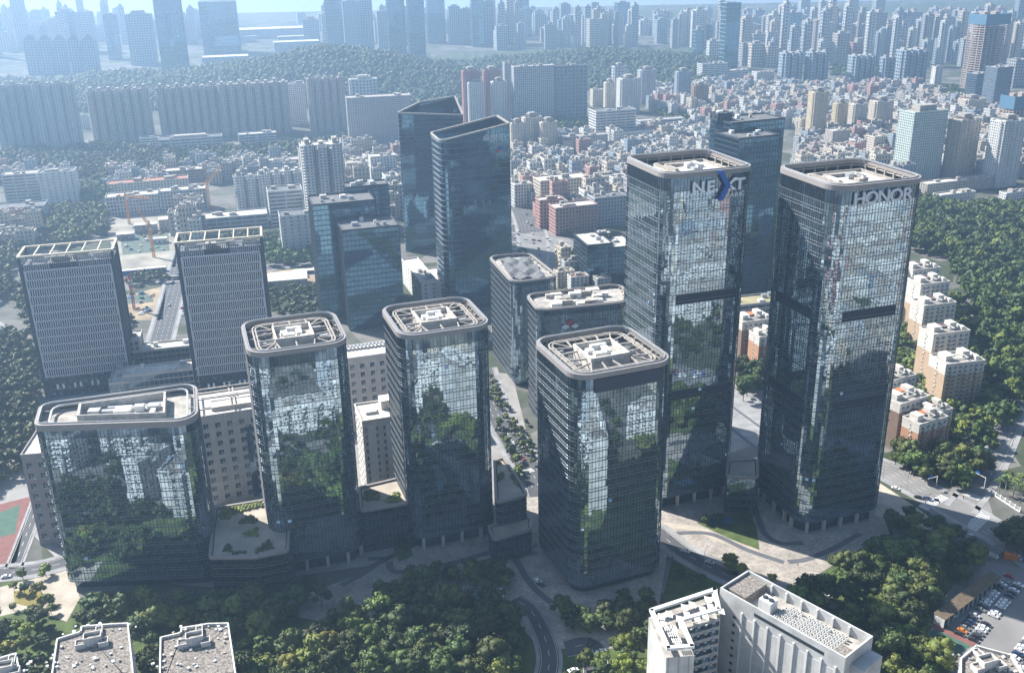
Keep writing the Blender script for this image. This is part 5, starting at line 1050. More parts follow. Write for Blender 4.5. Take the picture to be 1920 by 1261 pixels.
for i in range(34):
    x, y = (rng.uniform(235, 325), rng.uniform(425, 485)) if i < 22 else (rng.uniform(240, 300), rng.uniform(550, 590)); g_ = G(x, y); c = i % 4; o = MB(); s_ = rng.uniform(2, 5); o.prism(rect(0, 0, s_ * 1.6, s_, 0), 0, .6, c).prism(rect(.2, .1, s_ * 1.1, s_ * .6, 0), .6, rng.uniform(.9, 2.2), c)
    o = tag(o.build('material_stack', PILE), ['green netted', 'brown earthen', 'grey concrete', 'blue sheeted'][c] + ' stack of material on the building site, ' + ['upper site by the cranes', 'muddy pit between the lattice blocks'][i >= 22], 'stack', 'stacks on the building sites'); o.location = (g_[0], g_[1], .1); o.rotation_euler = (0, 0, rng.uniform(0, 3))
# ------------------------------------------------------------------ trees
import bmesh
def ico(sub):
    bm = bmesh.new(); bmesh.ops.create_icosphere(bm, subdivisions=sub, radius=1.0); v = np.array([x.co[:] for x in bm.verts]); bm.verts.index_update(); f = np.array([[a.index for a in q.verts] for q in bm.faces]); bm.free(); return v, f
IV1, IF1 = ico(2); IV0, IF0 = ico(1)
def leaf_quads(c, r, k, size):
    d = nr.normal(size=(k, 3)); d[:, 2] = np.abs(d[:, 2]) * .9 - .25; d /= np.linalg.norm(d, axis=1)[:, None]; p = c + d * r * nr.uniform(.8, 1.28, (k, 1))
    n = d + nr.normal(0, .45, (k, 3)); n /= np.linalg.norm(n, axis=1)[:, None]; t = np.cross(n, nr.normal(size=(k, 3))); t /= np.linalg.norm(t, axis=1)[:, None]; b = np.cross(n, t); s = size * nr.uniform(.6, 1.4, (k, 1))
    return np.stack([p - t * s, p - b * s * .6, p + t * s, p + b * s * .6], 1)
def crown_mesh(seed, rad, hgt, clumps, leaves, size, sub=1, flat=.75, lod=False):
    m = MB()
    for i in range(clumps):
        a = rng.uniform(0, 2 * math.pi); rr = math.sqrt(rng.random()) * rad * .78; z = hgt * (.42 + .5 * rng.random() * (1 - (rr / rad) ** 2 * .8)); c = np.array([rr * math.cos(a), rr * math.sin(a), z]); r = rad * rng.uniform(.26, .44)
        if i == 0: c = np.array([0, 0, hgt * .66]); r = rad * .62
        V, Fc = (IV1, IF1) if sub == 1 else (IV0, IF0); v = V * np.array([r, r, r * flat]) * (1 + nr.normal(0, .13, (len(V), 1))) * .86 + c; m.mesh(v, Fc)
        m.quads(leaf_quads(c, r * np.array([1, 1, flat]), leaves, size))
    return m
FOL = [foliage('leaves_dark', (.050, .080, .028)), foliage('leaves_mid', (.082, .120, .034)), foliage('leaves_bright', (.140, .170, .036))]
BARK = plain('bark', (.12, .095, .07), .9, .2, 1.0)
def trunk_mesh(h, r):
    m = MB(); k = 7
    def tube(a, b, r0, r1):
        a = np.array(a, float); b = np.array(b, float); d = (b - a) / np.linalg.norm(b - a); s = np.cross(d, [.3, .9, .1]); s /= np.linalg.norm(s); t = np.cross(d, s); th = np.linspace(0, 2 * math.pi, k + 1)[:-1]; c = np.cos(th)[:, None] * s + np.sin(th)[:, None] * t; A = a + c * r0; B = b + c * r1; j = (np.arange(k) + 1) % k; m.quads(np.stack([A, A[j], B[j], B], 1))
    tube((0, 0, 0), (.1, .05, h * .45), r, r * .7); tube((.1, .05, h * .45), (0, .1, h * .8), r * .7, r * .2)
    for i in range(4): an = i * 1.6 + .4; tube((.1, .05, h * (.32 + .06 * i)), (h * .26 * math.cos(an), h * .26 * math.sin(an), h * (.62 + .05 * i)), r * .5, r * .14)
    return m.data('trunk', BARK)
TR = []       # (crown mesh per foliage colour, trunk mesh)
for i in range(6):
    rad = [4.6, 5.4, 4.0, 5.8, 4.8, 3.6][i]; hg = [11, 12, 10.5, 12.5, 13.5, 9][i]; d = crown_mesh(i, rad, hg, 17, 46, .5, 1, .8); tm = trunk_mesh(hg, .28)
    for f in FOL: TR.append((d.data('crown', f), tm))
def inside(p, poly):
    x, y = p; c = False; n = len(poly)
    for i in range(n):
        a, b = poly[i], poly[i - 1]
        if (a[1] > y) != (b[1] > y) and x < (b[0] - a[0]) * (y - a[1]) / (b[1] - a[1]) + a[0]: c = not c
    return c
def clear(p, rad=3.0, foot=True):
    for fx, fy, fr_ in NOGO:
        if (p[0] - fx) ** 2 + (p[1] - fy) ** 2 < (fr_ + rad) ** 2: return False
    return True
NOGO = [(*cH, 27), (*cN, 27), (*c4, 27), (*c3, 26), (*c2, 26), (*c1, 24)] + [(c1[0] - 24, c1[1] - 2, 18), (c1[0] + 24, c1[1], 22)]
def scatter(pxs, sp, jit=.35, rad=3.0, use_foot=True):
    poly = [G(*q)[:2] for q in pxs]; P = np.array(poly); out = []; y = P[:, 1].min()
    r_ = 0
    while y < P[:, 1].max():
        x = P[:, 0].min() + (r_ % 2) * sp / 2
        while x < P[:, 0].max():
            p = (x + rng.uniform(-jit, jit) * sp, y + rng.uniform(-jit, jit) * sp)
            if inside(p, poly) and clear(p, rad) and (not use_foot or all((p[0] - f[0]) ** 2 + (p[1] - f[1]) ** 2 > (f[2] * .8 + rad) ** 2 for f in FOOT)): out.append(p)
            x += sp
        y += sp * .87; r_ += 1
    return out
def tree(p, label, group, cols=(0, 1), s=None, z=0.0, name='broadleaf_tree'):
    k = rng.randrange(6) * 3 + rng.choice(cols); s = s or rng.uniform(.75, 1.2); T = empty(name, (p[0], p[1], z), label, 'tree', group, rng.uniform(0, 6.28)); T.scale = (s, s * rng.uniform(.92, 1.08), s * rng.uniform(.85, 1.15))
    link('crown', TR[k][0], T); link('trunk', TR[k][1], T); return T
NT = [0]; CNT = {}
def wood(pxs, sp, label, group, cols=(0, 1), smin=.75, smax=1.2):
    for p in scatter(pxs, sp):
        tree(p, label, group, cols, rng.uniform(smin, smax)); NT[0] += 1; CNT[group] = CNT.get(group, 0) + 1
wood([(625, 1195), (700, 1140), (760, 1105), (800, 1095), (808, 1128), (950, 1130), (985, 1185), (975, 1240), (960, 1300), (470, 1300), (505, 1235)], 8.9, 'dark broadleaf tree packed in the grove at the bottom centre', 'grove at the bottom centre', (0, 0, 1), .95, 1.45)
wood([(480, 1300), (505, 1232), (600, 1200), (680, 1240), (690, 1300)], 8, 'sunlit light green tree at the left end of the bottom grove', 'light green trees in the bottom grove', (2, 2, 1))  # sunlit look is put into the colour by picking brighter leaves
wood([(760, 1085), (830, 1068), (950, 1062), (965, 1095), (950, 1108), (800, 1100), (750, 1118)], 6.5, 'dark tree in the island planting in front of the middle tower', 'island planting before the middle tower', (0, 0, 1), .6, .95)
wood([(160, 1140), (400, 1138), (520, 1128), (610, 1135), (560, 1165), (500, 1200), (180, 1192)], 7.8, 'dull green tree in the strip along the front of the trapezoid glass block', 'trees before the trapezoid block', (0, 0, 1), .8, 1.25)
wood([(250, 1240), (296, 1225), (296, 1300), (255, 1300)], 6, 'dark tree squeezed between the two old roofs', 'trees between the old roofs', (0,), .6, .9)
wood([(445, 1215), (495, 1215), (470, 1290), (445, 1290)], 6.5, 'dark tree beside the green court right of the old roof', 'trees right of the old roof', (0,), .7, 1.0)
wood([(-30, 1190), (60, 1180), (105, 1185), (90, 1235), (-30, 1230)], 7, 'garden tree in front of the old flats at the bottom left', 'garden trees at the bottom left', (0, 1, 2), .5, .8)
wood([(1480, 1140), (1560, 1085), (1650, 1030), (1740, 1030), (1845, 1050), (1740, 1170), (1730, 1230), (1790, 1310), (1660, 1310), (1650, 1215), (1560, 1160)], 9.4, 'broadleaf tree in the grove between the white tiled block and the car park', 'grove beside the car park', (0, 1, 1), .95, 1.45)
wood([(1642, 975), (1690, 965), (1760, 1000), (1800, 1025), (1700, 1020)], 7, 'tree at the street corner right of the letter tower', 'street corner trees', (0, 1), .6, 1.0)
wood([(1030, 1165), (1075, 1150), (1240, 1130), (1232, 1200), (1060, 1205)], 7, 'dark tree at the foot of the nearest glass tower', 'trees at the nearest tower foot', (0,), .6, 1.0)
wood([(1050, 1235), (1215, 1225), (1215, 1300), (1120, 1310)], 9, 'tree beside the shaded street left of the white tiled block', 'trees by the shaded street', (0, 1, 2), .8, 1.1)
wood([(1875, 1005), (1960, 985), (1960, 1065), (1890, 1050)], 6.5, 'dark tree right of the road junction', 'trees right of the junction', (0,), .8, 1.2)
wood([(1660, 870), (1700, 852), (1760, 850), (1850, 870), (1838, 905), (1800, 925), (1730, 905)], 7.5, 'large tree between the terracotta flats and the road', 'trees by the terracotta flats', (0, 1), .8, 1.3)
wood([(1340, 1050), (1390, 1062), (1470, 1095), (1460, 1105), (1380, 1080), (1335, 1062)], 5.5, 'small round tree on the verge below the bright curved path', 'verge trees below the curved path', (1, 2), .42, .6)
wood([(1255, 1070), (1290, 1078), (1330, 1100), (1320, 1110), (1260, 1090)], 5.5, 'small dark tree beside the road right of the nearest tower', 'small trees right of the nearest tower', (0,), .45, .7)
wood([(1310, 985), (1330, 966), (1395, 966), (1412, 985), (1400, 1000)], 9, 'dark shrub-like tree round the pond before the tallest towers', 'pond trees', (0,), .4, .6)
wood([(1378, 690), (1432, 660), (1430, 740), (1378, 760)], 8, 'tall dark tree in the gap between the tallest towers', 'trees in the tower gap', (0,), .9, 1.3)
wood([(20, 1080), (130, 1075), (120, 1160), (20, 1170)], 9.5, 'young tree in the little park at the lower left', 'young park trees', (1, 2), .4, .65)
wood([(925, 800), (938, 800), (985, 890), (990, 925), (972, 915)], 6, 'street tree beside the road left of the nearest tower', 'street trees in the tower gap', (0, 1), .45, .65)
FR = scatter([(1700, 470), (1700, 400), (1930, 392), (1960, 560), (1935, 660), (1900, 770), (1850, 850), (1815, 860), (1845, 790), (1850, 690), (1818, 600), (1795, 530), (1783, 492)], 7.2, rad=2, use_foot=True)
FR.sort(key=lambda p: p[1]); k = max(0, min(len(FR), 298 - NT[0])); print('indiv', NT[0], CNT)
for p in FR[:k]: tree(p, 'tree on the near slope of the large wood at the right', 'near trees of the right-hand wood', (1, 0, 2), rng.uniform(.85, 1.35))
FRREST = FR[k:]
wood([(-30, 1165), (110, 1170), (300, 1198), (285, 1225), (248, 1200), (100, 1205), (-30, 1200)], 9, 'green garden tree in the strip behind the two old roofs', 'trees behind the old roofs', (0, 1, 2), .5, .9)
# masses of trees that read as one wood
LOD = [crown_mesh(50 + i, 5, 11, 6, 18, 1.1, 0, .85) for i in range(4)]
LODF = []
for i in range(3):
    m = MB()
    for c_, r_ in (((0, 0, 5.5), 4.2), ((3, 1, 4.5), 3.0), ((-2.4, 2.2, 4.8), 3.0), ((-.5, -3, 4.2), 2.8)):
        c_ = np.array(c_) + nr.normal(0, .7, 3); m.mesh(IV0 * r_ * .8 * (1 + nr.normal(0, .15, (len(IV0), 1))) + c_, IF0); m.quads(leaf_quads(c_, r_, 9, 1.3))
    LODF.append(m)
def mass(name, pts, label, protos, mat_cols, smin=.8, smax=1.3):
    """pts: (x, y, z)"""
    m = MB(); V = [np.concatenate(q.V) for q in protos]; L = [np.concatenate(q.L) for q in protos]; Tt = [np.concatenate(q.T) for q in protos]
    for p in pts:
        k = rng.randrange(len(protos)); s = rng.uniform(smin, smax); a = rng.uniform(0, 6.28); c, q = math.cos(a) * s, math.sin(a) * s; v = V[k]
        w_ = np.c_[v[:, 0] * c - v[:, 1] * q + p[0], v[:, 0] * q + v[:, 1] * c + p[1], v[:, 2] * s + p[2]]
        m.V.append(w_); m.L.append(L[k] + m.n); m.T.append(Tt[k]); m.M.append(np.full(len(Tt[k]), rng.choice(mat_cols))); m.n += len(v)
    o = m.build(name, FOL, None, kind='stuff'); tag(o, label, 'trees'); return o
mass('wood', [(p[0], p[1], 0) for p in FRREST], 'large dense wood covering the slope at the right edge', LOD, (0, 1, 1, 2), .6, 1.6)
hp = []
for v, a0, a1, rows in ((HILL[0], 0, 59, 5), (HILL[1], 0, 59, 5)):
    for r_ in range(rows):
        for i in range(a0, a1):
            A, B_q, C_, D_ = v[r_, i], v[r_, i + 1], v[r_ + 1, i + 1], v[r_ + 1, i]; ar = np.linalg.norm(B_q - A) * np.linalg.norm(D_ - A); 
            for _ in range(int(ar / 95) + (rng.random() < (ar / 95) % 1)):
                s, t = rng.random(), rng.random(); q = (A * (1 - s) + B_q * s) * (1 - t) + (D_ * (1 - s) + C_ * s) * t; hp.append((q[0], q[1], q[2] - 1))
mass('hill_wood', hp, 'dark continuous wood covering the low hills in the haze', LODF, (0, 0, 1), .85, 1.4)
def belt(pxs, sp, label, cols=(0, 1), name='tree_belt', pr=None, smin=.8, smax=1.3):
    pts = [(p[0], p[1], -.3) for p in scatter(pxs, sp, rad=1.0)]
    if pts: mass(name, pts, label, pr or LOD, cols, smin, smax)
belt([(-60, 300), (20, 286), (200, 276), (300, 284), (420, 282), (520, 276), (650, 262), (650, 300), (540, 312), (420, 322), (300, 332), (200, 340), (150, 330), (80, 318), (-60, 330)], 9.5, 'broad belt of trees between the slab blocks and the low town at the left', (0, 1, 1))
belt([(80, 400), (140, 390), (200, 395), (205, 440), (130, 465), (60, 470)], 8.5, 'clump of trees left of the orange cranes')
belt([(150, 345), (205, 338), (210, 372), (160, 385)], 9, 'trees behind the white workshop')
belt([(-60, 470), (60, 470), (25, 520), (30, 560), (-60, 580)], 8.5, 'trees at the left edge above the left lattice block')
belt([(-60, 640), (50, 630), (85, 760), (60, 880), (-60, 950)], 7.6, 'green trees along the left edge beside the left lattice block', (0, 1, 1))
belt([(236, 522), (310, 512), (314, 530), (240, 540)], 7, 'trees between the building site and the muddy pit', (0, 1), smin=.6, smax=.9)
belt([(495, 470), (560, 462), (590, 480), (580, 498), (500, 500)], 8, 'trees in front of the poster mall left of the stepped office')
belt([(640, 268), (900, 240), (960, 232), (1100, 226), (1105, 240), (960, 262), (780, 300), (650, 300)], 13, 'scattered trees behind the wedge-topped towers', (0, 1), smin=.8)
belt([(1225, 214), (1350, 205), (1520, 205), (1515, 238), (1400, 232), (1270, 238)], 10, 'wide park of trees left of the yellow towers')
belt([(1640, 165), (1760, 170), (1830, 165), (1830, 205), (1720, 190), (1640, 190)], 11, 'trees on the hillside left of the unfinished tower')
belt([(1560, 128), (1640, 122), (1660, 145), (1560, 148)], 14, 'trees among the blue-grey apartment row')
belt([(1725, 372), (1800, 392), (1930, 392), (1930, 412), (1720, 420)], 9, 'tree line between the wood and the white terraces')
belt([(1040, 480), (1080, 474), (1082, 505), (1045, 510)], 6.5, 'trees on the traffic island beside the wide junction', (1, 2), smin=.5, smax=.8)
belt([(950, 300), (1130, 298), (1130, 318), (950, 325)], 11, 'trees among the low roofs right of the wedge towers', (0, 1), smin=.6, smax=.9)
belt([(940, 585), (975, 520), (992, 470), (978, 470), (958, 515), (925, 580)], 9, 'street trees along the boulevard behind the curved office', (0, 1), smin=.4, smax=.7)
belt([(-60, 150), (130, 150), (160, 170), (60, 170), (-60, 160)], 16, 'hazy trees below the pointed towers', (0, 1), pr=LODF)
belt([(890, 720), (922, 690), (935, 735), (985, 830), (1005, 870), (998, 880), (960, 815), (930, 760)], 5.5, 'row of small trees along the street between the front towers', (0, 1), smin=.35, smax=.55)
belt([(960, 800), (985, 790), (1005, 840), (1005, 870), (990, 860)], 6, 'green verge trees left of the nearest tower', (0, 1, 2), smin=.35, smax=.5)
belt([(1660, 660), (1690, 545), (1725, 545), (1800, 560), (1850, 690), (1848, 790), (1790, 840), (1735, 790), (1690, 700), (1675, 830), (1655, 830)], 7.5, 'trees filling the gaps between the stepped flats and the wood', (0, 1, 1, 2), smin=.6, smax=1.0)
belt([(1380, 700), (1432, 640), (1432, 560), (1385, 600)], 9, 'trees among the flats in the gap between the tallest towers', (0, 1), smin=.6, smax=.9)
belt([(495, 550), (600, 540), (600, 600), (520, 600)], 8.5, 'trees behind the right lattice block and the stepped office', (0, 1), smin=.6, smax=.9)
belt([(25, 540), (95, 520), (120, 560), (118, 640), (60, 640), (30, 590)], 8.5, 'trees round the foot of the left lattice block', (0, 1), smin=.6, smax=1.0)
belt([(345, 470), (380, 462), (470, 440), (520, 440), (520, 462), (420, 470), (350, 500)], 8.5, 'trees behind the right lattice block below the flat hall', (0, 1), smin=.6, smax=1.0)
belt([(232, 590), (250, 600), (245, 640), (225, 640)], 6, 'small trees beside the left lattice block and the pit', (0, 1), smin=.4, smax=.7)
# palms
def palm_mesh():
    m = MB()
    for i in range(16):
        a = i * 2 * math.pi / 16 + rng.uniform(-.15, .15); up = rng.uniform(.2, 1.2); pr = None
        for t in np.linspace(0, 1, 5):
            r = 3.0 * t; z = up * 1.6 * t - 2.6 * t * t * (1.2 - up * .4); c = np.array([r * math.cos(a), r * math.sin(a), z]); s = np.array([-math.sin(a), math.cos(a), 0]) * (.55 * (1 - t * .8)); q = (c + s + [0, 0, -.25], c, c - s + [0, 0, -.25])
            if pr is not None: m.quads([[pr[0], pr[1], q[1], q[0]], [pr[1], pr[2], q[2], q[1]]])
            pr = q
    return m.data('fronds', FOL[1])
PM = palm_mesh(); tm_ = MB(); 
for z in range(8): tm_.prism([(.22 * math.cos(t), .22 * math.sin(t)) for t in np.linspace(0, 2 * math.pi, 8)[:-1]], z, z + 1.02, 0, False)
PT = tm_.data('trunk', plain('palm_bark', (.3, .28, .25), .9, .1))
def palm(p, label, s=1.0):
    T = empty('palm_tree', (p[0], p[1], 0), label, 'palm tree', 'palm trees', rng.uniform(0, 6)); T.scale = (s, s, s); link('trunk', PT, T); o = link('fronds', PM, T); o.location = (0, 0, 8.0)
OW = ['first', 'second', 'third', 'fourth', 'fifth', 'sixth', 'seventh', 'eighth', 'ninth', 'tenth', 'eleventh', 'twelfth', 'thirteenth', 'fourteenth', 'fifteenth', 'sixteenth', 'seventeenth', 'eighteenth', 'nineteenth', 'twentieth']
OW += ['twenty-' + w_ for w_ in OW[:9]] + ['thirtieth'] + ['thirty-' + w_ for w_ in OW[:9]] + ['fortieth']
for i in range(9): palm(G(1872 + i * 7 + (i % 2) * 6, 926 - (i % 3) * 9 + i * 2), OW[i] + ' palm from the left in the row behind the white railing', 1.15)
for i in range(8): palm(G(190 + i * 13, 1172 - (i % 2) * 8), OW[i] + ' palm from the left before the old roofs', .85)
# shrubs of the roof gardens
def shrub_bed(label, pxs, z, hgt=.9, sp=1.5, col=(2, 1)):
    pts = [(q[0], q[1]) for q in pxs]; poly = [G(*q, z)[:2] for q in pts]; P = np.array(poly); m = MB(); c = P.mean(0)
    for x in np.arange(P[:, 0].min(), P[:, 0].max(), sp):
        for y in np.arange(P[:, 1].min(), P[:, 1].max(), sp):
            if inside((x, y), poly):
                m.mesh(IV0 * np.array([1, 1, .8]) * sp * .7 * (1 + nr.normal(0, .15, (len(IV0), 1))) + [x + rng.uniform(-.3, .3), y + rng.uniform(-.3, .3), z + hgt * .5], IF0, rng.choice(col)); m.quads(leaf_quads(np.array([x, y, z + hgt * .5]), sp * .75, 8, .35), rng.choice(col))
    T = empty('planting_bed', (c[0], c[1], z), label, 'planting'); k = MB(); o_ = [c + (q - c) * 1.06 for q in P]; k.ring(np.array([c + (q - c) * 1.0 for q in P]), np.array(o_), z, z + .5)
    for b_, nm, mt in ((k, 'kerb', STONE), (m, 'shrubs', FOL)):
        if b_.n: b_.V = [v - np.array([c[0], c[1], z]) for v in b_.V]; b_.build(nm, mt, T, kind='stuff' if nm == 'shrubs' else None)
Z1 = 23.1
shrub_bed('yellow-green hedge along the back of the left roof garden', [(412, 958), (492, 942), (494, 949), (440, 962), (428, 975), (412, 975)], Z1)
shrub_bed('oval planting bed with a white figure in the left roof garden', [(447, 978), (470, 966), (480, 972), (478, 982), (450, 984)], Z1)
shrub_bed('triangular planting bed in the left roof garden', [(452, 1002), (483, 988), (482, 1006), (470, 1008)], Z1)
shrub_bed('dark planting along the front edge of the left roof garden', [(415, 1035), (425, 1020), (440, 1034), (475, 1038), (505, 1012), (512, 1030), (470, 1040)], Z1, col=(0, 1))
shrub_bed('curved planting bed in the roof garden left of the middle tower', [(680, 930), (690, 918), (712, 926), (708, 940), (685, 938)], 23.1)
shrub_bed('corner planting of the roof garden left of the middle tower', [(720, 940), (745, 922), (752, 938), (735, 944)], 23.1)
shrub_bed('round planter at the back of the stepped podium terrace', [(930, 866), (938, 864), (940, 870), (932, 872)], 26.1)
shrub_bed('teardrop planter in the middle of the stepped podium terrace', [(930, 898), (940, 884), (945, 898), (934, 903)], 26.1)
shrub_bed('right edge planting of the stepped podium terrace', [(955, 890), (960, 888), (976, 908), (972, 914)], 26.1)
# ------------------------------------------------------------------ low town: many small houses
def village_proto(i):
    wd, dp, h = rng.uniform(11, 18), rng.uniform(9, 14), rng.choice([12, 15, 18, 18, 21, 24]); W, C, Rf, X = MB(), MB(), MB(), MB(); volume(W, C, Rf, 0, 0, wd, dp, 0, 0, h, 'village', 1.0)
    X.box((rng.uniform(-3, 3), rng.uniform(-2, 2), h - 1.1), (4, 3.4, 3.4)); X.box((rng.uniform(-5, 5), rng.uniform(-3, 3), h - 1.1), (2, 2, 2.0)); X.box((rng.uniform(-5, 5), rng.uniform(-3, 3), h - 1.1), (3.2, 1.6, 1.3))
    for _ in range(6): X.box((rng.uniform(-.42, .42) * wd, rng.uniform(-.4, .4) * dp, h - 1.1), (rng.uniform(.8, 1.8), rng.uniform(.8, 1.6), rng.uniform(.7, 1.6)))
    for f_ in range(int(h / 3.1)):
        for sx in (-.28, .25): W.box((wd * sx, -dp / 2 - .5, .9 + f_ * 3.1), (wd * .2, 1.0, 1.0))
    return W, C, Rf, X, wd, dp, h
VC = ['white', 'cream', 'beige', 'pale', 'white', 'grey', 'beige', 'blue', 'cream', 'white', 'pale', 'pink', 'grey', 'beige']
VP = []
for i in range(28):
    W, C, Rf, X, wd, dp, h = village_proto(i); c = VC[i % 14]
    VP.append((W.data('wall', wallmat(c, .92)), C.data('window_glazing', WIN), Rf.data('roof', [ROOFC, ROOFL, ROOFD, plain('roof_red', (.36, .16, .11), .8, .2)][[0, 0, 2, 0, 1, 0, 2, 0, 0, 3, 2][i % 11]]), X.data('roof_plant', [ROOFC]), wd, dp, h, c))
NOGO += [(q[0], q[1], 9) for q in np.concatenate([np.array(smooth_line(np.array([G(*t)[:2] for t in l]), 30)) for l in ([(955, 640), (985, 540), (1000, 460), (985, 400), (960, 370)], [(880, 430), (1000, 452), (1110, 470), (1180, 520)], [(300, 640), (318, 575), (332, 520), (345, 470)], [(120, 520), (330, 522), (520, 500), (600, 480)])])]
VZ = [([(955, 300), (1340, 280), (1345, 335), (1175, 400), (1110, 420), (1060, 445), (1000, 395), (955, 365)], 17), ([(1040, 270), (1340, 240), (1345, 285), (955, 300)], 18), ([(1280, 330), (1345, 320), (1345, 400), (1280, 420)], 18),
      ([(1490, 300), (1690, 270), (1700, 400), (1490, 420)], 17), ([(1220, 180), (1345, 165), (1460, 168), (1740, 172), (1740, 200), (1690, 262), (1500, 262), (1500, 242), (1340, 238), (1220, 212)], 20), ([(1500, 262), (1690, 262), (1690, 285), (1490, 305)], 18),
      ([(1690, 180), (1930, 220), (1930, 330), (1780, 345), (1690, 330)], 19), ([(-40, 330), (150, 330), (150, 352), (-40, 345)], 20), ([(330, 325), (560, 300), (640, 290), (740, 285), (740, 360), (640, 350), (560, 330), (400, 345)], 18), ([(205, 330), (330, 325), (330, 345), (205, 372)], 19),
      ([(-60, 425), (80, 425), (60, 468), (-60, 470)], 18), ([(600, 430), (745, 350), (745, 430), (600, 470)], 20), ([(640, 285), (750, 285), (750, 360), (640, 360)], 18), ([(330, 400), (385, 398), (380, 470), (340, 470)], 18), ([(1050, 500), (1180, 500), (1180, 540), (1060, 560)], 20), ([(860, 260), (960, 250), (955, 300), (860, 330)], 19)]
HP = []
for poly, sp in VZ:
    for p in scatter(poly, sp, .16, 3.0): HP.append(p)
keep = []
for p in sorted(HP, key=lambda q: q[1]):
    if all((p[0] - q[0]) ** 2 + (p[1] - q[1]) ** 2 > 190 for q in keep[-260:]): keep.append(p)
FLOORS = {12: 'four-storey', 15: 'five-storey', 18: 'six-storey', 21: 'seven-storey', 24: 'eight-storey'}
def relation(x, y):
    b = min(LM, key=lambda l: (l[0] - x) ** 2 + (l[1] - y) ** 2 * 1.6); dx, dy = x - b[0], y - b[1]
    return b[2], ('right of' if dx > 0 else 'left of') if abs(dx) > abs(dy) * 1.2 else ('behind' if dy < 0 else 'before'), math.hypot(dx, dy)
def describe(items):
    """items: (object, colour phrase, photo x, photo y); gives every object a label of its own by nearness to a landmark"""
    d = {}
    for o, ph, x, y in items:
        k, rel, ds = relation(x, y); d.setdefault((ph, rel, k), []).append((ds, o))
    for (ph, rel, k), l in d.items():
        l.sort(key=lambda t: t[0])
        for i, (_, o) in enumerate(l): o['label'] = (OW[i] + ' nearest ' if len(l) > 1 else '') + f'{ph} {rel} the {k}'
items = []
for n_, p in enumerate(keep[:300]):
    k = rng.randrange(28); v = VP[k]; T = empty('town_house', (p[0], p[1], 0), 'x', 'building', 'low town houses', R(rng.choice([14, 18, 16, 20, -72, -74]) + rng.uniform(-3, 3))); s = rng.uniform(.8, 1.25); T.scale = (s * rng.uniform(.9, 1.2), s, rng.choice([.8, .95, 1.1, 1.2, 1.6]))
    for j, nm in enumerate(('wall', 'window_glazing', 'roof', 'roof_plant')):
        o = link(nm, v[j], o if nm == 'roof_plant' else T)
        if nm == 'roof_plant': o['kind'] = 'stuff'
    x, y = PX((p[0], p[1], v[6])); items.append((T, f"{v[7] if v[7] != 'pale' else 'off-white'} {FLOORS[v[6]]} house", x, y))
describe(items)
def merge(pts, name, label, zm=1.0):
    acc = {}
    M = MB(); mats = []; srcs = []
    for v in VP:
        part = []
        for me in v[:4]:
            nv = len(me.vertices); co = np.empty(nv * 3, np.float32); me.vertices.foreach_get('co', co); L = np.empty(len(me.loops), np.int32); me.loops.foreach_get('vertex_index', L); T = np.empty(len(me.polygons), np.int32); me.polygons.foreach_get('loop_total', T); mt = me.materials[0]
            if mt not in mats: mats.append(mt)
            part.append((co.reshape(-1, 3), L, T, mats.index(mt)))
        srcs.append(part)
    for p in pts:
        a = R(rng.choice([14, 18, -72]) + rng.uniform(-3, 3)); c, s = math.cos(a), math.sin(a); zs = rng.uniform(.8, 1.3) * zm * rng.choice([1, 1, zm]); c *= zm; s *= zm
        for co, L, T, mi in srcs[rng.randrange(len(srcs))]:
            M.V.append(np.c_[co[:, 0] * c - co[:, 1] * s + p[0], co[:, 0] * s + co[:, 1] * c + p[1], co[:, 2] * zs]); M.L.append(L + M.n); M.T.append(T); M.M.append(np.full(len(T), mi)); M.n += len(co)
    o = M.build(name, mats, None, kind='stuff'); tag(o, label, 'houses')
if len(keep) > 300: merge(keep[300:], 'distant_houses', 'distant dense carpet of small low houses below the skyline')
st = []
for poly, sp in VZ:
    for p in scatter(poly, sp * .9, .5, -2.0, False):
        if rng.random() < .75 and all((p[0] - q[0]) ** 2 + (p[1] - q[1]) ** 2 > 49 for q in keep): st.append((p[0], p[1], -.3))
mass('town_trees', st, 'small street trees scattered between the low town houses', LODF, (0, 1, 1, 2), .45, .85)
print('houses', len(HP), len(keep), 'trees', NT[0], 'wood', len(FR), 'hill', len(hp))
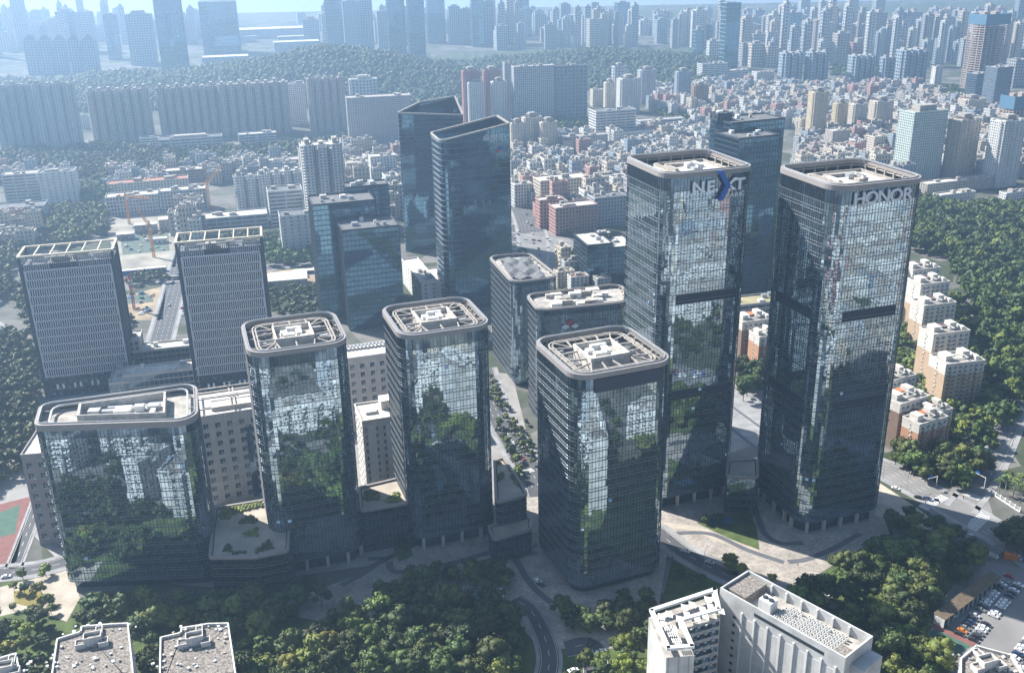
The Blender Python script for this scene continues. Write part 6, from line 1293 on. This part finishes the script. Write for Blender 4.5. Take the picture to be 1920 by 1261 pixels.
# ------------------------------------------------------------------ further towers filling the hazy skyline
items = []; n_ = 0
def free_px(x, y): return not (130 < x < 900 and 84 < y < 200) and not (430 < x < 600 and 45 < y < 110)
tries = 0
while n_ < 285 and tries < 12000:
    tries += 1; x = rng.uniform(-20, 1940); yb = rng.choice([rng.uniform(42, 70), rng.uniform(60, 118)]); 
    if not free_px(x, yb): continue
    if 900 < x < 1350 and 95 < yb: continue
    g_ = G(x, yb); 
    if any((g_[0] - f[0]) ** 2 + (g_[1] - f[1]) ** 2 < (f[2] + 26) ** 2 for f in FOOT): continue
    hh = rng.choice([60, 75, 90, 100, 110, 125]) + rng.uniform(-8, 8) + (35 if x < 950 and rng.random() < .35 else 0); w_ = rng.uniform(24, 40)
    if PX((g_[0], g_[1], hh))[1] < 15: hh = 40 + rng.uniform(0, 25)
    if PX((g_[0], g_[1], hh))[1] < 12: continue
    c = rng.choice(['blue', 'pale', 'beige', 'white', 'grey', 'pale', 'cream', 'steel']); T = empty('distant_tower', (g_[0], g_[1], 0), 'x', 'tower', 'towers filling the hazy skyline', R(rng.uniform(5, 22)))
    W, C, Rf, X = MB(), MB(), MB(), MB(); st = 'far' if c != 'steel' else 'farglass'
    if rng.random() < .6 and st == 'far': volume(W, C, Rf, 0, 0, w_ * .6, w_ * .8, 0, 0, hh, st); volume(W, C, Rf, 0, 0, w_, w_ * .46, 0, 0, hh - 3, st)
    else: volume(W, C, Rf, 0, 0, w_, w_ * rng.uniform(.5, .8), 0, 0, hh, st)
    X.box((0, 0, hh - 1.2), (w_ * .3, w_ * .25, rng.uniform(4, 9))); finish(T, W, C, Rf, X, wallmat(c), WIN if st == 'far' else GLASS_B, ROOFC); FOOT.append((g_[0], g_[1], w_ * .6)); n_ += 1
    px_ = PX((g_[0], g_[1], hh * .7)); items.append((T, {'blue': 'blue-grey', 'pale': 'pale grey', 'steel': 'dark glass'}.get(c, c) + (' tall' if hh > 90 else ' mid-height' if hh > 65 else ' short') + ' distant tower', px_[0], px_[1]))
LM += [(60, 100, 'pointed towers'), (310, 60, 'tall stepped tower'), (405, 50, 'broad dark tower'), (505, 62, 'exhibition roof'), (740, 50, 'paired dark towers'), (815, 30, 'square dark tower'), (893, 35, 'dark tower by the skyline gap'), (975, 30, 'isolated dark slab tower'), (1058, 30, 'spire tower'), (1166, 30, 'peaked dark tower'), (1310, 80, 'wedge-topped green tower'), (1470, 60, 'twin-topped grey tower'), (1555, 50, 'split dark pair'), (1618, 50, 'leaning glass tower'), (1725, 70, 'small pinkish tower'), (1810, 80, 'pale blue tower by the site')]
describe(items)
VP_ = VP; VP = []
for i in range(14):
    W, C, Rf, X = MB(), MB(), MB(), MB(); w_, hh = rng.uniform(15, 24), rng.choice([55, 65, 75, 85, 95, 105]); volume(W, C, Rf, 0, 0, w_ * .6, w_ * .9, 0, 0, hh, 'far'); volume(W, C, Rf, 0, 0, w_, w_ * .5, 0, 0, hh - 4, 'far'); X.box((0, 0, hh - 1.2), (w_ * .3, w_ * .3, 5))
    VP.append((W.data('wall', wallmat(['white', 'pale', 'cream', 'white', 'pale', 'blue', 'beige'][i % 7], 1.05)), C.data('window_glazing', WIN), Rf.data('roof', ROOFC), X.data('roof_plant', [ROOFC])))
far_pts = []
for _ in range(2500):
    x = rng.uniform(-40, 1960); yb = rng.uniform(40, 128) if x > 1250 else rng.uniform(40, 112)
    if not free_px(x, yb) or (900 < x < 1350 and yb > 92) or math.sin(x * .045) * math.sin(yb * .16 + x * .01) < -.25: continue
    g_ = G(x, yb)
    if PX((g_[0], g_[1], 95))[1] < 17: continue
    if all((g_[0] - f[0]) ** 2 + (g_[1] - f[1]) ** 2 > (f[2] + 8) ** 2 for f in FOOT) and all((g_[0] - f[0]) ** 2 + (g_[1] - f[1]) ** 2 > 1000 for f in far_pts): far_pts.append((g_[0], g_[1]))
    if len(far_pts) > 520: break
merge(far_pts, 'distant_city', 'crowd of pale slim high-rises melting together in the far haze')
VP = VP_
# ------------------------------------------------------------------ the estate behind the camera, mirrored in the glass fronts
EST = empty; k = 0
for r_ in range(11):
    y = 258 - r_ * 48 + rng.uniform(-6, 6); x = -330 + (r_ % 2) * 30; ci = 0
    while x < 760:
        w_ = rng.uniform(26, 44); hh = rng.choice([26, 34, 48, 60, 40, 54]) if y < 150 else rng.choice([18, 21, 24]); xx = x + w_ / 2
        if rng.random() < .86 and math.hypot(xx, y) > 45:
            T = empty('estate_block', (xx, y, 0), f'estate block behind the camera, {OW[ci]} from the left in the {OW[r_]} row', 'apartment block', 'estate behind the camera', R(rng.uniform(10, 24))); W, C, Rf, X = MB(), MB(), MB(), MB(); d_ = rng.uniform(13, 17); volume(W, C, Rf, 0, 0, w_, d_, 0, 0, hh, 'resi')
            nb = max(2, int(w_ / 9))
            for b in range(nb):
                xb = -w_ / 2 + w_ * (b + .5) / nb; volume(W, C, Rf, xb, 2.2, w_ / nb * .4, d_ + 1, 0, 0, hh - 1 - (b % 2) * 3, 'resi')
                for f_ in range(int(hh / 3)): W.box((xb + w_ / nb * .34, d_ / 2 + .7, 1.2 + f_ * 3.0), (w_ / nb * .24, 1.3, 1.0))
            roof_clutter(X, w_, d_, hh - 1.2, 0, 5); finish(T, W, C, Rf, X, wallmat(rng.choice(['white', 'white', 'white', 'cream', 'pale', 'beige', 'pale', 'pink']), 1.12), WIN, rng.choice([ROOFC, ROOFL, ROOFC])); k += 1; ci += 1; FOOT.append((xx, y, max(w_, d_) / 2 * .8))
        x += w_ + rng.uniform(6, 13)
pts = []
for _ in range(700):
    p = (rng.uniform(-360, 360), rng.uniform(-320, 322))
    if all((p[0] - f[0]) ** 2 + (p[1] - f[1]) ** 2 > (f[2] + 2) ** 2 for f in FOOT) and math.sin(p[0] * .021 + 1) + math.sin(p[1] * .03) > -.55: pts.append((p[0], p[1], -.2))
for _ in range(420):
    p = (rng.uniform(-330, 330), rng.uniform(268, 318))
    if all((p[0] - f[0]) ** 2 + (p[1] - f[1]) ** 2 > (f[2] + 2) ** 2 for f in FOOT): pts.append((p[0], p[1], -.2))
for _ in range(420):
    p = (rng.uniform(-330, -60), rng.uniform(296, 334))
    if all((p[0] - f[0]) ** 2 + (p[1] - f[1]) ** 2 > (f[2] * .8 + 2) ** 2 for f in FOOT): pts.append((p[0], p[1], -.2))
ep = []
for _ in range(1500):
    p = (rng.uniform(-750, 750), rng.uniform(-950, -280))
    if all((p[0] - q[0]) ** 2 + (p[1] - q[1]) ** 2 > 240 for q in ep): ep.append(p)
for _ in range(2600):
    y = rng.uniform(-250, 430); p = (rng.uniform(300 + max(0, (y - 380) * .6), 950), y)
    if all((p[0] - f[0]) ** 2 + (p[1] - f[1]) ** 2 > (f[2] + 6) ** 2 for f in FOOT) and all((p[0] - q[0]) ** 2 + (p[1] - q[1]) ** 2 > 240 for q in ep): ep.append(p)
    if len(ep) > 2100: break
merge(ep, 'estate_houses', 'low houses far behind the camera, seen only mirrored in the glass towers', 1.05)
mass('estate_trees', pts, 'dense trees of the estate below the camera', LOD, (0, 0, 0, 1), .6, 1.0)
# ------------------------------------------------------------------ cars
def car_meshes():
    prof = [(-2.2, .35), (-2.25, .75), (-1.9, .95), (-1.45, 1.0), (-.95, 1.42), (.55, 1.45), (1.15, 1.0), (2.05, .85), (2.25, .6), (2.2, .35)]
    def body(cut):
        m = MB(); y = np.array([-.88, -.8, .8, .88]); P = [(x, z) for x, z in prof]; rows = []
        for yy, sh in zip((-.88, -.74, .74, .88), (1, 1, 1, 1)): rows.append(np.array([[x, yy if z <= 1.02 else yy * .80, z] for x, z in P]))
        for a, b in zip(rows[:-1], rows[1:]): m.quads(np.stack([a[:-1], b[:-1], b[1:], a[1:]], 1))
        m.ngon(rows[0]); m.ngon(rows[-1][::-1]); return m
    b = body(0); gl = MB(); h = .745
    gl.quads([[(-1.47, -h * .93, 1.02), (-1.47, h * .93, 1.02), (-1.0, h * .8, 1.40), (-1.0, -h * .8, 1.40)], [(1.12, -h * .93, 1.03), (1.12, h * .93, 1.03), (.62, h * .8, 1.41), (.62, -h * .8, 1.41)]]); gl.V[-1] += 0
    gl.V[-1][:, 2] += .03; gl.V[-1][:4, 0] -= .03; gl.V[-1][4:, 0] += .04
    for s in (-1, 1): gl.quads([[(-1.3, s * .84, 1.04), (1.0, s * .84, 1.04), (.5, s * .73, 1.38), (-.95, s * .73, 1.38)]])
    wh = MB(); t = np.linspace(0, 2 * math.pi, 11)[:-1]
    for yy in (-.11, .11): wh.ngon([[.33 * math.cos(a), yy, .33 * math.sin(a)] for a in t], 0)
    c = np.c_[.33 * np.cos(t), t * 0, .33 * np.sin(t)]; j = (np.arange(10) + 1) % 10; wh.quads(np.stack([c - [0, .11, 0], c[j] - [0, .11, 0], c[j] + [0, .11, 0], c + [0, .11, 0]], 1))
    hl = MB().box((2.2, 0, .62), (.1, .4, .14))
    return b, gl.data('window_glass', mirror_glass('car_glass', (.06, .07, .08), .05, .6, 0)), wh.data('wheel', plain('tyre', (.03, .03, .03), .8)), hl.data('headlight', SIGNW)
CB, CG, CWH, CHL = car_meshes()
def paint(name, c): 
    m, nt, b = _new('car_' + name); b.inputs['Base Color'].default_value = (*c, 1); b.inputs['Roughness'].default_value = .3; b.inputs['Coat Weight'].default_value = .6; return m
CC = {'white': (.72, .72, .72), 'black': (.02, .02, .022), 'silver': (.42, .43, .45), 'red': (.32, .03, .03), 'blue': (.03, .12, .38), 'grey': (.16, .17, .18), 'dark blue': (.02, .04, .1), 'orange': (.62, .2, .02)}
CM = {k: CB.data('body', paint(k, v)) for k, v in CC.items()}
def car(p, yaw, colour, label, group, z=.04, detail=True):
    T = empty('car', (p[0], p[1], z), label, 'car', group, yaw); bo = link('body', CM[colour], T); link('window_glass', CG, bo)
    if detail:
        for x in (-1.38, 1.38):
            for y in (-.8, .8): link('wheel', CWH, T, loc=(x, y, .33))
        for y in (-.6, .6): link('headlight', CHL, bo, loc=(0, y, 0))
    return T
def pick(): return rng.choices(['white', 'black', 'silver', 'red', 'blue', 'grey', 'dark blue', 'orange'], [42, 20, 8, 5, 4, 12, 6, 0])[0]
ROWS = [((1796, 1192), (1893, 1078), 'first'), ((1822, 1203), (1916, 1090), 'second'), ((1894, 1243), (1945, 1180), 'third'), ((1918, 1258), (1962, 1196), 'fourth')]
for a, b, rn in ROWS:
    A, B_q = G(*a)[:2], G(*b)[:2]; d = B_q - A; L = np.linalg.norm(d); d /= L; yw = math.atan2(d[1], d[0]) - math.pi / 2; n = int(L / 2.75)
    for i in range(n):
        if rng.random() < .08: continue
        c = 'orange' if (rn == 'first' and i == 1) else 'red' if (rn == 'first' and i == n - 1) else pick(); q = A + d * (i + .5) * L / n
        car(q, yw + (math.pi if rng.random() < .3 else 0) + rng.uniform(-.03, .03), c, f'{c} car, {OW[i]} from the near end of the {rn} car park row', 'cars in the car park')
for i, (x, y, c) in enumerate(((1910, 1046, 'white'), (1922, 1052, 'blue'), (1786, 1152, 'white'))): car(G(x, y), R(100), c, f"{c} car standing {['by the orange container', 'at the far end of the car park', 'beside the long shed'][i]}", 'cars in the car park')
SC = [((1679, 917), -38, 'white', 'white car driving alone on the wide road right of the letter tower'), ((1722, 934), -38, 'black', 'black car waiting at the crosswalk, left lane'), ((1738, 936), -38, 'dark blue', 'dark car waiting at the crosswalk, right lane'), ((1908, 740), 115, 'white', 'white car parked along the side street at the right edge'), ((1912, 755), 115, 'grey', 'grey car parked second along the side street at the right edge'), ((1914, 768), 115, 'white', 'white car parked third along the side street at the right edge'),
      ((1128, 1222), 20, 'white', 'white car on the shaded street at the bottom edge'), ((1075, 1258), 20, 'white', 'white car cut by the bottom edge'), ((1008, 1090), -50, 'white', 'white car parked left of the nearest glass tower'), ((1014, 1097), -50, 'black', 'black car parked beside the white one at the nearest tower'), ((1257, 1048), -30, 'grey', 'grey van-like car on the road right of the nearest tower'), ((12, 1082), 15, 'white', 'white car on the road at the left edge'),
      ((317, 573), 100, 'silver', 'silver car on the street between the lattice blocks'), ((343, 570), 100, 'white', 'white car parked at the right lattice block'), ((341, 578), 100, 'red', 'red car parked at the right lattice block'), ((343, 590), 100, 'white', 'white car parked nearest on the lattice block street'), ((325, 530), 100, 'black', 'black car far along the lattice block street')]
SC += [((935 + i * 9, 790 + i * 14), -62, c, f'{c} car, {OW[i]} from the top on the street left of the nearest tower') for i, c in enumerate(('white', 'black', 'silver', 'white', 'grey', 'red'))]
SC += [((1600 + i * 21, 862 + i * 11 + (i % 2) * 5), -38, c, f'{c} car, {OW[i]} from the left on the far part of the wide road') for i, c in enumerate(('grey', 'white', 'black'))]
SC += [((1285 + i * 46, 1034 + i * 21), -28, c, f'{c} car, {OW[i]} from the left on the road above the white tiled block') for i, c in enumerate(('white', 'silver', 'black'))]
SC += [((150 + i * 62, 520 - (i % 2) * 5), 2, c, f'{c} car, {OW[i]} from the left on the road behind the lattice blocks') for i, c in enumerate(('white', 'white', 'grey', 'blue', 'white', 'black'))]
for p, yw, c, l in SC: car(G(*p), R(yw), c, l, 'cars on the streets', .09)
k = 0
for (a, b, n) in (((962, 420), (985, 520), 9), ((990, 400), (1020, 520), 9), ((900, 438), (1090, 462), 12), ((1030, 470), (1170, 520), 9)):
    A, B_q = G(*a)[:2], G(*b)[:2]; d = B_q - A; yw = math.atan2(d[1], d[0])
    for i in range(n):
        q = A + d * (i + rng.random() * .7) / n + np.array([rng.uniform(-4, 4), rng.uniform(-4, 4)]); c = pick(); car(q, yw + rng.choice([0, math.pi]), c, f'{c} car, {OW[k]} in the traffic of the wide junction', 'traffic at the wide junction', .1, False); k += 1
# car park shed, kiosk, container
Zs = 5.0; g_ = np.array([G(*q, Zs)[:2] for q in ((1750, 1148), (1857, 1069))]); d = g_[1] - g_[0]; L = np.linalg.norm(d); yw = math.atan2(d[1], d[0]); nv = np.array([d[1], -d[0]]) / L; c = g_.mean(0) + nv * 2.6
T = empty('garage_shed', (*c, 0), 'long low shed with a brown corrugated roof along the car park', 'shed', None, yw); MB().box((0, 1.9, 0), (L, .25, Zs - .4)).build('back_wall', OLDW, T); BR = plain('rusty_roof', (.13, .10, .065), .9, .25, .5)
for i in range(24): m = MB(); x = -L / 2 + L * (i + .5) / 24; m.quads([[(x - L / 48.5, -3, Zs - .6), (x + L / 48.5, -3, Zs - .6), (x + L / 48.5, 2.6, Zs), (x - L / 48.5, 2.6, Zs)], [(x - L / 48.5, -3, Zs - .75), (x + L / 48.5, -3, Zs - .75), (x + L / 48.5, -3, Zs - .6), (x - L / 48.5, -3, Zs - .6)]]).build('roof_sheet', BR, T)
for i in range(13): MB().box((-L / 2 + L * i / 12, -2.6, 0), (.3, .3, Zs - .75)).build('post', WHITE, T)
for sx in (-1, 1): MB().box((sx * (L / 2 - .15), -.4, 0), (.25, 4.6, Zs - .8)).build('end_wall', WHITE, T)
g_ = G(1868, 1040); T = empty('gatehouse', (g_[0], g_[1], 0), 'small gatehouse with a flat grey roof at the car park entrance', 'gatehouse', None, R(35)); MB().box((0, 0, 0), (6, 4, 3)).build('wall', WHITE, T); MB().box((0, 0, 3.003), (7, 5, .3)).build('roof', ROOFD, T); MB().box((0, -2.02, 1), (4, .1, 1.2)).build('window', WIN, T)
T = empty('container', (*G(1894, 1047)[:2], 0), 'orange steel container beside the gatehouse', 'container', None, R(-20)); OC = plain('container_orange', (.6, .17, .02), .6); MB().box((0, 0, .15), (6, 2.4, 2.5)).build('body', OC, T); MB().box((3.03, 0, .25), (.08, 2.1, 2.3)).build('door', OC, T)
for i in range(9): MB().box((-2.8 + i * .7, -1.24, .3), (.25, .08, 2.2)).build('rib', OC, T)
# glass canopy over the ramp in front of the middle tower
z = 4.0; p, c = local_poly([(812, 1104), (944, 1101), (946, 1118), (816, 1124)], z); T = empty('ramp_canopy', (*c, 0), 'low green glass canopy over the ramp in front of the middle tower', 'canopy'); q = np.array(p)
for i in range(14):
    a = lambda t, e: q[e[0]] + (q[e[1]] - q[e[0]]) * t
    s = sorted(q.tolist(), key=lambda v: v[1]); lo = sorted(s[:2]); hi = sorted(s[2:]); f = lambda t, e: np.array(e[0]) + (np.array(e[1]) - np.array(e[0])) * t; t0, t1 = i / 14 + .004, (i + 1) / 14 - .004
    MB().quads([[[*f(t0, lo), z], [*f(t1, lo), z], [*f(t1, hi), z], [*f(t0, hi), z]]]).build('pane', mirror_glass('canopy_glass', (.16, .26, .26), .08, .7, .1) if i == 0 else bpy.data.materials['canopy_glass'], T)
    MB().bar((*f(t0, lo), z - .15), (*f(t0, hi), z - .15), .18).build('rafter', METAL, T); MB().box((*f(t0, lo), 0), (.2, .2, z - .25)).build('post', METAL, T)
# street lamps and signal gantries
lm = MB(); lm.prism([(.11 * math.cos(t), .11 * math.sin(t)) for t in np.linspace(0, 6.283, 7)[:-1]], 0, 9.0); LP = lm.data('pole', METAL); LA = MB().bar((0, 0, 9), (2.4, 0, 9.7), .13).data('arm', METAL); LH = MB().box((2.7, 0, 9.62), (.9, .32, .14)).data('lamp_head', SIGNW)
for i, (x, y, a, l) in enumerate(((1655, 900, 200, 'beside the letter tower at the wide road'), (1810, 1008, 30, 'at the near corner of the junction'), (1520, 1112, 30, 'by the crosswalk above the white tiled block'), (1700, 918, 50, 'on the far kerb of the wide road'), (1895, 850, 190, 'on the side street at the right'), (1320, 1062, 60, 'on the verge by the curved path'), (955, 860, 20, 'on the street left of the nearest tower'), (940, 800, 20, 'further up the street left of the nearest tower'), (550, 1150, 80, 'in front of the trapezoid block trees'), (1040, 495, 100, 'on the traffic island of the wide junction'))):
    T = empty('street_lamp', (*G(x, y)[:2], 0), 'grey street lamp ' + l, 'street lamp', 'street lamps', R(a)); link('pole', LP, T); link('arm', LA, T); link('lamp_head', LH, T)
for i, (x, y, a, l) in enumerate(((1755, 912, 205, 'left of the junction'), (1845, 915, 120, 'at the far side of the junction'), (1733, 955, -30, 'at the near crosswalk'))):
    T = empty('signal_gantry', (*G(x, y)[:2], 0), 'white signal gantry ' + l, 'traffic light', None, R(a)); MB().box((0, 0, 0), (.3, .3, 6.5)).build('pole', WHITE, T); MB().bar((0, 0, 6.3), (7, 0, 6.6), .25).build('arm', WHITE, T)
    for s in (3.5, 6.5): MB().box((s, 0, 5.5), (.4, .35, 1.1)).build('signal_head', COREM, T)
    MB().box((5, -.1, 6.8), (2.4, .1, 1.2)).build('sign_board', SIGNB, T)
# white railing by the palms
a, b = G(1858, 925)[:2], G(1912, 960)[:2]; d = b - a; L = np.linalg.norm(d); T = empty('railing', (*a, 0), 'white railing on a low wall in front of the palms', 'railing', None, math.atan2(d[1], d[0])); MB().box((L / 2, 0, 0), (L, .4, .7)).build('base_wall', WHITE, T); MB().box((L / 2, 0, 2.2), (L, .15, .15)).build('top_rail', WHITE, T)
for i in range(7): MB().box((L * i / 6, 0, .7), (.5, .5, 2.2)).build('pier', WHITE, T)
pk = MB().box((0, 0, .7), (.08, .08, 1.5)).data('picket', WHITE)
for i in range(60): link('picket', pk, T, loc=(L * (i + .5) / 60, 0, 0))
# people on the plaza
def person_mesh(step):
    m = MB(); t = np.linspace(0, 2 * math.pi, 9)[:-1]
    def loft(rings):
        R_ = [np.c_[c[0] + rx * np.cos(t), c[1] + ry * np.sin(t), np.full(8, c[2])] for c, rx, ry in rings]; j = (np.arange(8) + 1) % 8
        for a, b in zip(R_[:-1], R_[1:]): m.quads(np.stack([a, a[j], b[j], b], 1))
        m.ngon(R_[-1]); m.ngon(R_[0][::-1])
    for s in (-1, 1): loft([((s * step, s * .09, 0), .12, .06), ((s * step * .9, s * .09, .1), .06, .06), ((s * step * .4, s * .09, .48), .075, .075), ((0, s * .08, .92), .1, .1)])
    loft([((0, 0, .86), .13, .18), ((0, 0, 1.05), .11, .15), ((0, 0, 1.35), .13, .2), ((0, 0, 1.44), .1, .17), ((0, 0, 1.5), .055, .055), ((0, 0, 1.54), .06, .06), ((0, 0, 1.62), .1, .08), ((0, 0, 1.72), .09, .075), ((0, 0, 1.78), .04, .04)])
    for s in (-1, 1): loft([((-s * step * .9, s * .25, .78), .035, .035), ((-s * step * .4, s * .25, 1.08), .045, .045), ((0, s * .2, 1.4), .06, .06)])
    return m
for i, (x, y, c, l) in enumerate(((975, 1031, (.03, .03, .05), 'person in dark clothes on the dark paving band before the middle tower'), (979, 1031, (.05, .05, .1), 'person in navy walking beside another on the paving band'), (707, 1107, (.04, .04, .04), 'person in black crossing the sunny streak of the plaza'), (685, 1118, (.3, .3, .32), 'person in grey at the lower end of the sunny streak'), (1496, 1061, (.02, .02, .02), 'person in black standing where the two paving bands meet'), (1530, 1017, (.35, .05, .05), 'person in red at the foot of the letter tower'), (931, 1021, (.4, .4, .42), 'person in a pale top by the pillars of the stepped podium'), (1250, 1100, (.02, .02, .03), 'person in black right of the nearest tower'), (1806, 935, (.03, .03, .04), 'rider-like person in black crossing the junction'))):
    o = tag(person_mesh(.2).build('person', plain('clothes', c, .8)), l, 'person'); q = G(x, y); o.location = (q[0], q[1], .08); o.rotation_euler = (0, 0, rng.uniform(0, 6))
# ------------------------------------------------------------------ haze
hz = MB(); hz.box((0, 5000, -3.0), (26000, 26000, 420)); haze = hz.build('haze', [], None, kind='stuff')
hm = bpy.data.materials.new('haze'); hm.use_nodes = True; hn = hm.node_tree; hn.nodes.clear()
ho = hn.nodes.new('ShaderNodeOutputMaterial'); hv = hn.nodes.new('ShaderNodeVolumePrincipled')
hv.inputs['Color'].default_value = (.44, .68, 1.0, 1); hv.inputs['Density'].default_value = 2.35e-4; hv.inputs['Anisotropy'].default_value = .48
hn.links.new(hv.outputs[0], ho.inputs['Volume']); haze.data.materials.append(hm)
tag(haze, 'pale blue haze over the whole city', 'haze')
